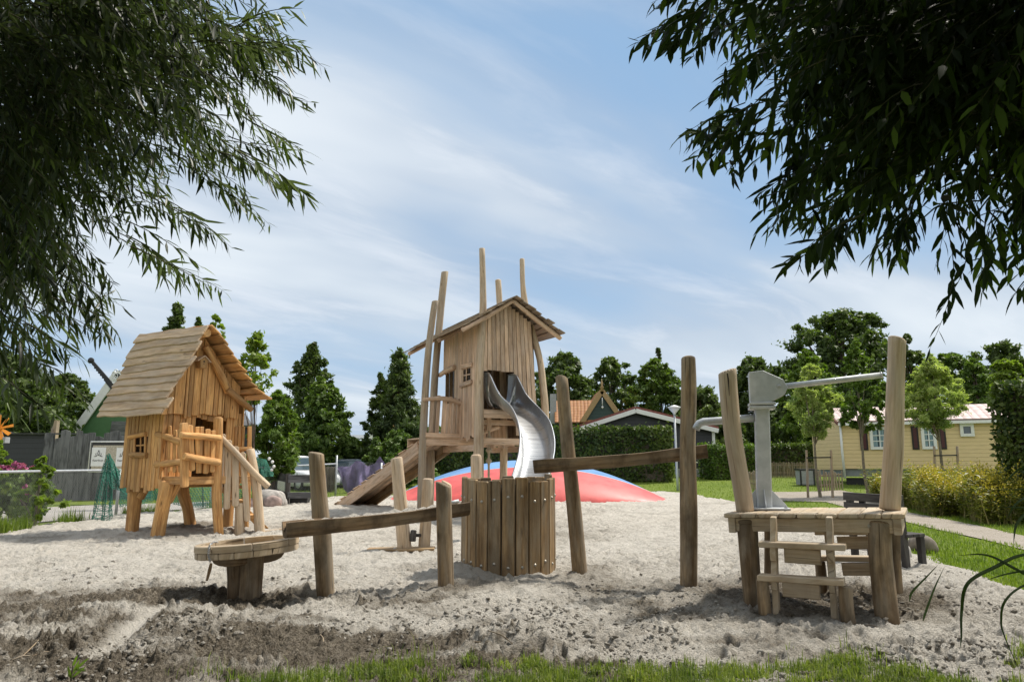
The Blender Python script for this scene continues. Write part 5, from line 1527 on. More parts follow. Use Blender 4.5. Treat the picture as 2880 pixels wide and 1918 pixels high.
M['net_brown'] = plain('brown_net', (0.17, 0.14, 0.10), .85, nz=.25, scale=3)
M['orange'] = plain('orange_paint', (0.72, 0.26, 0.015), .5, nz=.1)
M['car_white'] = plain('white_car_paint', (0.75, 0.76, 0.78), .25, spec=.6, nz=.03)
M['car_grey'] = plain('grey_car_paint', (0.22, 0.25, 0.28), .25, .3, spec=.6, nz=.03)
M['concrete'] = plain('concrete', (0.33, 0.34, 0.35), .8, nz=.12)
M['skirt'] = plain('grey_skirting', (0.22, 0.24, 0.25), .7, nz=.1)

def siding(name, col, line, pitch):
    m, nt = new_mat(name); N = NT(nt)
    p = N.pos(); s = N.n('ShaderNodeSeparateXYZ'); N.l(p, s.inputs[0])
    f = N.math('FRACT', N.math('DIVIDE', s.outputs[2], pitch))
    nn = N.noise(N.mapping(p, (1, 1, 8)), 3.0, 4, .6)
    c = N.mix(N.rng(nn, .3, .7), tuple(x * .9 for x in col), tuple(min(1, x * 1.06) for x in col))
    c = N.mix(N.rng(f, .0, .09, 1.0, 0.0), c, line)
    N.out(N.pbr(c, .6, N.bump(N.math('MULTIPLY', f, -1.0), .8, pitch * .16))); return m
M['siding_cream'] = siding('cream_siding', (0.72, 0.55, 0.29), (0.30, 0.21, 0.10), .17)
M['siding_black'] = siding('black_siding', (0.028, 0.030, 0.034), (0.008, 0.008, 0.009), .2)
M['siding_green'] = siding('dark_green_boards', (0.022, 0.05, 0.042), (0.008, 0.02, 0.016), .25)
def tiles(name, a, b, pu, pv):
    m, nt = new_mat(name); N = NT(nt)
    uv = N.coord('UV'); s = N.n('ShaderNodeSeparateXYZ'); N.l(uv, s.inputs[0])
    fu = N.math('ABSOLUTE', N.math('SINE', N.math('MULTIPLY', s.outputs[0], math.pi / pu)))
    fv = N.math('FRACT', N.math('DIVIDE', s.outputs[1], pv))
    nn = N.noise(N.mapping(uv, (3, 3, 1)), 1.0, 4, .7)
    c = N.mix(N.rng(nn, .3, .7), a, b)
    c = N.mix(N.rng(fv, 0, .16, .75, 0), c, tuple(x * .35 for x in a))
    c = N.mix(N.rng(fu, 0, .25, .6, 0), c, tuple(x * .45 for x in a))
    N.out(N.pbr(c, .7, N.bump(N.math('ADD', fu, N.math('MULTIPLY', fv, -.6)), .9, .04), spec=.3)); return m
M['tile_old'] = tiles('old_red_tiles', (0.30, 0.115, 0.045), (0.42, 0.22, 0.09), .26, .34)
M['tile_pink'] = tiles('pale_pink_roof_panels', (0.50, 0.36, 0.33), (0.72, 0.60, 0.57), .32, .5)
M['roof_red'] = plain('red_roof_felt', (0.22, 0.075, 0.06), .8, nz=.2)

# ================================================================== air cushion
def air_cushion():
    c0 = gp(1487, 1415); cx, y0 = c0.x, c0.y; a, b = 5.35, 4.4; H = 1.52
    t = thing('air_cushion', (cx, y0 + b, gz(cx, y0 + b)), 'big red and blue inflated jumping cushion lying behind the tower', 'jumping cushion')
    nu, nv = 72, 44
    def surf(u, v):
        # squarish outline with rounded corners
        su, sv = math.sin(u * math.pi / 2), math.sin(v * math.pi / 2)
        z = (max(0, 1 - su * su) ** .92) * (max(0, 1 - sv * sv) ** .62) * H
        x = cx + a * su; y = y0 + b + b * sv * (1 - .18 * su * su)
        return Vector((x, y, gz(x, min(y, y0 + 1)) - .04 + z))
    vs = -.36
    for nm, v0, v1, mt in (('red_panel', -1, vs, 'red_vinyl'), ('blue_panel', vs, 1, 'blue_vinyl')):
        V = []; F = []
        for i in range(nu + 1):
            for j in range(nv + 1):
                u = -1 + 2 * i / nu; v = v0 + (v1 - v0) * j / nv
                V.append(surf(u, v))
        for i in range(nu):
            for j in range(nv):
                q = i * (nv + 1) + j; F.append((q, q + nv + 1, q + nv + 2, q + 1))
        mesh_np(nm, V, F, M[mt], parent=t, smooth=True)
    mb = MB(); mb.pipe([surf(-1 + 2 * i / 60, vs) + Vector((0, 0, .004)) for i in range(61)], .012, seg=5); mb.build('seam', M['white_paint'], t)
air_cushion()

# ================================================================== trees
def tree(name, label, px, Y, top, wpx, kind, mat, n=60, per=170, leaf=.20, low=None, group=None, seed=1, rs=1.0, tmin=.25, asp=.55, trunk_r=None, trunk=True, lean=0.0, limb=9, zbase=None, bark='bark', fill=.4, fringe=0):
    global rng
    rng = np.random.default_rng(seed * 13 + 5); random.seed(seed)
    x = sx(px, Y, 1200); g0 = gz(x, Y) if zbase is None else zbase
    h1 = at(px, top, Y).z - g0; r_ = wpx * mpp(Y) / 2
    h0 = h1 * .12 if low is None else max(.1, at(px, low, Y).z - g0)
    t = thing(name, (x, Y, g0), label, 'tree' if 'tree' in name or 'willow' in name else name.split('_')[-1], group)
    n = int(n * 2.3); per = int(per * .62)
    C, Rr = crown_points(kind, n, h0 + r_ * .1, h1 - r_ * .12, r_ * .93, lean, seed)
    Rr = Rr * rs
    if fringe:
        # thin outer sprays that break the outline
        k = rng.integers(0, n, fringe); d = _norm(C[k] - C.mean(0) + rng.normal(size=(fringe, 3)) * r_ * .3)
        C = np.concatenate([C, C[k] + d * Rr[k][:, None] * 1.15]); Rr = np.concatenate([Rr, Rr[k] * .45])
    V, F, T_ = clump_cloud(C, Rr, per, leaf, asp=asp, fill=fill)
    o = mesh_np('crown', V + np.array([x, Y, g0]), F, mat, parent=t, cols=T_)
    if trunk:
        mb = MB(); limbs(mb, C, (lean * .8, 0, h0 + (h1 - h0) * .75), h0, trunk_r or max(.06, h1 * .022), limb, tmin=tmin)
        mb.v = [(v[0] + x, v[1] + Y, v[2] + g0) for v in mb.v]
        mb.build('trunk', M[bark], t)
    return t
GT = 'trees behind the playground'
tree('leafy_tree', 'dark broad tree behind the black fence at the left edge', 20, 36, 1000, 300, 'dome', M['leaf_dark'], 95, 190, .26, low=1260, group=GT, seed=2, fringe=40)
tree('leafy_tree', 'dark bushy tree left of the green gabled house', 175, 47, 1045, 190, 'dome', M['leaf_dark'], 75, 180, .25, low=1270, group=GT, seed=3, fringe=40)
tree('leafy_tree', 'dark twin topped tree peeking over the playhouse roof ridge', 472, 46, 852, 120, 'spire', M['leaf_dark'], 70, 150, .26, low=1200, group=GT, seed=4, fringe=25)
tree('leafy_tree', 'small dark crown just right of the twin topped tree over the playhouse ridge', 535, 47, 890, 70, 'spire', M['leaf_dark'], 40, 130, .25, low=1200, group=GT, seed=5, fringe=15)
tree('young_tree', 'thin airy sapling with light leaves, beside the right eave of the playhouse', 706, 22, 935, 105, 'egg', M['leaf_light'], 26, 34, .19, low=1140, group=GT, seed=6, trunk_r=.03, limb=16, rs=2.0)
tree('young_tree', 'wispy top shoot showing above the playhouse ridge end', 586, 24, 886, 60, 'egg', M['leaf_light'], 10, 34, .18, low=1060, group=GT, seed=7, trunk_r=.03, limb=9, rs=1.9)
tree('feathery_bush', 'light green feathery tall bush between playhouse stairs and white car', 778, 26.5, 1098, 145, 'egg', M['leaf_green'], 60, 150, .22, low=1345, group=None, seed=8, asp=.32, fringe=50)
tree('pointed_tree', 'dark pointed tree with bare stems in its top, above the round green tree', 868, 48, 962, 165, 'spire', M['leaf_dark'], 70, 130, .26, low=1290, group=GT, seed=9, fringe=40, limb=22)
tree('leafy_tree', 'dense green round topped tree left of the grey car', 898, 35, 1062, 165, 'egg', M['leaf_mid'], 85, 180, .22, low=1330, group=GT, seed=10, fringe=50)
tree('garden_bush', 'yellowish green bush between the grey car and the tall dark conifer', 1000, 37, 1232, 130, 'dome', M['leaf_light'], 40, 140, .18, low=1330, seed=11, fringe=30)
tree('conifer_tree', 'tall dark conifer like tree just left of the tower', 1118, 36, 982, 185, 'cone', M['leaf_dark'], 100, 170, .24, low=1330, group=GT, seed=12, asp=.3, fringe=70)
tree('conifer_tree', 'lower dark shoulder tree leaning against the tall dark conifer', 1066, 37, 1052, 95, 'spire', M['leaf_dark'], 50, 150, .23, low=1310, group=GT, seed=13, asp=.3, fringe=40)
tree('garden_bush', 'dark green bush at the foot of the tall conifer behind the ramp', 1120, 33, 1210, 170, 'dome', M['leaf_mid'], 45, 170, .17, low=1370, seed=14, fringe=30)
tree('leafy_tree', 'broad dark tree right of the tower, above the old tiled roof', 1585, 62, 990, 200, 'dome', M['leaf_dark'], 80, 170, .36, low=1230, group=GT, seed=15, fringe=40)
tree('leafy_tree', 'sparse dark tree with thin top behind the pointed green gable', 1730, 66, 1000, 190, 'dome', M['leaf_dark'], 60, 110, .36, low=1240, group=GT, seed=16, fringe=50, limb=20)
tree('leafy_tree', 'dense oval tree behind the black barn roof', 1848, 56, 1010, 160, 'dome', M['leaf_mid'], 75, 180, .33, low=1240, group=GT, seed=17, fringe=40)
tree('leafy_tree', 'thin spire of leaves sticking up over the oval tree behind the barn', 1858, 58, 972, 40, 'spire', M['leaf_dark'], 14, 90, .30, low=1100, group=GT, seed=18)
tree('leafy_tree', 'dark tree behind the pump spout and crooked log', 1975, 52, 1085, 190, 'dome', M['leaf_dark'], 70, 170, .30, low=1290, group=GT, seed=19, fringe=40)
tree('leafy_tree', 'uneven dark tree behind the pump head', 2130, 56, 1000, 230, 'dome', M['leaf_dark'], 90, 150, .34, low=1290, group=GT, seed=20, fringe=60)
tree('walnut_tree', 'largest dark spreading tree on the right, towering over the cream cabin', 2385, 58, 868, 290, 'round', M['leaf_dark'], 110, 150, .36, low=1215, group=GT, seed=21, fringe=60, limb=26, trunk_r=.5)
tree('leafy_tree', 'dark narrow tree just right of the tallest deck log', 2575, 58, 940, 110, 'dome', M['leaf_dark'], 45, 150, .34, low=1200, group=GT, seed=22, fringe=30)
tree('leafy_tree', 'mid green tree in front of the largest dark tree', 2290, 46, 985, 190, 'egg', M['leaf_green'], 70, 150, .28, low=1250, group=GT, seed=23, fringe=50)
tree('leafy_tree', 'green tree behind the pale willow sapling right of the tall log', 2690, 50, 985, 190, 'dome', M['leaf_mid'], 75, 150, .30, low=1230, group=GT, seed=24, fringe=50)
tree('leafy_tree', 'dark tree at the right edge above the ivy hedge', 2835, 54, 955, 210, 'dome', M['leaf_dark'], 75, 160, .32, low=1230, group=GT, seed=25, fringe=40)
tree('leafy_tree', 'grey green tree between the dark right edge tree and the pale willow sapling', 2760, 47, 1010, 130, 'dome', M['leaf_mid'], 50, 150, .28, low=1230, group=GT, seed=26, fringe=40)
tree('leafy_tree', 'low dark trees closing the gap behind the crooked log and hand pump', 2230, 50, 1120, 180, 'dome', M['leaf_dark'], 60, 150, .3, low=1310, group=GT, seed=27)
# young staked trees by the cabin
def stakes(label, xs, Y, ytop, ybot, band):
    c = at(sum(xs) / 2, ybot, Y); t = thing('tree_stakes', (c.x, Y, gz(c.x, Y)), label, 'tree stakes', 'stake pairs of the young trees')
    for x in xs:
        mb = MB(); a = at(x, ytop, Y); mb.log([(sx(x + 3, Y, 1380), Y, gz(0, Y) - .2), (a.x, Y, a.z)], [.05, .045], seg=8); mb.build('stake', M['wood_stake'], t)
    a, b = at(xs[0], band, Y - .05), at(xs[1], band - 1, Y - .05); mb = MB(); mb.board(a, b, .05, .015, up=(0, 1, 0)); mb.build('band', M['rubber'], t)
GS = 'young staked trees before the cabin'
def sapling(label, px, Y, top, wpx, low, mat, seed, kind='egg', asp=.28, per=260, n=60, leaf=.14, tx=None):
    t = tree('young_willow' if asp < .4 else 'young_tree', label, px, Y, top, wpx, kind, mat, n, per, leaf, low=low, group=GS, seed=seed, asp=asp, trunk_r=.065, bark='bark_light', fringe=30, fill=.6, limb=9, tmin=.62)
    return t
sapling('pale silvery young willow between two stakes, left of the cabin corner', 2292, 28, 1022, 112, 1228, M['leaf_silver'], 31)
sapling('young fresh green tree in front of the first shuttered cabin window', 2425, 29, 960, 120, 1215, M['leaf_green'], 32, kind='egg', asp=.45, per=110, n=42, leaf=.17)
sapling('pale silvery young willow in front of the second shuttered cabin window', 2638, 27, 1000, 165, 1205, M['leaf_silver'], 33)
stakes('two stakes with a black band holding the willow left of the cabin', (2268, 2337), 27.8, 1266, 1382, 1287)
stakes('two stakes with a black band rising from the golden flower bed', (2627, 2692), 26.8, 1255, 1370, 1281)

# ================================================================== hedges
def hedge(name, label, a, b, depth, ztop, mat, leaf=.13, dens=260, zlo=None, group=None, seed=1, cat='hedge', top_light=None):
    """box hedge between ground points a, b (front face), depth behind it"""
    r = np.random.default_rng(seed)
    a, b = Vector(a), Vector(b); U = (b - a); L = U.length; U.normalize(); Nn = Vector((-U.y, U.x, 0))
    H = ztop
    t = thing(name, ((a + b) / 2 + Nn * depth / 2), label, cat, group)
    area_f = L * H; area_t = L * depth; area_e = depth * H
    n = int(dens * (area_f * 1.1 + area_t + area_e * 2))
    q = r.random(n) * (area_f * 1.1 + area_t + area_e * 2)
    x = r.random(n) * L; y = r.random(n) * depth; z = r.random(n) * H
    f = q < area_f * 1.1; tp = (~f) & (q < area_f * 1.1 + area_t); en = ~(f | tp)
    nrm = np.zeros((n, 3))
    y[f] = np.abs(r.normal(0, .10, f.sum())); nrm[f] = [0, -1, .15]
    z[tp] = H - np.abs(r.normal(0, .08, tp.sum())); nrm[tp] = [0, 0, 1]
    e0 = en & (r.random(n) < .5); e1_ = en & ~e0
    x[e0] = np.abs(r.normal(0, .1, e0.sum())); nrm[e0] = [-1, 0, .1]; x[e1_] = L - np.abs(r.normal(0, .1, e1_.sum())); nrm[e1_] = [1, 0, .1]
    bul = fbm(x * .8 + seed, z * .9 + y, 3, seed) * .25
    P = np.stack([x, y - bul * f, z + fbm(x * .9, y, 3, seed + 9) * .16 * (z / H)], 1)
    # sprouts above the top
    k = r.random(n) < .05
    P[k & tp, 2] += r.random((k & tp).sum()) * .25
    nn = _norm(nrm + r.normal(size=(n, 3)) * .6); dd = _norm(r.normal(size=(n, 3)) + np.array([0, -.3, .2]))
    B = np.array([[U.x, U.y, 0], [Nn.x, Nn.y, 0], [0, 0, 1.0]])
    W = P @ B + np.array([a.x, a.y, a.z]); sz_ = leaf * (.6 + .8 * r.random(n))
    tt = np.clip(r.random(n) * .75 + .35 * fbm(x * 2, z * 2, 2, seed + 3), 0, 1)
    V, F, T_ = leaf_quads(W, dd @ B, nn @ B, sz_, sz_ * .65, tt)
    mesh_np('foliage', V, F, mat, parent=t, cols=T_)
    mb = MB(); mb.box(a.lerp(b, .5) + Nn * depth / 2 + Vector((0, 0, H * .46)), (L - .5, depth - .35, H * .88), rot=math.atan2(U.y, U.x)); mb.build('twig_core', M['bark'], t)
    return t
def g3(px, Y): x = sx(px, Y, 1300); return Vector((x, Y, gz(x, Y)))
hedge('clipped_hedge', 'long tall clipped hedge behind the jumping cushion and in front of the barn', g3(1120, 35.5), g3(1893, 35.5), 1.5, 2.62, M['leaf_hedge'], .15, 330, seed=3)
hedge('garden_hedge', 'bright green bushy hedge right of the barn', g3(2006, 37), g3(2150, 38), 1.5, 1.75, M['leaf_green'], .13, 330, seed=4)
hedge('dark_hedge', 'dark low hedge left of the cream cabin behind the paling', g3(2160, 41), g3(2300, 41), 1.5, 1.75, M['leaf_hedge'], .14, 300, seed=5)
hedge('ivy_hedge', 'tall dark leafy hedge at the right edge of the photo', g3(2812, 19), g3(3050, 16.5), 1.6, 3.5, M['leaf_hedge'], .13, 420, seed=6)
tree('leafy_bush', 'light green bush top growing out of the tall right edge hedge', 2850, 19.3, 1008, 110, 'dome', M['leaf_light'], 40, 120, .15, low=1150, seed=37, trunk=True)

# ================================================================== buildings
def wallp(mb, pts, th=.12, ch=.004):
    """vertical wall panel from an outline of 3D points lying in one vertical plane"""
    o = Vector(pts[0]); U = Vector((pts[1][0] - o.x, pts[1][1] - o.y, 0)).normalized(); Vv = Vector((0, 0, 1))
    out = [((Vector(p) - o).dot(U), (Vector(p) - o).z) for p in pts]
    mb.plank(out, o, U, Vv, th, ch)
def slab(mb, a, b, c, d, th=.08):
    """roof slab through four points"""
    a, b, c, d = map(Vector, (a, b, c, d)); n = (b - a).cross(d - a).normalized()
    if n.z < 0: n = -n
    i = mb.add([a, b, c, d, a + n * th, b + n * th, c + n * th, d + n * th])
    L = (b - a).length; W = (d - a).length; uv = [(0, 0), (L, 0), (L, W), (0, W)]
    mb.face((i + 4, i + 5, i + 6, i + 7), uv, .5); mb.face((i + 3, i + 2, i + 1, i), uv[::-1], .5)
    for p, q in ((0, 1), (1, 2), (2, 3), (3, 0)): mb.face((i + p, i + q, i + q + 4, i + p + 4), [(0, 0)] * 4, .5)

# ---- black barn
Yb = 40.0
bL, bR, bA = at(1622, 1204, Yb), at(2003, 1204, Yb), at(1785, 1151, Yb)
gb = gz(bR.x, Yb); t = thing('black_barn', ((bL.x + bR.x) / 2, Yb + 3, gb), 'low black boarded barn with white gable trim behind the tall hedge', 'barn')
mb = MB(); wallp(mb, [(bL.x, Yb, gb + .42), (bR.x, Yb, gb + .42), (bR.x, Yb, bR.z - .05), (bA.x, Yb, bA.z - .05), (bL.x, Yb, bL.z - .05)]); mb.build('wall', M['siding_black'], t)
mb = MB(); wallp(mb, [(bR.x - .03, Yb + .07, gb + .42), (bR.x - .03, Yb + 7, gb + .42), (bR.x - .03, Yb + 7, bR.z - .1), (bR.x - .03, Yb + .07, bR.z - .1)]); mb.build('wall', M['siding_black'], t)
mb = MB(); mb.box((((bL.x + bR.x) / 2), Yb + .0, gb + .16), (bR.x - bL.x, .16, .50)); mb.build('plinth', M['concrete'], t)
ov = .35
for A_, B_, s_ in ((bA, bL, -1), (bA, bR, 1)):
    e = B_ + (B_ - A_).normalized() * .25
    mb = MB(); slab(mb, (e.x, Yb - ov, e.z), (e.x, Yb + 7.2, e.z), (A_.x, Yb + 7.2, A_.z), (A_.x, Yb - ov, A_.z), .14); mb.build('roof', M['roof_red'], t)
    mb = MB(); mb.board(Vector((A_.x, Yb - ov - .02, A_.z - .11)), Vector((e.x, Yb - ov - .02, e.z - .11)), .24, .05, up=(0, -1, 0)); mb.build('white_trim', M['white_paint'], t)
mb = MB(); mb.box((bR.x + .02, Yb - .09, gb + 1.2), (.16, .06, 2.4 + (bR.z - gb - 2.45))); mb.build('corner_post', M['white_paint'], t)
# ---- old tiled house
Yo = 52.0; oA, oL, oR = at(1692, 1098, Yo), at(1636, 1186, Yo), at(1748, 1178, Yo)
go = gz(0, Yo); t = thing('old_house', (oA.x - 1, Yo + 2, go), 'old house with orange tiled roof and pointed dark green gable edged in tan boards', 'house')
mb = MB(); wallp(mb, [(oL.x + .2, Yo, go), (oR.x - .2, Yo, go), (oR.x - .2, Yo, oR.z), (oA.x, Yo, oA.z - .2), (oL.x + .2, Yo, oL.z)]); mb.build('gable_wall', M['siding_green'], t)
tan = plain('tan_paint', (0.36, 0.24, 0.11), .6); M['tan'] = tan
for B_ in (oL, oR):
    mb = MB(); mb.board(Vector((oA.x, Yo - .2, oA.z - .05)), Vector((B_.x, Yo - .2, B_.z - .05)), .36, .07, up=(0, -1, 0)); mb.build('verge_board', tan, t)
mb = MB(); mb.lathe((oA.x, Yo - .2, oA.z - .1), [(.13, 0), (.10, .25), (.16, .3), (.05, .45), (.10, .6), (.03, .8), (.01, .95)], 8); mb.build('finial', tan, t)
mb = MB(); mb.pipe([(oA.x, Yo - .28, oA.z - .55), (oA.x, Yo - .28, oA.z - 1.1)], .03, seg=6); mb.build('gable_hook', M['white_paint'], t)
mb = MB(); mb.lathe((oA.x, Yo - .28, oA.z - 1.25), [(.02, -.1), (.1, 0), (.02, .1)], 8); mb.build('gable_ring', M['white_paint'], t)
rl = at(1560, 1130, Yo + 2.0); rr = at(1690, 1128, Yo + 2.0); el = at(1560, 1190, Yo - .2); er = at(1690, 1190, Yo - .2)
mb = MB(); slab(mb, el, er, rr, rl, .1); mb.build('roof', M['tile_old'], t)
mb = MB(); wallp(mb, [(el.x, Yo + .3, go), (oL.x + .3, Yo + .3, go), (oL.x + .3, Yo + .3, el.z), (el.x, Yo + .3, el.z)]); mb.build('wall', M['siding_green'], t)
mb = MB(); ch_ = at(1556, 1150, Yo + 1); mb.box((ch_.x, Yo + 1, ch_.z), (.45, .45, 2.2)); mb.build('chimney', M['concrete'], t)
for s_, B_ in ((1, oR), (-1, oL)):
    mb = MB(); slab(mb, (B_.x, Yo - .15, B_.z), (B_.x, Yo + 4, B_.z), (oA.x, Yo + 4, oA.z), (oA.x, Yo - .15, oA.z), .1); mb.build('roof', M['tile_old'], t)
# ---- small red roofed house far left of the conifer
Yq = 60.0; g6 = gz(0, Yq); q0 = at(1043, 1255, Yq); q1 = at(1055, 1192, Yq); q2 = at(1110, 1192, Yq + 3); q3 = at(1110, 1255, Yq)
t = thing('village_house', (q1.x + 2, Yq + 2, g6), 'distant house with red tiled roof and white gable board beside the tall conifer', 'house')
mb = MB(); slab(mb, at(1050, 1235, Yq - .3), at(1120, 1235, Yq - .3), at(1120, 1193, Yq + 3), at(1056, 1193, Yq + 3), .12); mb.build('roof', M['tile_old'], t)
mb = MB(); mb.board(at(1038, 1262, Yq - .4), at(1055, 1190, Yq - .3), .42, .08, up=(0, -1, 0)); mb.build('verge_board', M['white_paint'], t)
mb = MB(); mb.board(at(1055, 1196, Yq - .3), at(1052, 1172, Yq - .3), .12, .08, up=(0, -1, 0)); mb.build('finial', M['white_paint'], t)
mb = MB(); a, b = at(985, 1232, Yq), at(1045, 1232, Yq); wallp(mb, [(a.x, Yq, g6), (b.x + 4, Yq, g6), (b.x + 4, Yq, a.z - .2), (a.x, Yq, a.z - .2)]); mb.build('wall', M['siding_black'], t)
mb = MB(); slab(mb, at(980, 1236, Yq - .4), at(1045, 1236, Yq - .4), at(1045, 1226, Yq + 3), at(984, 1226, Yq + 3), .1); mb.build('roof', M['skirt'], t)
# ---- green gabled house on the left
Yg_ = 38.0; gg = gz(0, Yg_); a0, a1 = at(200, 1240, Yg_), at(338, 1050, Yg_)
t = thing('green_house', (a1.x, Yg_ + 2, gg), 'green gabled house with broad white verge board, half hidden behind the playhouse', 'house')
rx = 2 * a1.x - a0.x
mb = MB(); wallp(mb, [(a0.x + .2, Yg_, a0.z - .6), (rx - .2, Yg_, a0.z - .6), (rx - .2, Yg_, a0.z), (a1.x, Yg_, a1.z), (a0.x + .2, Yg_, a0.z)]); mb.build('gable_wall', M['green_paint'], t)
mb = MB(); wallp(mb, [(at(300, 1230, Yg_).x, Yg_ - .08, gg), (rx - .3, Yg_ - .08, gg), (rx - .3, Yg_ - .08, at(340, 1185, Yg_).z), (at(318, 1190, Yg_).x, Yg_ - .08, at(340, 1185, Yg_).z)]); mb.build('boarded_wall', M['wood_greyfence'], t)
mb = MB(); wallp(mb, [(a0.x + .3, Yg_ + .1, gg), (rx - .3, Yg_ + .1, gg), (rx - .3, Yg_ + .1, a0.z - .5), (a0.x + .3, Yg_ + .1, a0.z - .5)]); mb.build('wall', M['siding_black'], t)
for B_ in (a0, Vector((rx, Yg_, a0.z))):
    mb = MB(); mb.board(Vector((a1.x, Yg_ - .25, a1.z)), Vector((B_.x, Yg_ - .25, B_.z)), .42, .08, up=(0, -1, 0)); mb.build('verge_board', M['white_paint'], t)
    mb = MB(); slab(mb, (B_.x, Yg_ - .2, B_.z + .1), (B_.x, Yg_ + 6, B_.z + .1), (a1.x, Yg_ + 6, a1.z + .1), (a1.x, Yg_ - .2, a1.z + .1), .1); mb.build('roof', M['skirt'], t)
# pierced white ornament and the black carved beam above it
mb = MB()
for i, (px, py, r_) in enumerate([(321, 1072, .11), (325, 1058, .12), (322, 1063, .10), (326, 1045, .10), (320, 1050, .08)]):
    c = at(px, py, Yg_ - .3); mb.pipe([c + Vector((math.cos(q) * r_, 0, math.sin(q) * r_ * 1.2)) for q in np.linspace(0, 6.2832, 13)], .025, seg=6)
mb.build('gable_ornament', M['white_paint'], t)
p0 = at(256, 1014, Yg_ - .3); p1 = at(300, 1068, Yg_ - .3); d_ = (p1 - p0); L = d_.length; d_.normalize()
out = [(0.02, -.09), (L, -.13), (L + .6, -.13), (L + .6, .13), (L, .12)]
for i in range(6):
    x = L - .12 - i * (L - .35) / 6; out += [(x + .06, .13), (x, .07)]
out += [(.22, .09), (.15, .05)]
mb = MB(); mb.plank(out, p0, d_, Vector((d_.z, 0, -d_.x)), .08, .005); mb.lathe(p0 - Vector((0, .05, 0)), [(.02, -.0), (.16, .01), (.16, .09), (.02, .1)], 14, axis=(0, 1, 0)); mb.build('carved_beam', M['black_metal'], t)

# ---- cream mobile home
Yc = 34.0
cC = at(2364, 1190, Yc); cRt = at(2880, 1177, Yc * .915); cL = at(2284, 1186, Yc + 2.6)
zE_ = cC.z; gm = .42
t = thing('mobile_home', (cC.x + 3, Yc - .5, gm), 'cream boarded holiday cabin with pale pink roof and dark red shutters', 'cabin')
U = Vector((cRt.x - cC.x, cRt.y - cC.y, 0)); Lw = U.length; U.normalize(); Nf = Vector((U.y, -U.x, 0))
if Nf.y > 0: Nf = -Nf
zf = at(2390, 1318, Yc).z
def fw(px, py, off=0.0): return planehit(px, py, Vector((cC.x, cC.y, 0)) + Nf * off, Nf)
mb = MB(); wallp(mb, [(cC.x, cC.y, zf), (cRt.x, cRt.y, zf), (cRt.x, cRt.y, zE_), (cC.x, cC.y, zE_)]); mb.build('front_wall', M['siding_cream'], t)
ridz = at(2318, 1152, Yc + 2.0).z
pk = Vector((cL.x * .55 + cC.x * .45, cL.y * .55 + cC.y * .45, 0))
mb = MB(); wallp(mb, [(cL.x, cL.y, zf - .05), (cC.x - .02, cC.y - .02, zf - .05), (cC.x - .02, cC.y - .02, zE_), (cL.x, cL.y, zE_ + .45)]); mb.build('end_wall', M['siding_cream'], t)
bk_ = Vector((-Nf.x, -Nf.y, 0))
r0_ = Vector((cC.x, cC.y, 0)) + bk_ * 2.0 - U * .9
slabA = fw(2345, 1188, .25); slabA.z = zE_ + .0
e0 = Vector((cC.x, cC.y, zE_)) + Nf * .28 - U * .12; e1_ = Vector((cRt.x, cRt.y, zE_)) + Nf * .28
rA = at(2316, 1152, Yc + 2.2); rB = Vector((rA.x, rA.y, rA.z)) + U * (Lw + .6)
mb = MB(); slab(mb, e0, e1_, rB, rA, .07); mb.build('roof', M['tile_pink'], t)
mb = MB(); slab(mb, rA, rB, rB + bk_ * 2.2 - Vector((0, 0, .8)), rA + bk_ * 2.2 - Vector((0, 0, .8)), .07); mb.build('roof', M['tile_pink'], t)
mb = MB(); mb.board(e0 - Vector((0, 0, .07)), e1_ - Vector((0, 0, .07)), .13, .09, up=Nf); mb.build('gutter', M['white_paint'], t)
mb = MB(); mb.board(e0 - U * .03 - Vector((0, 0, .02)), rA - U * .03 - Vector((0, 0, .02)), .15, .05, up=-U); mb.build('verge_board', M['roof_red'], t)
mb = MB(); mb.pipe([fw(2363, 1192, .1), fw(2369, 1270, .08), fw(2377, 1345, .08)], .055, seg=10); mb.build('downpipe', M['white_paint'], t)
mb = MB(); a, b = fw(2378, 1318, -.06), Vector((cRt.x, cRt.y, 0)); mb.board(Vector((a.x, a.y, zf - .18)), Vector((b.x, b.y, zf - .18)) - Nf * .06, .34, .05, up=Nf); mb.build('skirting', M['skirt'], t)
mb = MB(); mb.board(Vector((cL.x, cL.y, zf - .22)), Vector((cC.x, cC.y, zf - .22)), .34, .05, up=Nf); mb.build('skirting', M['skirt'], t)
mb = MB(); mb.board(Vector((a.x, a.y, gm - .1)) - Nf * .2, Vector((b.x, b.y, gm - .1)) - Nf * .2, .9, .05, up=Nf); mb.build('underfloor', M['black_metal'], t)
shut = plain('dark_red_shutter', (0.075, 0.018, 0.022), .5, nz=.1); shutf = plain('shutter_frame', (0.02, 0.014, 0.016), .5)
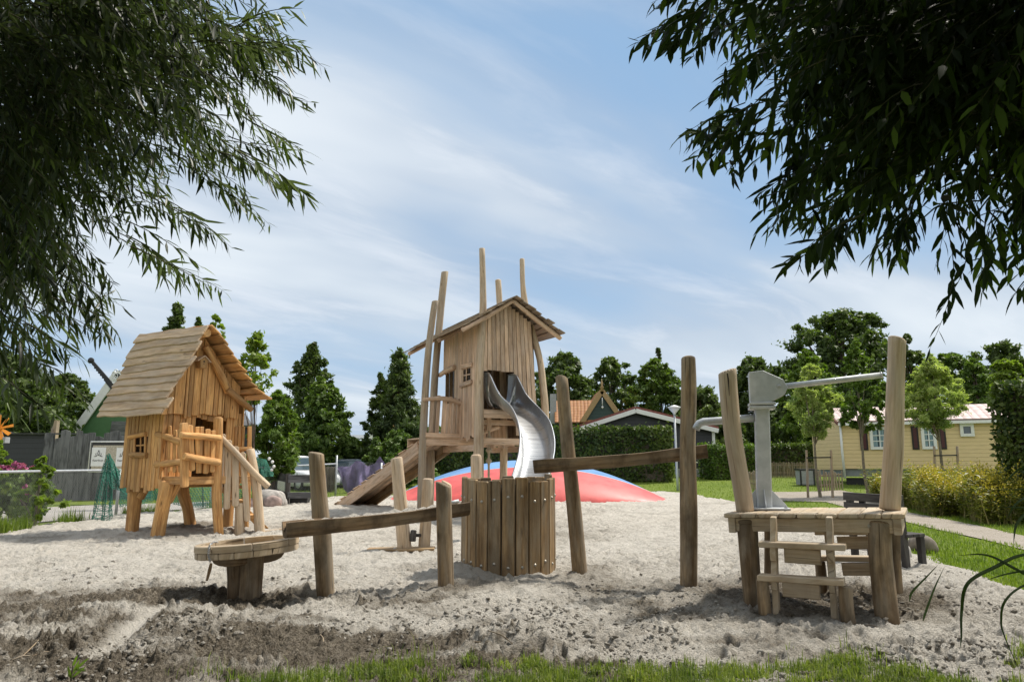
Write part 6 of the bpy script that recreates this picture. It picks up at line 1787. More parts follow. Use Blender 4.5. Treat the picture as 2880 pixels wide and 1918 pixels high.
def cabin_window(x0, y0, x1, y1, nx, ny, curtain=True, sl=None, sr=None):
    a, b = fw(x0, y0, .115), fw(x1, y1, .115); W = (Vector((b.x, b.y, 0)) - Vector((a.x, a.y, 0))).dot(U); H = a.z - b.z
    o = Vector((a.x, a.y, b.z)); fwid = .13
    mb = MB(); Vz = Vector((0, 0, 1))
    mb.board(o + Vz * fwid / 2, o + U * W + Vz * fwid / 2, fwid, .06, up=Nf); mb.board(o + Vz * (H - fwid / 2), o + U * W + Vz * (H - fwid / 2), fwid, .06, up=Nf)
    mb.board(o + U * fwid / 2 + Vz * fwid, o + U * fwid / 2 + Vz * (H - fwid), fwid, .06, up=Nf); mb.board(o + U * (W - fwid / 2) + Vz * fwid, o + U * (W - fwid / 2) + Vz * (H - fwid), fwid, .06, up=Nf)
    f = mb.build('window', M['white_paint'], t)
    mb = MB(); mb.plank([(fwid, fwid), (W - fwid, fwid), (W - fwid, H - fwid), (fwid, H - fwid)], o - Nf * .035, U, Vz, .012, .002); mb.build('pane', M['glass'], f)
    if curtain:
        mb = MB()
        for k in range(6):
            xx = fwid + (W - 2 * fwid) * (k + .5) / 6
            if nx == 1 or k not in (2,): mb.board(o + U * xx + Vz * fwid * 1.1 - Nf * .022, o + U * xx + Vz * (H - fwid * 1.1) - Nf * .022, (W - 2 * fwid) / 6 * .92, .010, up=Nf + U * (.3 if k % 2 else -.3))
        mb.build('curtain', M['curtain'], f)
    if nx > 1:
        mb = MB(); mb.board(o + U * W / 2 + Vz * fwid - Nf * .008, o + U * W / 2 + Vz * (H - fwid) - Nf * .008, .045, .03, up=Nf)
        for k in range(1, ny): mb.board(o + U * fwid + Vz * (fwid + (H - 2 * fwid) * k / ny) - Nf * .010, o + U * (W - fwid) + Vz * (fwid + (H - 2 * fwid) * k / ny) - Nf * .010, .04, .026, up=Nf)
        mb.build('glazing_bars', M['white_paint'], f)
    for s_ in (sl, sr):
        if s_ is None: continue
        p, q = fw(s_[0], s_[2], .085), fw(s_[1], s_[3], .085); w = (Vector((q.x, q.y, 0)) - Vector((p.x, p.y, 0))).dot(U); h = p.z - q.z
        oo = Vector((p.x, p.y, q.z)); mb = MB(); mb.plank([(0, 0), (w, 0), (w, h), (0, h)], oo, U, Vz, .04, .004); sh = mb.build('shutter', shutf, t)
        mb = MB(); m_ = .07; mb.plank([(m_, m_), (w - m_, m_), (w - m_, h - m_), (m_, h - m_)], oo + Nf * .022, U, Vz, .012, .003); mb.build('panel', shut, sh)
cabin_window(2444, 1201, 2505, 1264, 2, 3, True, (2416, 2443, 1203, 1266), (2507, 2534, 1203, 1264))
cabin_window(2588, 1197, 2637, 1263, 2, 3, True, (2561, 2587, 1198, 1264), (2638, 2664, 1199, 1263))
cabin_window(2698, 1191, 2742, 1227, 1, 1, False)

# ================================================================== fences
def rng_line(P, n):
    return [P[0].lerp(P[1], i / (n - 1)) for i in range(n)]
def paling(name, label, a, b, h, n, mat, w=.07, jit=.06, group=None, rails=(.3, .8), gap=None, lean=.03):
    t = thing(name, (Vector(a) + Vector(b)) / 2, label, 'fence', group)
    a, b = Vector(a), Vector(b); U = (b - a).normalized(); Nn = Vector((U.y, -U.x, 0))
    mb = MB()
    for i in range(n):
        p = a.lerp(b, (i + .5) / n); hh = h * (1 + random.uniform(-jit, jit)); q = p + U * random.uniform(-lean, lean) * h + Vector((0, 0, hh)); q.z = p.z + hh
        ww = w * random.uniform(.75, 1.2)
        mb.board(p - Vector((0, 0, .05)), q, ww, .03, up=Nn, ch=.004, round_=min(.02, ww * .3))
    mb.build('pale', mat, t)
    for r_ in rails:
        m2 = MB(); m2.board(a + Vector((0, 0, h * r_)) - Nn * .035, b + Vector((0, 0, h * r_)) - Nn * .035, .06, .03, up=Nn); m2.build('rail', mat, t)
    return t
a, b = g3(2100, 39.2), g3(2290, 39.0); paling('paling_fence', 'grey chestnut paling fence in front of the dark hedge', a, b, .80, 46, M['wood_stake'], .05, .05)
a, b = g3(2100, 32.5), g3(2136, 30.5); paling('paling_fence', 'short piece of leaning paling fence behind the pump column', a, b, .75, 11, M['wood_stake'], .06, .1)
a, b = g3(2294, 30.5), g3(2367, 31.5); paling('rustic_fence', 'crooked rustic picket fence at the cabin corner', a, b, .80, 10, M['wood_stake'], .075, .15, lean=.08)
# storage box
p = g3(2268, 33.5); t = thing('storage_box', p, 'grey panelled storage box with black corners beside the cabin', 'storage box')
mb = MB(); mb.box(p + Vector((0, .3, .36)), (.62, .6, .66)); mb.build('box', M['concrete'], t)
mb = MB(); mb.box(p + Vector((0, .3, .73)), (.70, .68, .07)); mb.build('lid', M['black_metal'], t)
for s_ in (-.31, .31):
    mb = MB(); mb.box(p + Vector((s_, -.005, .35)), (.06, .06, .68)); mb.build('corner', M['black_metal'], t)
for k in range(4):
    mb = MB(); mb.box(p + Vector((0, -.004, .14 + k * .15)), (.54, .02, .125)); mb.build('panel', M['concrete'], t)
# street lamp
Yl = 31.0; lb = g3(1904, Yl); lt = at(1897, 1166, Yl)
t = thing('street_lamp', lb, 'grey street lamp with cone shaped head beside the hedge end', 'street lamp')
mb = MB(); mb.pipe([lb - Vector((0, 0, .1)), (lb.x - .02, Yl, lb.z + 1), (lt.x, Yl, lt.z)], [.06, .05, .04], seg=10); mb.build('pole', M['galv_rail'], t)
lc = plain('lamp_shade', (0.62, 0.63, 0.62), .4, nz=.05)
mb = MB(); mb.lathe(lt, [(.05, 0), (.06, .05), (.27, .30)], 16); mb.build('shade', lc, t)
mb = MB(); mb.lathe(lt, [(.285, .30), (.285, .325), (.05, .41), (.01, .42)], 16); mb.build('cap', M['white_paint'], t)
# chain link fence
FP = [gp(*q) for q in fence_px] + [gp(760, 1412), gp(943, 1394), gp(1070, 1391)]
t = thing('chain_link_fence', FP[3], 'low chain link fence with grey tube rail along the left of the sand', 'fence')
HF = 1.24
def fence_pts(step):
    out = []; 
    for i in range(len(FP) - 1):
        L = (FP[i + 1] - FP[i]).length; n = max(1, int(L / step))
        for k in range(n): out.append(FP[i].lerp(FP[i + 1], k / n))
    out.append(FP[-1]); return out
pts = fence_pts(.075)
mb = MB(); nh = 15; mh = HF / nh
def fz(i, k): p = pts[i]; return p + Vector((0, 0, .03 + mh * k))
for s_ in (1, -1):
    for i0 in range(-nh, len(pts) + nh):
        seq = [(i0 + s_ * k, k) for k in range(nh + 1)]
        seq = [(i, k) for i, k in seq if 0 <= i < len(pts)]
        if len(seq) < 2: continue
        A_, B_ = fz(*seq[0]), fz(*seq[-1])
        d_ = (B_ - A_).normalized(); n_ = Vector((0, -1, 0)); s2 = d_.cross(n_).normalized() * .0017; n2 = Vector((0, .0017, 0))
        i = mb.add([A_ - s2, A_ + s2, A_ - n2 * 1.4, B_ - s2, B_ + s2, B_ - n2 * 1.4])
        for p, q in ((0, 1), (1, 2), (2, 0)): mb.face((i + p, i + q, i + q + 3, i + p + 3), [(0, 0)] * 4, .5)
wm = mb.build('wire_mesh', plain('fence_wire', (0.20, 0.21, 0.21), .6), t)
mb = MB(); mb.pipe([p + Vector((0, 0, HF)) for p in FP[:8]], .030, seg=10); mb.build('top_rail', M['galv_rail'], t)
for p in [FP[0], FP[1], FP[4], FP[5], FP[7], FP[8]]:
    mb = MB(); mb.pipe([p - Vector((0, 0, .2)), p + Vector((0, .02, HF + .02))], .038, seg=10); mb.build('post', M['galv_rail'], t)
mb = MB(); p = gp(943, 1394); mb.pipe([p, p + Vector((0, 0, HF + .33))], .035, seg=8); mb.build('post', M['galv_rail'], t)
# palisade of grey boards
pa, pb_ = g3(118, 26.5), g3(420, 27.5)
t = thing('palisade_fence', (pa + pb_) / 2, 'tall ragged fence of weathered grey boards behind the road', 'fence')
x = 0; L = (pb_ - pa).length; U = (pb_ - pa).normalized(); Nn = Vector((U.y, -U.x, 0))
while x < L:
    w = random.uniform(.22, .40); h = at(200, random.uniform(1208, 1232), 26.8).z - pa.z
    o_ = random.uniform(-.03, .03); mb = MB(); p = pa + U * (x + w / 2) + Nn * o_
    out = [(-.1, -w / 2), (-.1, w / 2), (h - random.uniform(0, .07), w / 2 * random.uniform(.9, 1)), (h, w * random.uniform(-.1, .3)), (h - random.uniform(0, .06), -w / 2 * random.uniform(.9, 1))]
    mb.plank(out, p, Vector((0, 0, 1)) + U * random.uniform(-.012, .012), U, .035, .005); mb.build('board', M['wood_greyfence'], t)
    x += w * random.uniform(.78, .94)
mb = MB(); mb.board(pa + Vector((0, 0, 1.0)) - Nn * .08, pb_ + Vector((0, 0, 1.0)) - Nn * .08, .12, .05, up=Nn); mb.build('rail', M['wood_dark'], t)
p = at(152, 1235, 28.5); mb = MB(); mb.box((p.x, 28.5, gz(p.x, 28.5) + (at(152, 1182, 28.5).z - gz(p.x, 28.5)) / 2), (.20, .20, at(152, 1182, 28.5).z - gz(p.x, 28.5))); o = mb.build('square_post', M['wood_stake'], origin=(p.x, 28.5, 0)); tag(o, 'pale square timber post standing up behind the ragged grey fence', 'post')
# black shed wall at the far left
a, b = g3(-160, 28.0), g3(122, 28.0); t = thing('black_shed', (a + b) / 2 + Vector((0, 1.5, 0)), 'black boarded shed wall at the far left behind the shrubs', 'shed')
zt = at(60, 1222, 28).z
mb = MB(); wallp(mb, [(a.x, 28, a.z - .1), (b.x, 28, b.z - .1), (b.x, 28, zt), (a.x, 28, zt)]); mb.build('wall', M['siding_black'], t)
mb = MB(); slab(mb, (a.x, 27.8, zt), (b.x + .1, 27.8, zt), (b.x + .1, 31, zt + .12), (a.x, 31, zt + .12), .06); mb.build('roof', M['black_metal'], t)
for k in range(4):
    q = at(30 + k * 28, 1216 + (k % 2) * 4, 28.4); mb = MB(); mb.board(q, q + Vector((.32, 0, -.09)), .06, .03, up=(0, 0, 1)); mb.build('roof_batten', M['wood_greyfence'], t)
# notice board
Yn = 25.6; a, b = at(256, 1242, Yn), at(420, 1326, Yn)
t = thing('notice_board', (a.x + 1, Yn, gz(a.x, Yn)), 'framed notice board with white panels in a white tube frame on the grey fence', 'sign')
x0, x1, z1, z0 = a.x, b.x, a.z, b.z
mb = MB(); mb.pipe([(x0, Yn, z0), (x0, Yn, z1), (x1, Yn, z1), (x1, Yn, z0), (x0, Yn, z0)], .022, seg=8); mb.build('tube_frame', M['white_paint'], t)
mb = MB(); mb.board(Vector(((x0 + x1) / 2, Yn + .03, z0 + .03)), Vector(((x0 + x1) / 2, Yn + .03, z1 - .03)), x1 - x0 - .08, .02, up=(0, -1, 0)); mb.build('backboard', M['black_metal'], t)
p, q = at(262, 1252, Yn), at(420, 1320, Yn)
mb = MB(); mb.plank([(0, 0), (q.x - p.x, 0), (q.x - p.x, p.z - q.z), (0, p.z - q.z)], Vector((p.x, Yn + .012, q.z)), (1, 0, 0), (0, 0, 1), .012, .002); mb.build('poster_ground', plain('printed_brick_poster', (0.48, 0.43, 0.34), .6, nz=.3, scale=30), t)
dk_ = plain('print_black', (0.03, 0.03, 0.03), .6)
def text(body, loc, size, mat, parent, name='lettering', align='CENTER', rz=0.0):
    cu = bpy.data.curves.new(name, 'FONT'); cu.body = body; cu.size = size; cu.align_x = align; cu.extrude = .002
    o = bpy.data.objects.new('tmp', cu); COL.objects.link(o); dg = bpy.context.evaluated_depsgraph_get()
    me = bpy.data.meshes.new_from_object(o.evaluated_get(dg)); bpy.data.objects.remove(o)
    off = base_of(parent); me.transform(Matrix.Translation(Vector(loc) - off) @ Matrix.Rotation(rz, 4, 'Z') @ Matrix.Rotation(math.pi / 2, 4, 'X'))
    me.materials.clear(); me.materials.append(mat); q = bpy.data.objects.new(name, me); COL.objects.link(q); q.parent = parent; return q
for (xa, ya, xb, yb_) in ((260, 1258, 294, 1311), (329, 1259, 364, 1311)):
    p, q = at(xa, ya, Yn), at(xb, yb_, Yn); w, h = q.x - p.x, p.z - q.z
    mb = MB(); mb.plank([(0, 0), (w, 0), (w, h), (0, h)], Vector((p.x, Yn - .004, q.z)), (1, 0, 0), (0, 0, 1), .012, .002); wp = mb.build('white_panel', M['white_paint'], t)
    c = Vector((p.x + w / 2, Yn - .016, q.z + h * .60))
    text('Kaarthuys', (c.x, Yn - .013, q.z + h * .27), h * .145, dk_, wp)
    mb = MB(); fl = []     # flame with two curls
    for s_ in (-1, 1):
        mb.pipe([c + Vector((s_ * .0, 0, -.02)), c + Vector((s_ * .035, 0, .05)), c + Vector((s_ * .02, 0, .11)), c + Vector((0, 0, .17))], .008, seg=5)
        mb.pipe([c + Vector((s_ * .03, 0, -.01)), c + Vector((s_ * .09, 0, -.045)), c + Vector((s_ * .15, 0, -.05))], [.008, .013, .006], seg=5)
        mb.pipe([c + Vector((s_ * .055, 0, -.03)), c + Vector((s_ * .10, 0, .01)), c + Vector((s_ * .10, 0, .05)), c + Vector((s_ * .07, 0, .055))], .007, seg=5)
    mb.build('emblem', dk_, wp)
for k, tx in enumerate(('', '')):
    pass
# grey roofed hut glimpsed right of the playhouse
Yk = 40.0; k0, k1 = at(650, 1202, Yk), at(712, 1202, Yk); t = thing('garden_hut', ((k0.x + k1.x) / 2, Yk, gz(0, Yk)), 'small hut with grey thatched roof between the playhouse and its stair railing', 'hut')
mb = MB(); wallp(mb, [(k0.x + .2, Yk + .3, gz(0, Yk)), (k1.x - .1, Yk + .3, gz(0, Yk)), (k1.x - .1, Yk + .3, k0.z + .1), (k0.x + .2, Yk + .3, k0.z + .1)]); mb.build('wall', M['siding_black'], t)
mb = MB(); slab(mb, k0, k1, at(690, 1168, Yk + 1.6), at(640, 1168, Yk + 1.6), .14); mb.build('roof', M['wood_greyfence'], t)
# dark rail fence by the boulders
c0_ = gp(808, 1419); c1_ = c0_ + Vector((1.15, .35, 0)); c2_ = g3(738, 29.0)
t = thing('rail_fence', c0_, 'dark two rail board fence beside the boulders, its right part painted paler as if lit', 'fence')
hz_ = lambda py: at(808, py, c0_.y).z
for nm, A_, B_, mt in (('rail', c0_, c1_, M['wood_greyfence']), ('rail', c0_, c2_, M['wood_dark'])):  # right rails take a paler wood to look lit, the receding ones a dark one
    for (ya, yb_) in ((1335, 1357), (1384, 1401)):
        z_ = (hz_(ya) + hz_(yb_)) / 2; w = hz_(ya) - hz_(yb_)
        mb = MB(); mb.board(Vector((A_.x, A_.y - .04, z_)), Vector((B_.x, B_.y - .04, z_ + (B_.z - A_.z))), w, .05, up=(0, -1, 0)); mb.build(nm, mt, t)
for p in (c0_, c1_, c2_, c0_.lerp(c2_, .45)):
    mb = MB(); mb.box(Vector((p.x - .02, p.y + .03, p.z + .52)), (.15, .10, 1.06)); mb.build('post', M['wood_dark'], t)
p = gp(835, 1417) + Vector((0, .3, 0)); t = thing('black_planter', p, 'low black planter box under the grey rail', 'planter')
mb = MB(); mb.plank([(-.30, 0), (.30, 0), (.34, .24), (-.34, .24)], p, (1, 0, 0), (0, 0, 1), .4, .02); mb.build('tub', M['black_metal'], t)
mb = MB(); mb.box(p + Vector((0, 0, .25)), (.72, .44, .03)); mb.build('rim', M['black_metal'], t)
p = g3(787, 28.5); t = thing('utility_cabinet', p, 'pale grey cabinet seen between the rails of the dark fence', 'cabinet')
mb = MB(); mb.box(p + Vector((0, .2, .42)), (.55, .4, .85)); mb.build('body', M['concrete'], t); mb = MB(); mb.box(p + Vector((.10, -.005, .42)), (.28, .02, .74)); mb.build('door', M['white_paint'], t)
p = g3(1032, 35.8); z1_ = at(1032, 1270, 35.8).z; t = thing('bollard', p, 'white square bollard with cap between grey car and ramp', 'bollard')
mb = MB(); mb.box(p + Vector((0, 0, (z1_ - p.z) / 2)), (.14, .14, z1_ - p.z)); mb.build('post', M['white_paint'], t); mb = MB(); mb.box(p + Vector((0, 0, z1_ - p.z + .03)), (.19, .19, .06)); mb.build('cap', M['concrete'], t)

# ================================================================== nets
def net(name, label, top, bot, n, m, mat, fold=.08, r_=.006, cat='net', group=None, sag=0.0, seed=1):
    """knotted net hung between a top and a bottom polyline"""
    random.seed(seed)
    def pl(P, f):
        x = f * (len(P) - 1); i = min(int(x), len(P) - 2); return P[i].lerp(P[i + 1], x - i)
    ph = [random.uniform(0, 6) for _ in range(4)]
    G = []
    for i in range(n + 1):
        u = i / n; row = []
        for j in range(m + 1):
            v = j / m; p = pl(top, u).lerp(pl(bot, u), v)
            f_ = fold * (math.sin(u * 17 + ph[0] + v * 2) + .6 * math.sin(u * 31 + ph[1] - v * 3)) * (.25 + v)
            row.append(p + Vector((.25 * f_ * math.sin(v * 7 + ph[2]), f_, -sag * math.sin(math.pi * u) * 1.0 + random.uniform(-.012, .012))))
        G.append(row)
    mb = MB()
    for i in range(n + 1):
        mb.pipe([G[(i)][j] if True else 0 for j in range(m + 1)], r_, seg=3, caps=(False, False))
    for j in range(m + 1):
        mb.pipe([G[i][j] for i in range(n + 1)], r_, seg=3, caps=(False, False))
    for d_ in range(-m, n + 1):
        q = [G[d_ + j][j] for j in range(m + 1) if 0 <= d_ + j <= n]
        if len(q) > 1 and d_ % 2 == 0: mb.pipe(q, r_, seg=3, caps=(False, False))
    o = mb.build(name, mat, origin=top[0]); return tag(o, label, cat, group)
Yf = 18.6
GN = 'old fishing nets draped over the fence'
W3 = lambda px, py, Y: at(px, py, Y)
net('fishing_net', 'green net draped like a tent over the fence post left of the playhouse', [W3(300, 1280, Yf), W3(306, 1276, Yf), W3(310, 1278, Yf), W3(318, 1300, Yf)], [W3(250, 1468, Yf - .7), W3(275, 1470, Yf - .75), W3(300, 1472, Yf - .6), W3(318, 1420, Yf - .5)], 14, 30, M['net_green'], .07, .0075, group=GN, seed=2)
net('fishing_net', 'loose green net hanging between the fence post and the playhouse wall', [W3(285, 1320, Yf), W3(308, 1280, Yf), W3(330, 1318, Yf), W3(372, 1325, Yf + .4), W3(420, 1325, Yf + .8)], [W3(318, 1372, Yf - .3), W3(325, 1376, Yf - .3), W3(345, 1378, Yf - .2), W3(380, 1425, Yf), W3(425, 1410, Yf + .5)], 40, 16, M['net_green'], .06, .007, group=GN, seed=3)
net('fishing_net', 'long green net along the fence under the playhouse floor', [W3(335, 1350, 19.4), W3(430, 1345, 20.2), W3(520, 1348, 21.2), W3(640, 1345, 22.6)], [W3(340, 1425, 19.2), W3(430, 1405, 20.1), W3(520, 1425, 21.0), W3(640, 1428, 22.4)], 80, 12, M['net_green'], .06, .007, group=GN, seed=4)
net('fishing_net', 'bunched green net with white floats right of the playhouse stairs', [W3(650, 1320, 23.0), W3(690, 1318, 23.4), W3(722, 1288, 23.7), W3(748, 1292, 24), W3(765, 1330, 24.2)], [W3(648, 1420, 22.8), W3(690, 1415, 23.2), W3(720, 1350, 23.5), W3(745, 1340, 23.8), W3(768, 1338, 24.1)], 36, 18, M['net_green'], .10, .009, group=GN, seed=5)
for k, (px, py) in enumerate([(757, 1290), (766, 1299), (770, 1312), (764, 1321)]):
    c = at(px, py, 23.9); mb = MB(); mb.lathe(c, [(.005, -.05), (.035, -.04), (.05, -.005), (.05, .01), (.035, .045), (.005, .055)], 12, axis=(.4, -.3, 1)); o = mb.build('net_float', M['white_paint'], origin=c); tag(o, 'small white float on the bunched green net', 'net float', 'white floats of the green net')
Yp_ = 30.5
net('fishing_net', 'brownish net hanging on the fence between the leaning log and the purple net', [W3(905, 1315, Yp_), W3(945, 1314, Yp_)], [W3(905, 1395, Yp_), W3(948, 1396, Yp_)], 30, 34, M['net_brown'], .05, .013, group=GN, seed=6)
net('fishing_net', 'purple grey net drooping over the fence in front of the grey car', [W3(945, 1313, Yp_), W3(985, 1312, Yp_ - .1), W3(1003, 1296, Yp_ - .1), W3(1020, 1301, Yp_ - .2), W3(1034, 1312, Yp_ - .2), W3(1054, 1305, Yp_ - .2), W3(1068, 1284, Yp_ - .3), W3(1090, 1318, Yp_ - .3)],
    [W3(955, 1322, Yp_), W3(968, 1375, Yp_ - .5), W3(990, 1398, Yp_ - .6), W3(1015, 1372, Yp_ - .6), W3(1035, 1372, Yp_ - .6), W3(1060, 1378, Yp_ - .6), W3(1075, 1385, Yp_ - .6), W3(1095, 1395, Yp_ - .6)], 86, 44, M['net_purple'], .14, .015, group=GN, seed=7)

# ================================================================== cars
def car(label, loc, rz, paint, h=1.48, L=4.3, W=1.78):
    t = thing('parked_car', (0, 0, 0), label, 'car', 'parked cars behind the fence')
    def loft(secs, name, mat, par, smooth=True):
        n = len(secs[0]); V = [p for s in secs for p in s]; F = []
        for i in range(len(secs) - 1):
            for k in range(n):
                j = (k + 1) % n; F.append((i * n + k, i * n + j, (i + 1) * n + j, (i + 1) * n + k))
        mb = MB(); mb.v = [tuple(p) for p in V]
        for f in F: mb.face(f, [(0, 0)] * 4, .5, smooth)
        mb.face(tuple(range(n))[::-1], [(0, 0)] * n, .5); mb.face(tuple(range((len(secs) - 1) * n, len(secs) * n)), [(0, 0)] * n, .5)
        return mb.build(name, mat, par)
    def sec(x, zlo, zhi, w, k=.88):
        return [Vector((x, -w / 2, zlo)), Vector((x, w / 2, zlo)), Vector((x, w / 2 * 1.01, (zlo + zhi) * .5)), Vector((x, w / 2 * .97, zhi - .08)), Vector((x, w / 2 * k, zhi)), Vector((x, -w / 2 * k, zhi)), Vector((x, -w / 2 * .97, zhi - .08)), Vector((x, -w / 2 * 1.01, (zlo + zhi) * .5))]
    bh_ = h * .60
    body = [sec(-L / 2, .38, bh_ * .80, W * .80), sec(-L / 2 + .12, .26, bh_ * .92, W * .93), sec(-L * .40, .22, bh_ * .97, W), sec(-L * .1, .2, bh_ * 1.02, W), sec(L * .12, .2, bh_, W), sec(L * .2, .2, bh_ * .98, W * .99), sec(L * .36, .22, bh_ * .88, W * .96), sec(L / 2 - .12, .26, bh_ * .76, W * .88), sec(L / 2, .36, bh_ * .62, W * .74)]
    loft(body, 'body', paint, t)
    def cs(x, z, w): return Vector((x, w / 2, z)), Vector((x, -w / 2, z))
    # greenhouse: base corners and roof corners
    xb0, xb1, xr0, xr1 = -L * .44, L * .215, -L * .33, L * .045
    wb, wr = W * .90, W * .70; zb, zr = bh_ * .98, h
    roofpts = [(xr0, zr - .05, wr * .96), (xr0 + .25, zr - .005, wr), ((xr0 + xr1) / 2, zr, wr), (xr1 - .2, zr - .02, wr), (xr1, zr - .06, wr * .97)]
    secs = []
    for x, z, w in roofpts: secs.append([Vector((x, -w / 2, z - .05)), Vector((x, w / 2, z - .05)), Vector((x, w / 2 * .93, z - .01)), Vector((x, w / 2 * .6, z + .015)), Vector((x, -w / 2 * .6, z + .015)), Vector((x, -w / 2 * .93, z - .01))])
    loft(secs, 'roof', paint, t)
    # glass cabin inside the pillars
    mb = MB(); a = [Vector((xb0, -wb / 2, zb)), Vector((xb1, -wb / 2, zb)), Vector((xb1, wb / 2, zb)), Vector((xb0, wb / 2, zb))]; b = [Vector((xr0, -wr / 2, zr - .07)), Vector((xr1, -wr / 2, zr - .09)), Vector((xr1, wr / 2, zr - .09)), Vector((xr0, wr / 2, zr - .07))]
    i = mb.add([p * 1 for p in a] + b)
    for p, q in ((0, 1), (1, 2), (2, 3), (3, 0)): mb.face((i + p, i + q, i + q + 4, i + p + 4), [(0, 0)] * 4, .5)
    mb.build('windows', M['glass'], t)
    for p, q in zip(a, b):
        mb = MB(); mb.pipe([p * .995 + Vector((0, 0, -.02)), p.lerp(q, .5) * 1.0 + Vector((0, 0, .02)), q], .035, seg=6); mb.build('pillar', paint, t)
    for s_ in (-1, 1):
        mb = MB(); xm = (xb0 + xb1) / 2 - .1; mb.pipe([Vector((xm, s_ * wb / 2, zb)), Vector((xm + .02, s_ * wr / 2, zr - .07))], .03, seg=6); mb.build('pillar', M['black_metal'], t)
        mb = MB(); mb.lathe((xb1 - .18, s_ * (W / 2 + .08), bh_ + .02), [(.01, -.06), (.08, -.04), (.09, .04), (.02, .08)], 10); mb.build('mirror', paint, t)
        mb = MB(); mb.lathe((L / 2 - .12, s_ * W * .33, bh_ * .62), [(.02, -.02), (.13, 0), (.10, .05), (.01, .08)], 10, axis=(1, 0, .15)); mb.build('headlight', M['white_paint'], t)
        for x in (-L * .31, L * .31):
            mb = MB(); mb.lathe((x, s_ * (W / 2 - .10), .31), [(.2, -.1), (.31, -.1), (.315, .0), (.31, .1), (.2, .1)], 18, axis=(0, s_, 0)); wh = mb.build('wheel', M['rubber'], t)
            mb = MB(); mb.lathe((x, s_ * (W / 2 - .0), .31), [(.2, -.02), (.19, .0), (.05, .012)], 14, axis=(0, s_, 0)); mb.build('rim', M['galv_rail'], wh)
    mb = MB(); mb.board(Vector((L / 2 - .01, -.4, .52)), Vector((L / 2 - .01, .4, .52)), .16, .03, up=(1, 0, 0)); mb.build('grille', M['black_metal'], t)
    t.location = loc; t.rotation_euler = (0, 0, rz); return t
p = g3(838, 32.5); p.z -= .12; car('white parked car half hidden by the feathery bush', p, R(-38), M['car_white'], 1.52)
p = g3(985, 34.5); p.z -= .28; car('grey blue parked car behind the purple net', p, R(-140 + 70), M['car_grey'], 1.44)

# ================================================================== stones, bench, orange wheel
def boulder(label, px, py, wpx, hpx, mat, seed, group, flat=1.0):
    r = np.random.default_rng(seed); b = gp(px, py); Y = b.y + .2
    import bmesh
    bm = bmesh.new(); bmesh.ops.create_icosphere(bm, subdivisions=4, radius=1)
    V = np.array([v.co[:] for v in bm.verts]); F = np.array([[v.index for v in f.verts] for f in bm.faces]); bm.free()
    o1, o2 = r.uniform(0, 9, 2)
    k = 1 + .16 * np.sin(V[:, 0] * 2.3 + o1) * np.cos(V[:, 2] * 2.1 + o2) + .12 * fbm(V[:, 0] * 1.7 + o1 + V[:, 2], V[:, 1] * 1.7 + o2, 4, seed)
    V = np.sign(V) * np.abs(V) ** .85 * k[:, None]
    w = wpx * mpp(Y) / 2; h = hpx * mpp(Y)
    P = V * np.array([w, w * .8 * flat, h * .62]) + np.array([b.x, Y, gz(b.x, Y) + h * .40])
    o = mesh_np('boulder', P, F, mat, smooth=True, origin=(b.x, Y, gz(b.x, Y))); return tag(o, label, 'boulder', group)
GB, GB2 = 'boulders beside the rail fence', 'boulders between sand and grass'
boulder('largest pale rounded boulder in front of the dark rail fence', 752, 1424, 92, 42, M['stone'], 1, GB)
boulder('reddish boulder leaning on the largest pale boulder', 760, 1428, 46, 32, M['stone_red'], 2, GB)
boulder('small boulder behind the lowest playhouse stair', 700, 1428, 50, 26, M['stone_red'], 3, GB)
boulder('grey boulder tip at the right side of the largest pale boulder', 789, 1424, 26, 24, M['stone'], 4, GB)
boulder('pale smooth boulder just right of the rear deck leg', 2550, 1577, 62, 52, M['stone'], 5, GB2)
boulder('grey brown boulder behind the pale smooth boulder by the deck', 2542, 1542, 56, 38, M['stone_brown'], 6, GB2)
boulder('brown mossy boulder sitting in the grass', 2618, 1554, 72, 42, M['stone_brown'], 7, GB2)
boulder('flat pale boulder glimpsed between the deck legs', 2432, 1560, 60, 34, M['stone'], 8, GB2)
# bench behind the deck
bl, br_ = at(2372, 1382, 10.7), at(2538, 1397, 9.9); bz = lambda f, z: Vector((bl.x + (br_.x - bl.x) * f, bl.y + (br_.y - bl.y) * f, z))
t = thing('garden_bench', bz(.5, 0), 'dark weathered bench with two back boards, half hidden behind the deck', 'bench')
Ub = (bz(1, 0) - bz(0, 0)).normalized(); Nb = Vector((Ub.y, -Ub.x, 0)); Nb = -Nb if Nb.y > 0 else Nb
for z in (.94, .80):
    mb = MB(); mb.board(bz(0, z) , bz(1, z - .02), .115, .045, up=Nb); mb.build('back_board', M['wood_dark'], t)
for k in range(3):
    mb = MB(); mb.board(bz(0, .45) - Nb * (.10 + k * .13), bz(1, .44) - Nb * (.10 + k * .13), .12, .045); mb.build('seat_board', M['wood_dark'], t)
for f in (.08, .92):
    mb = MB(); mb.board(bz(f, -.05) - Nb * .06, bz(f, .98) - Nb * .03, .10, .07, up=Ub); mb.build('leg', M['wood_dark'], t)
    mb = MB(); mb.board(bz(f, -.05) - Nb * .42, bz(f, .43) - Nb * .42, .10, .07, up=Ub); mb.build('leg', M['wood_dark'], t)
mb = MB(); mb.board(bz(.3, .68) - Nb * .03, bz(.3, .98) - Nb * .03, .09, .04, up=Nb); mb.build('back_brace', M['wood_dark'], t)
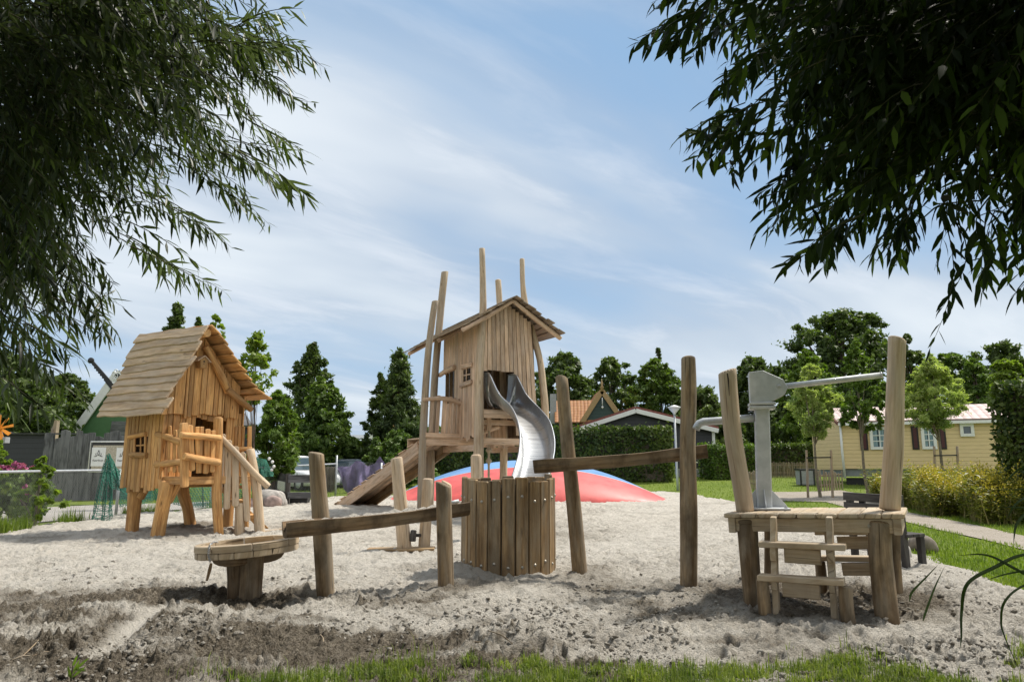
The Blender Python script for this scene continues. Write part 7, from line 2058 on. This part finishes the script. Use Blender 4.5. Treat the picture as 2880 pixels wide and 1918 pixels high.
# orange wooden wheel flower at the left edge
Yw = 22.0; c = at(-2, 1204, Yw); t = thing('orange_windmill', (c.x, Yw, gz(c.x, Yw)), 'orange wooden windmill blades on a dark post at the left edge', 'garden windmill')
for k in range(9):
    q = 2 * math.pi * k / 9 + .2; d_ = Vector((math.cos(q), 0, math.sin(q))); s_ = Vector((-math.sin(q), .35, math.cos(q)))
    mb = MB(); mb.board(c + d_ * .05, c + d_ * random.uniform(.36, .46), .07, .02, up=Vector((0, -1, 0)).lerp(s_, .35), w2=.12); mb.build('blade', M['orange'], t)
mb = MB(); mb.lathe(c - Vector((0, .06, 0)), [(.02, 0), (.07, .01), (.07, .1), (.02, .12)], 12, axis=(0, 1, 0)); mb.build('hub', M['orange'], t)
mb = MB(); mb.box((c.x + .05, Yw + .1, c.z - .36), (.36, .2, .18)); mb.build('housing', M['concrete'], t)
mb = MB(); mb.pipe([(c.x, Yw + .1, gz(c.x, Yw) - .1), (c.x, Yw + .1, c.z - .1)], .05); mb.build('pole', M['wood_dark'], t)

# ================================================================== shrubs and flower bed on both sides
def shrub(label, px, Y, top, wpx, low, mat, seed, n=30, per=110, leaf=.09, kind='egg', asp=.7, name='shrub', **kw):
    return tree(name, label, px, Y, top, wpx, kind, mat, n, per, leaf, low=low, seed=seed, asp=asp, trunk_r=.045, limb=12, **kw)
shrub('light green climbing shrub on a thin trunk at the chain link fence', 128, 16.6, 1285, 100, 1470, M['leaf_light'], 51, 22, 46, .11, fill=.7, fringe=14, bark='bark_light')
shrub('dense dark green shrub behind the fence below the pink flowers', 70, 18.5, 1320, 190, 1470, M['leaf_mid'], 52, 60, 150, .09, kind='dome')
shrub('yellow green shrub at the left edge under the orange windmill', 6, 17.5, 1240, 60, 1400, M['leaf_light'], 53, 30, 80, .10, fringe=12)
ps = shrub('pink hydrangea flower heads above the dark shrub by the fence', 58, 19.2, 1298, 110, 1345, M['flower_pink'], 54, 26, 70, .06, kind='dome', name='hydrangea_bush')
shrub('small pink flowering plant low behind the fence', 92, 18.0, 1360, 40, 1410, M['flower_pink'], 55, 8, 30, .05, name='hydrangea_bush')
# goldenrod bed
def bed():
    r = np.random.default_rng(77)
    a = gp(2440, 1420); 
    P = []
    poly = [tuple(gp(*q).xy) for q in [(2440, 1404), (2500, 1424), (2560, 1430), (2620, 1452), (2700, 1452), (2760, 1476), (2870, 1476)]] + [(g3(2870, 23).x, 23.0), (g3(2700, 25.5).x, 25.5), (g3(2440, 27).x, 27.0)]
    xs_ = [p[0] for p in poly]; ys_ = [p[1] for p in poly]
    n = 3600; x = r.uniform(min(xs_), max(xs_), n * 3); y = r.uniform(min(ys_), max(ys_), n * 3)
    k = poly_dist(x, y, poly) > 0; x, y = x[k][:n], y[k][:n]; n = len(x)
    hn = fbm(x * .6, y * .6, 3, 5); H = 1.0 * (.82 + .75 * hn + .16 * r.normal(size=n)); H = np.clip(H, .25, 1.6); g0 = np.array([gz(a_, b_) for a_, b_ in zip(x, y)])
    t = thing('goldenrod_bed', (float(x.mean()), float(y.mean()), float(g0.mean())), 'bed of tall yellow flowering goldenrod in front of the cabin', 'flower bed')
    lean = r.normal(size=(n, 2)) * .12
    # stems as thin blades
    S = np.stack([np.cos(r.uniform(0, 6.28, n)), np.sin(r.uniform(0, 6.28, n)), np.zeros(n)], 1) * .010
    B0 = np.stack([x, y, g0], 1); T0 = np.stack([x + lean[:, 0] * H, y + lean[:, 1] * H, g0 + H], 1)
    V = np.stack([B0 - S, B0 + S, T0 + S * .5, T0 - S * .5], 1).reshape(-1, 3); F = np.arange(4 * n).reshape(-1, 4)
    o = mesh_np('stems', V, F, M['reed_straw'], parent=t, cols=np.repeat(r.random(n), 4)); o['kind'] = 'stuff'
    # leaves along the stems
    m = 14; f = r.uniform(.12, 1.0, (n, m)); LP = (B0[:, None] + (T0 - B0)[:, None] * f[:, :, None]).reshape(-1, 3)
    az = r.uniform(0, 6.28, n * m); D = np.stack([np.cos(az), np.sin(az), r.uniform(-.3, .9, n * m)], 1)
    V, F, T_ = leaf_quads(LP, D, np.tile([0, 0, 1.0], (n * m, 1)) + r.normal(size=(n * m, 3)) * .3, r.uniform(.09, .19, n * m), r.uniform(.028, .05, n * m), r.random(n * m))
    o = mesh_np('leaves', V, F, M['leaf_gold'], parent=t, cols=T_); o['kind'] = 'stuff'
    # flower plumes: gold on part of the bed
    gold = (fbm(x * .45 + 3, y * .45, 2, 31) > .04) & (r.random(n) < .6)
    idx = np.nonzero(gold)[0]; m = 16; LP = np.repeat(T0[idx], m, 0) + r.normal(size=(len(idx) * m, 3)) * np.array([.055, .055, .08])
    V, F, T_ = leaf_quads(LP, sph(len(LP)), sph(len(LP)), np.full(len(LP), .045), np.full(len(LP), .04), np.clip(r.random(len(LP)), 0, 1))
    o = mesh_np('flower_plumes', V, F, M['flower_gold'], parent=t, cols=T_); o['kind'] = 'stuff'
bed()
# weeds along the fence foot
def s_weed(n, r):
    i = r.integers(0, len(FP) - 3, n); f = r.random(n); A_ = np.array([FP[k][:] for k in i]); B_ = np.array([FP[k + 1][:] for k in i])
    P = A_ + (B_ - A_) * f[:, None] + np.stack([r.normal(0, .1, n), r.normal(.05, .16, n), np.zeros(n)], 1)
    k = fbm(P[:, 0] * .9, P[:, 1] * .9, 2, 8) > -.15; P = P[k]
    P[:, 2] = [gz(a, b) for a, b in P[:, :2]]; return P
V1, F1, T1 = blades(7000, s_weed, .12, .38, .012, .7, 21)
wd_ = mesh_np('fence_weeds', V1, F1, M['grass'], cols=T1); tag(wd_, 'tufts of weeds along the foot of the chain link fence', 'weeds', kind='stuff')
# ================================================================== overhanging willows
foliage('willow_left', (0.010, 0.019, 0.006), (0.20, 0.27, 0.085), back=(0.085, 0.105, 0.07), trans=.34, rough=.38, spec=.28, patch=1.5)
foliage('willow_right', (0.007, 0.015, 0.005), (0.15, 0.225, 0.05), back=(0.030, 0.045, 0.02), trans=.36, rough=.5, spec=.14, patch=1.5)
M['twig'] = plain('twig_bark', (0.07, 0.065, 0.03), .8)
def lance_leaves(P, D, Nn, ln, wd, tint, curl):
    n = len(P); D = _norm(D); S = _norm(np.cross(D, Nn)); Nn = np.cross(S, D)
    ln = ln[:, None]; wd = wd[:, None]; curl = curl[:, None]
    def pt(t): return P + D * ln * t + Nn * curl * ln * (t * t)
    a = pt(0); m1 = pt(.32); m2 = pt(.68); tp = pt(1.0)
    V = np.stack([a, m1 - S * wd * .46 - Nn * -wd * .10, m1, m1 + S * wd * .46 + Nn * wd * .10, m2 - S * wd * .36 + Nn * wd * .08, m2, m2 + S * wd * .36 + Nn * wd * .08, tp], 1).reshape(-1, 3)
    T8 = np.array([[0, 2, 1], [0, 3, 2], [1, 2, 5], [1, 5, 4], [2, 3, 6], [2, 6, 5], [4, 5, 7], [5, 6, 7]])
    F = (np.arange(n)[:, None, None] * 8 + T8[None]).reshape(-1, 3)
    return V, F, np.repeat(tint, 8)

def inpoly(x, y, poly): return poly_dist(x, y, poly) > 0

def at_np(px, py, Y):
    dx = (px - 1440.0) / FPX; dy = (959.0 - py) / FPX
    ry = CT - dy * ST; rz = ST + dy * CT; t = Y / ry
    return np.stack([dx * t, Y, CAM_H + rz * t], 1)

def shoots_mesh(tips, dirs, lens, droop, r, leaf_l, leaf_w, spacing, name, mat, parent, young=.09):  # young: share of shoots tinted brighter, used for painted edge light too
    n = len(tips); m = 9
    t = np.linspace(0, 1, m)
    base = tips - dirs * lens[:, None] + np.array([0, 0, 1.0]) * (droop * lens)[:, None]
    side = _norm(np.cross(dirs, np.array([0, 0, 1.0])) + 1e-6)
    bend = r.normal(0, .16, n)
    C = base[:, None] + dirs[:, None] * (lens[:, None] * t[None])[:, :, None] - np.array([0, 0, 1.0]) * ((droop * lens)[:, None] * (t ** 2)[None])[:, :, None] + side[:, None] * ((bend * lens)[:, None] * np.sin(np.pi * t)[None])[:, :, None]
    # stems: thin three sided tubes
    rad = (.0042 * (1 - .8 * t))[None, :, None]
    up = np.array([0, 0, 1.0])
    offs = [side * 1.0, -side * .5 + up * .87, -side * .5 - up * .87]
    V = np.stack([C + o[:, None] * rad for o in offs], 2)      # n, m, 3, 3
    V = V.reshape(-1, 3)
    F = []
    b = (np.arange(n)[:, None] * m + np.arange(m - 1)[None]).ravel() * 3
    for k in range(3): F.append(np.stack([b + k, b + (k + 1) % 3, b + 3 + (k + 1) % 3, b + 3 + k], 1))
    mesh_np('twigs', V, np.concatenate(F), M['twig'], parent=parent)
    # leaves
    k = np.maximum(6, (lens / spacing).astype(int)); tot = int(k.sum())
    sid = np.repeat(np.arange(n), k)
    loc = np.concatenate([np.arange(q) for q in k])
    f = np.clip(.10 + .90 * (loc + .5) / k[sid] + r.normal(0, .01, tot), 0, 1)
    i = np.minimum((f * (m - 1)).astype(int), m - 2); fr = (f * (m - 1) - i)[:, None]
    P = C[sid, i] * (1 - fr) + C[sid, i + 1] * fr
    ax = _norm(C[sid, i + 1] - C[sid, i])
    s_ = side[sid]; az = loc * 2.4 + r.uniform(0, 6.28, n)[sid] + r.normal(0, .3, tot)
    u2 = _norm(np.cross(ax, s_)); rd = s_ * np.cos(az)[:, None] + u2 * np.sin(az)[:, None]
    D = _norm(ax * (.55 + .5 * r.random((tot, 1))) + rd * .75 + np.array([0, 0, -1.0]) * (.25 + .65 * r.random((tot, 1))))
    Nn = _norm(np.array([0, 0, 1.0]) * .7 + rd * .4 + r.normal(size=(tot, 3)) * .45)
    sc = (.55 + .6 * np.sin(np.pi * np.clip(.12 + f * .80, 0, 1)))
    L = leaf_l * sc * r.uniform(.75, 1.2, tot); W = leaf_w * sc * r.uniform(.75, 1.2, tot)
    tint = np.clip(r.gamma(1.4, .11, tot) + (r.random(n) < young)[sid] * r.uniform(.3, .8, tot) + (f > .88) * .15, 0, 1)
    V, F, T_ = lance_leaves(P, D, Nn, L, W, tint, r.normal(-.10, .12, tot))
    return mesh_np(name, V, F, mat, parent=parent, cols=T_, smooth=True)

def willow(label, trunk, poly, tips, centre, depth, seed, mat, leaf_l, leaf_w, n_in, grad, shade_canopy, spacing=.029):
    r = np.random.default_rng(seed)
    t = thing('willow_tree', (trunk[0], trunk[1], 0), label, 'willow', 'willows overhanging the foreground')
    poly = np.array(poly, float)
    T, Dd, Ln, Dr = [], [], [], []
    # interior shoots
    lo, hi = poly.min(0), poly.max(0)
    px = r.uniform(lo[0], hi[0], n_in * 5); py = r.uniform(lo[1], hi[1], n_in * 5)
    ds = poly_dist(px, py, poly)
    w = np.clip(ds / 210, 0.0, 1) ** 1.1 * grad(px, py)
    k = (ds > 8) & (r.random(len(px)) < w)
    px, py, ds = px[k][:n_in], py[k][:n_in], ds[k][:n_in]
    Y = depth[0] + (depth[1] - depth[0]) * r.random(len(px)) ** 1.15
    c3 = np.array(centre)
    P = at_np(px, py, Y)
    d = P - c3 + r.normal(size=P.shape) * .65; d[:, 1] *= .6; d[:, 2] -= .12 * np.linalg.norm(d, axis=1)
    T.append(P); Dd.append(_norm(d + r.normal(size=P.shape) * .25)); Ln.append(r.uniform(.28, .72, len(P))); Dr.append(r.uniform(.08, .62, len(P)))
    # hanging tips along the outline
    for (tx, ty, ax_, ay_, cnt, ln) in tips:
        q = np.array([[tx, ty]] * cnt) + r.normal(size=(cnt, 2)) * np.array([16, 16]) * (np.arange(cnt) > 0)[:, None] - np.array([ax_, ay_]) / math.hypot(ax_, ay_) * (np.arange(cnt) * 26)[:, None]
        Yt = depth[0] + (depth[1] - depth[0]) * r.uniform(.05, .5, cnt)
        P = at_np(q[:, 0], q[:, 1], Yt); B = at_np(q[:, 0] - ax_, q[:, 1] - ay_, Yt + r.uniform(-.12, .25, cnt))
        d = P - B; L = np.linalg.norm(d, axis=1)
        T.append(P); Dd.append(_norm(d)); Ln.append(L * ln); Dr.append(r.uniform(.06, .2, cnt))
    n0 = len(T[0]); T, Dd, Ln, Dr = map(np.concatenate, (T, Dd, Ln, Dr))
    edge_lit = np.where(np.arange(len(T)) < n0, .15, .45)  # outline shoots tinted brighter more often: sky light from behind put into the colour
    shoots_mesh(T, Dd, Ln, Dr, r, leaf_l, leaf_w, spacing, 'crown', mat, t, young=edge_lit)
    # unseen crown, added above, beside and behind the view to shade the tree
    C, Rr = shade_canopy(r)
    global rng
    rng = np.random.default_rng(seed + 1)
    V, F, T_ = clump_cloud(C, Rr, 230, leaf_l * 1.2, asp=.26, droop=.5)
    mesh_np('unseen_shade_crown', V, F, mat, parent=t, cols=T_)
    mb = MB(); random.seed(seed)
    x, y = trunk
    mb.log([(x, y, -.1), (x, y, .2), (x + .05, y, 1.2), (x - .03, y + .05, 2.4)], [.36, .27, .23, .22], seg=14, wob=.1, flute=.05)
    mb.build('trunk', M['bark'], t)
    mb = MB()
    bs_ = T - Dd * Ln[:, None]; ok_ = np.nonzero(np.hypot(bs_[:, 0] - x, bs_[:, 1] - y) < 2.3)[0]
    idx = r.choice(ok_, min(22, len(ok_)), replace=False)
    for i in idx:
        e = Vector(T[i] - Dd[i] * Ln[i]); s = Vector((x, y, 2.2 + r.uniform(0, .2))); m_ = s.lerp(e, .5) + Vector((0, 0, .45 + .2 * r.random()))
        mb.log([s, s.lerp(m_, .5) + Vector((0, 0, .15)), m_, e], [.07, .045, .028, .007], seg=6, sub=4)
    mb.build('branches', M['bark'], t)
    return t

polyL = [(-160, -140), (700, -140), (720, 0), (830, 40), (860, 100), (905, 190), (880, 280), (790, 330), (740, 380), (800, 420), (860, 545), (760, 620), (640, 560), (540, 545), (640, 680), (600, 700), (500, 640), (430, 650), (560, 770), (600, 800), (470, 770), (330, 730), (345, 860), (300, 900), (310, 950), (250, 990), (225, 1080), (120, 1010), (-160, 1130)]
tipsL = [(918, 195, 190, 60, 6, 1.0), (855, 120, 200, -30, 5, 1.0), (850, 25, 170, -60, 4, 1.0), (890, 290, 190, 90, 6, 1.0), (868, 430, 170, 80, 3, 1.0), (882, 570, 210, 110, 5, 1.0), (862, 455, 160, 30, 3, 1), (765, 640, 190, 120, 5, 1.0), (655, 700, 200, 90, 5, 1.0), (632, 822, 230, 90, 4, 1.0), (520, 800, 170, 90, 3, 1),
         (350, 865, 140, 120, 5, 1.0), (335, 945, 150, 110, 5, 1.0), (310, 955, 170, 60, 4, 1.0), (240, 1020, 170, 80, 4, 1.0), (245, 1130, 240, 110, 3, 1.0), (150, 1060, 120, 110, 5, 1), (60, 1080, 100, 120, 5, 1), (720, 330, 170, 110, 5, 1), (700, 480, 170, 120, 5, 1), (60, 1180, 90, 130, 3, 1), (160, 1170, 130, 90, 2, 1)]
def shadeL(r):  # unseen leaf clumps over and behind the camera, added for shade
    n = 330; C = []
    while len(C) < n:
        x, y, z = r.uniform(-7.5, .6), r.uniform(-3.2, 6.8), r.uniform(1.9, 6.6)
        e = ((x + 3.6) / 4.1) ** 2 + ((y - 2.0) / 5.1) ** 2 + ((z - 4.2) / 2.6) ** 2
        if e > 1: continue
        # keep out of the part of the view the shoots fill, and in front of it
        f = y * CT + (z - CAM_H) * ST; up_ = -y * ST + (z - CAM_H) * CT
        px = 1440 + x / f * FPX; py = 959 - up_ / f * FPX
        m_ = .6 / max(f, .5) * FPX
        if px > -m_ and py > -m_ and f > 0: continue
        C.append((x, y, z))
    return np.array(C), r.uniform(.28, .5, n)
willow('narrow leaved willow filling the upper left, its silvery shoots hanging over the playhouse', (-5.3, 5.0), polyL, tipsL, (-4.6, 4.4, 3.6), (2.8, 6.0), 71, M['willow_left'], .120, .0165, 1250,
       lambda x, y: np.clip(.45 + 1.25 * np.clip(1 - (x * .9 + y * .55) / 900, 0, 1), 0, 1), shadeL)

polyR = [(1880, -140), (1850, 0), (1800, 110), (1950, 150), (1990, 280), (1925, 380), (1960, 455), (2080, 480), (2135, 560), (2140, 640), (2215, 735), (2320, 740), (2450, 715), (2530, 720), (2590, 600), (2700, 620), (2770, 790), (2880, 810), (3050, 800), (3050, -140)]
tipsR = [(1788, 128, -170, 60, 5, 1.0), (1866, 150, -130, 110, 4, 1), (1938, 165, -120, 100, 4, 1), (1978, 288, -150, 90, 5, 1), (1908, 392, -190, 60, 5, 1), (1938, 470, -170, 120, 4, 1), (2075, 496, -120, 110, 4, 1), (2120, 562, -150, 60, 5, 1), (2123, 660, -150, 120, 4, 1), (2198, 757, -190, 90, 5, 1), (2310, 764, -60, 130, 4, 1),
         (2452, 732, -90, 120, 4, 1), (2522, 750, -50, 130, 4, 1), (2765, 828, -20, 150, 5, 1), (2843, 836, -60, 110, 4, 1), (2880, 700, -60, 140, 4, 1), (2700, 640, -30, 140, 5, 1), (2400, 640, -100, 120, 5, 1), (2260, 640, -150, 100, 5, 1), (1830, 10, -150, 20, 4, 1)]
def shadeR(r):
    n = 360; C = []
    while len(C) < n:
        x, y, z = r.uniform(-.2, 7.0), r.uniform(-3.2, 6.4), r.uniform(2.2, 6.6)
        e = ((x - 3.6) / 3.8) ** 2 + ((y - 1.6) / 5.0) ** 2 + ((z - 4.5) / 2.4) ** 2
        if e > 1: continue
        f = y * CT + (z - CAM_H) * ST; up_ = -y * ST + (z - CAM_H) * CT
        px = 1440 + x / f * FPX; py = 959 - up_ / f * FPX
        m_ = .6 / max(f, .5) * FPX
        if px < 2880 + m_ and py > -m_ and f > 0: continue
        C.append((x, y, z))
    return np.array(C), r.uniform(.28, .5, n)
willow('broad leaved willow filling the upper right, its dark leafy shoots hanging over the pump', (4.6, 3.6), polyR, tipsR, (3.6, 3.3, 3.7), (2.4, 5.0), 72, M['willow_right'], .118, .0275, 950,
       lambda x, y: np.clip(.35 + 1.3 * np.clip((x - 2000) / 500 - np.clip((y - 350) / 450, 0, 1) * .9, 0, 1), 0, 1), shadeR, spacing=.034)
# the one long hanging shoot on the right
r = np.random.default_rng(5)
wr = [o for o in COL.objects if o.name.startswith('willow_tree')][-1]
P = at_np(np.array([2610.0, 2640.0, 2628.0]), np.array([992.0, 880.0, 760.0]), np.array([2.9, 2.92, 2.95])); B = at_np(np.array([2662.0, 2655.0, 2668.0]), np.array([640.0, 600.0, 540.0]), np.array([2.95, 3.0, 3.0]))
d = P - B; shoots_mesh(P, _norm(d), np.linalg.norm(d, axis=1), np.array([.02, .03, .05]), r, .085, .022, .040, 'hanging_shoot', M['willow_right'], wr)

# ================================================================== reeds at the lower right, sprout at the lower left
def ribbon(mb, pts, w, tw=0.0):
    P = [Vector(p) for p in pts]; Q = []
    for i in range(len(P) - 1):
        p0 = P[i - 1] if i else P[i] * 2 - P[i + 1]; p1, p2 = P[i], P[i + 1]; p3 = P[i + 2] if i + 2 < len(P) else P[i + 1] * 2 - P[i]
        for k in range(6):
            f = k / 6; Q.append(0.5 * ((2 * p1) + (p2 - p0) * f + (2 * p0 - 5 * p1 + 4 * p2 - p3) * f * f + (3 * p1 - p0 - 3 * p2 + p3) * f ** 3))
    Q.append(P[-1]); n = len(Q); b = len(mb.v)
    for i, q in enumerate(Q):
        f = i / (n - 1); d = (Q[min(i + 1, n - 1)] - Q[max(i - 1, 0)]).normalized(); s = d.cross(Vector((.3, 1, .2))).normalized(); nn = s.cross(d)
        ww = w * min(1, .35 + 2.2 * f) * (1 - f ** 2.5) + .0006
        mb.v.extend([tuple(q - s * ww / 2 + nn * ww * .15), tuple(q - nn * ww * .1), tuple(q + s * ww / 2 + nn * ww * .15)])
    for i in range(n - 1):
        for k in range(2): mb.face((b + i * 3 + k, b + i * 3 + k + 1, b + i * 3 + k + 4, b + i * 3 + k + 3), [(0, 0)] * 4, random.uniform(.2, .5), True)
Yr_ = 2.6
rb_ = Vector((sx(3010, Yr_, 1700), Yr_, 0))
M['reed'] = leafmat('reed_leaf', (0.02, 0.04, 0.012), (0.07, 0.10, 0.03), trans=.25)
t = thing('reed_plant', rb_, 'long thin dark reed leaves arching in from the lower right edge', 'reeds')
RL_ = [([(3000, 1560), (2880, 1560), (2803, 1593), (2722, 1641), (2705, 1719), (2704, 1790), (2700, 1822)], .014), ([(3000, 1680), (2857, 1600), (2776, 1561), (2694, 1561)], .010), ([(3000, 1610), (2885, 1644), (2828, 1689), (2816, 1745), (2826, 1790), (2870, 1892)], .009),
       ([(3010, 1600), (2930, 1600), (2840, 1612), (2770, 1632)], .009), ([(3000, 1450), (2910, 1400), (2860, 1415), (2830, 1462)], .012), ([(3000, 1420), (2900, 1428), (2810, 1425)], .008), ([(3010, 1480), (2920, 1330), (2870, 1318), (2820, 1365)], .012), ([(3000, 1490), (2910, 1440), (2862, 1470), (2850, 1530)], .014), ([(3000, 1380), (2920, 1376), (2770, 1378)], .006)]
for pts, w in RL_:
    mb = MB(); ribbon(mb, [at(x, y, Yr_ - .05 + .1 * random.random()) for x, y in pts], w); mb.build('leaf', M['reed'], t)
mb = MB(); mb.log([rb_ - Vector((0, 0, .1)), rb_ + Vector((.02, 0, .8)), rb_ + Vector((-.02, 0, 1.7))], [.008, .007, .004], seg=6, sub=3); mb.build('stem', M['reed'], t)
for lab, p0, p1, p2, Y in (('thin straw stalk leaning left beside the deck leg, upper of two', (2640, 1586), (2606, 1622), (2566, 1664), 4.6), ('dark blade leaning left beside the deck, lower of two', (2655, 1596), (2630, 1650), (2604, 1720), 4.6)):
    g_ = gp(p2[0] - 40, 1905); mb = MB(); ribbon(mb, [at(p2[0] - 8, p2[1] + 26, Y), at(*p2, Y), at(*p1, Y), at(*p0, Y)], .014); o = mb.build('grass_stalk', M['reed'], origin=at(*p2, Y)); tag(o, lab, 'grass stalk', 'stalks at the lower right')
# sprout of willow leaves at the lower left
sb = gp(198, 1925); t = thing('willow_sprout', sb, 'small willow sprout with narrow upright leaves at the lower left corner', 'sprout')
mb = MB(); top = at(205, 1868, sb.y); mb.log([sb - Vector((0, 0, .03)), sb.lerp(top, .5), top], [.006, .005, .003], seg=6, sub=3); mb.build('stem', M['twig'], t)
L0 = [((200, 1912), (192, 1868)), ((204, 1896), (228, 1850)), ((205, 1886), (258, 1846)), ((205, 1880), (246, 1886)), ((202, 1905), (248, 1870)), ((203, 1875), (222, 1838))]
for a, b in L0:
    p, q = at(*a, sb.y), at(*b, sb.y - .02); V, F, T_ = lance_leaves(np.array([p[:]]), np.array([(q - p)[:]]), np.array([[.2, -1, .4]]), np.array([(q - p).length]), np.array([.020]), np.array([.75]), np.array([.1]))
    mesh_np('leaf', V, F, M['leaf_green'], parent=t, cols=T_, smooth=True)
# dry twigs lying about
for k, (a, b) in enumerate([((52, 1878), (104, 1842)), ((88, 1878), (142, 1866)), ((1300, 1812), (1352, 1818)), ((1372, 1816), (1442, 1834)), ((900, 1792), (908, 1828)), ((2420, 1672 + 100), (2470, 1780)), ((20, 1892), (80, 1880))]):
    p, q = gp(*a), gp(*b); p.z = sand_at(p.x, p.y) + .012; q.z = sand_at(q.x, q.y) + .014
    mb = MB(); m_ = p.lerp(q, .5) + Vector((.01, .01, .012)); mb.log([p, m_, q], [.004, .005, .003], seg=6, sub=3); o = mb.build('dry_twig', M['wood_stake'], origin=p)
    tag(o, 'dry pale twig lying on the churned sand in the foreground', 'twig', 'dry twigs on the sand')
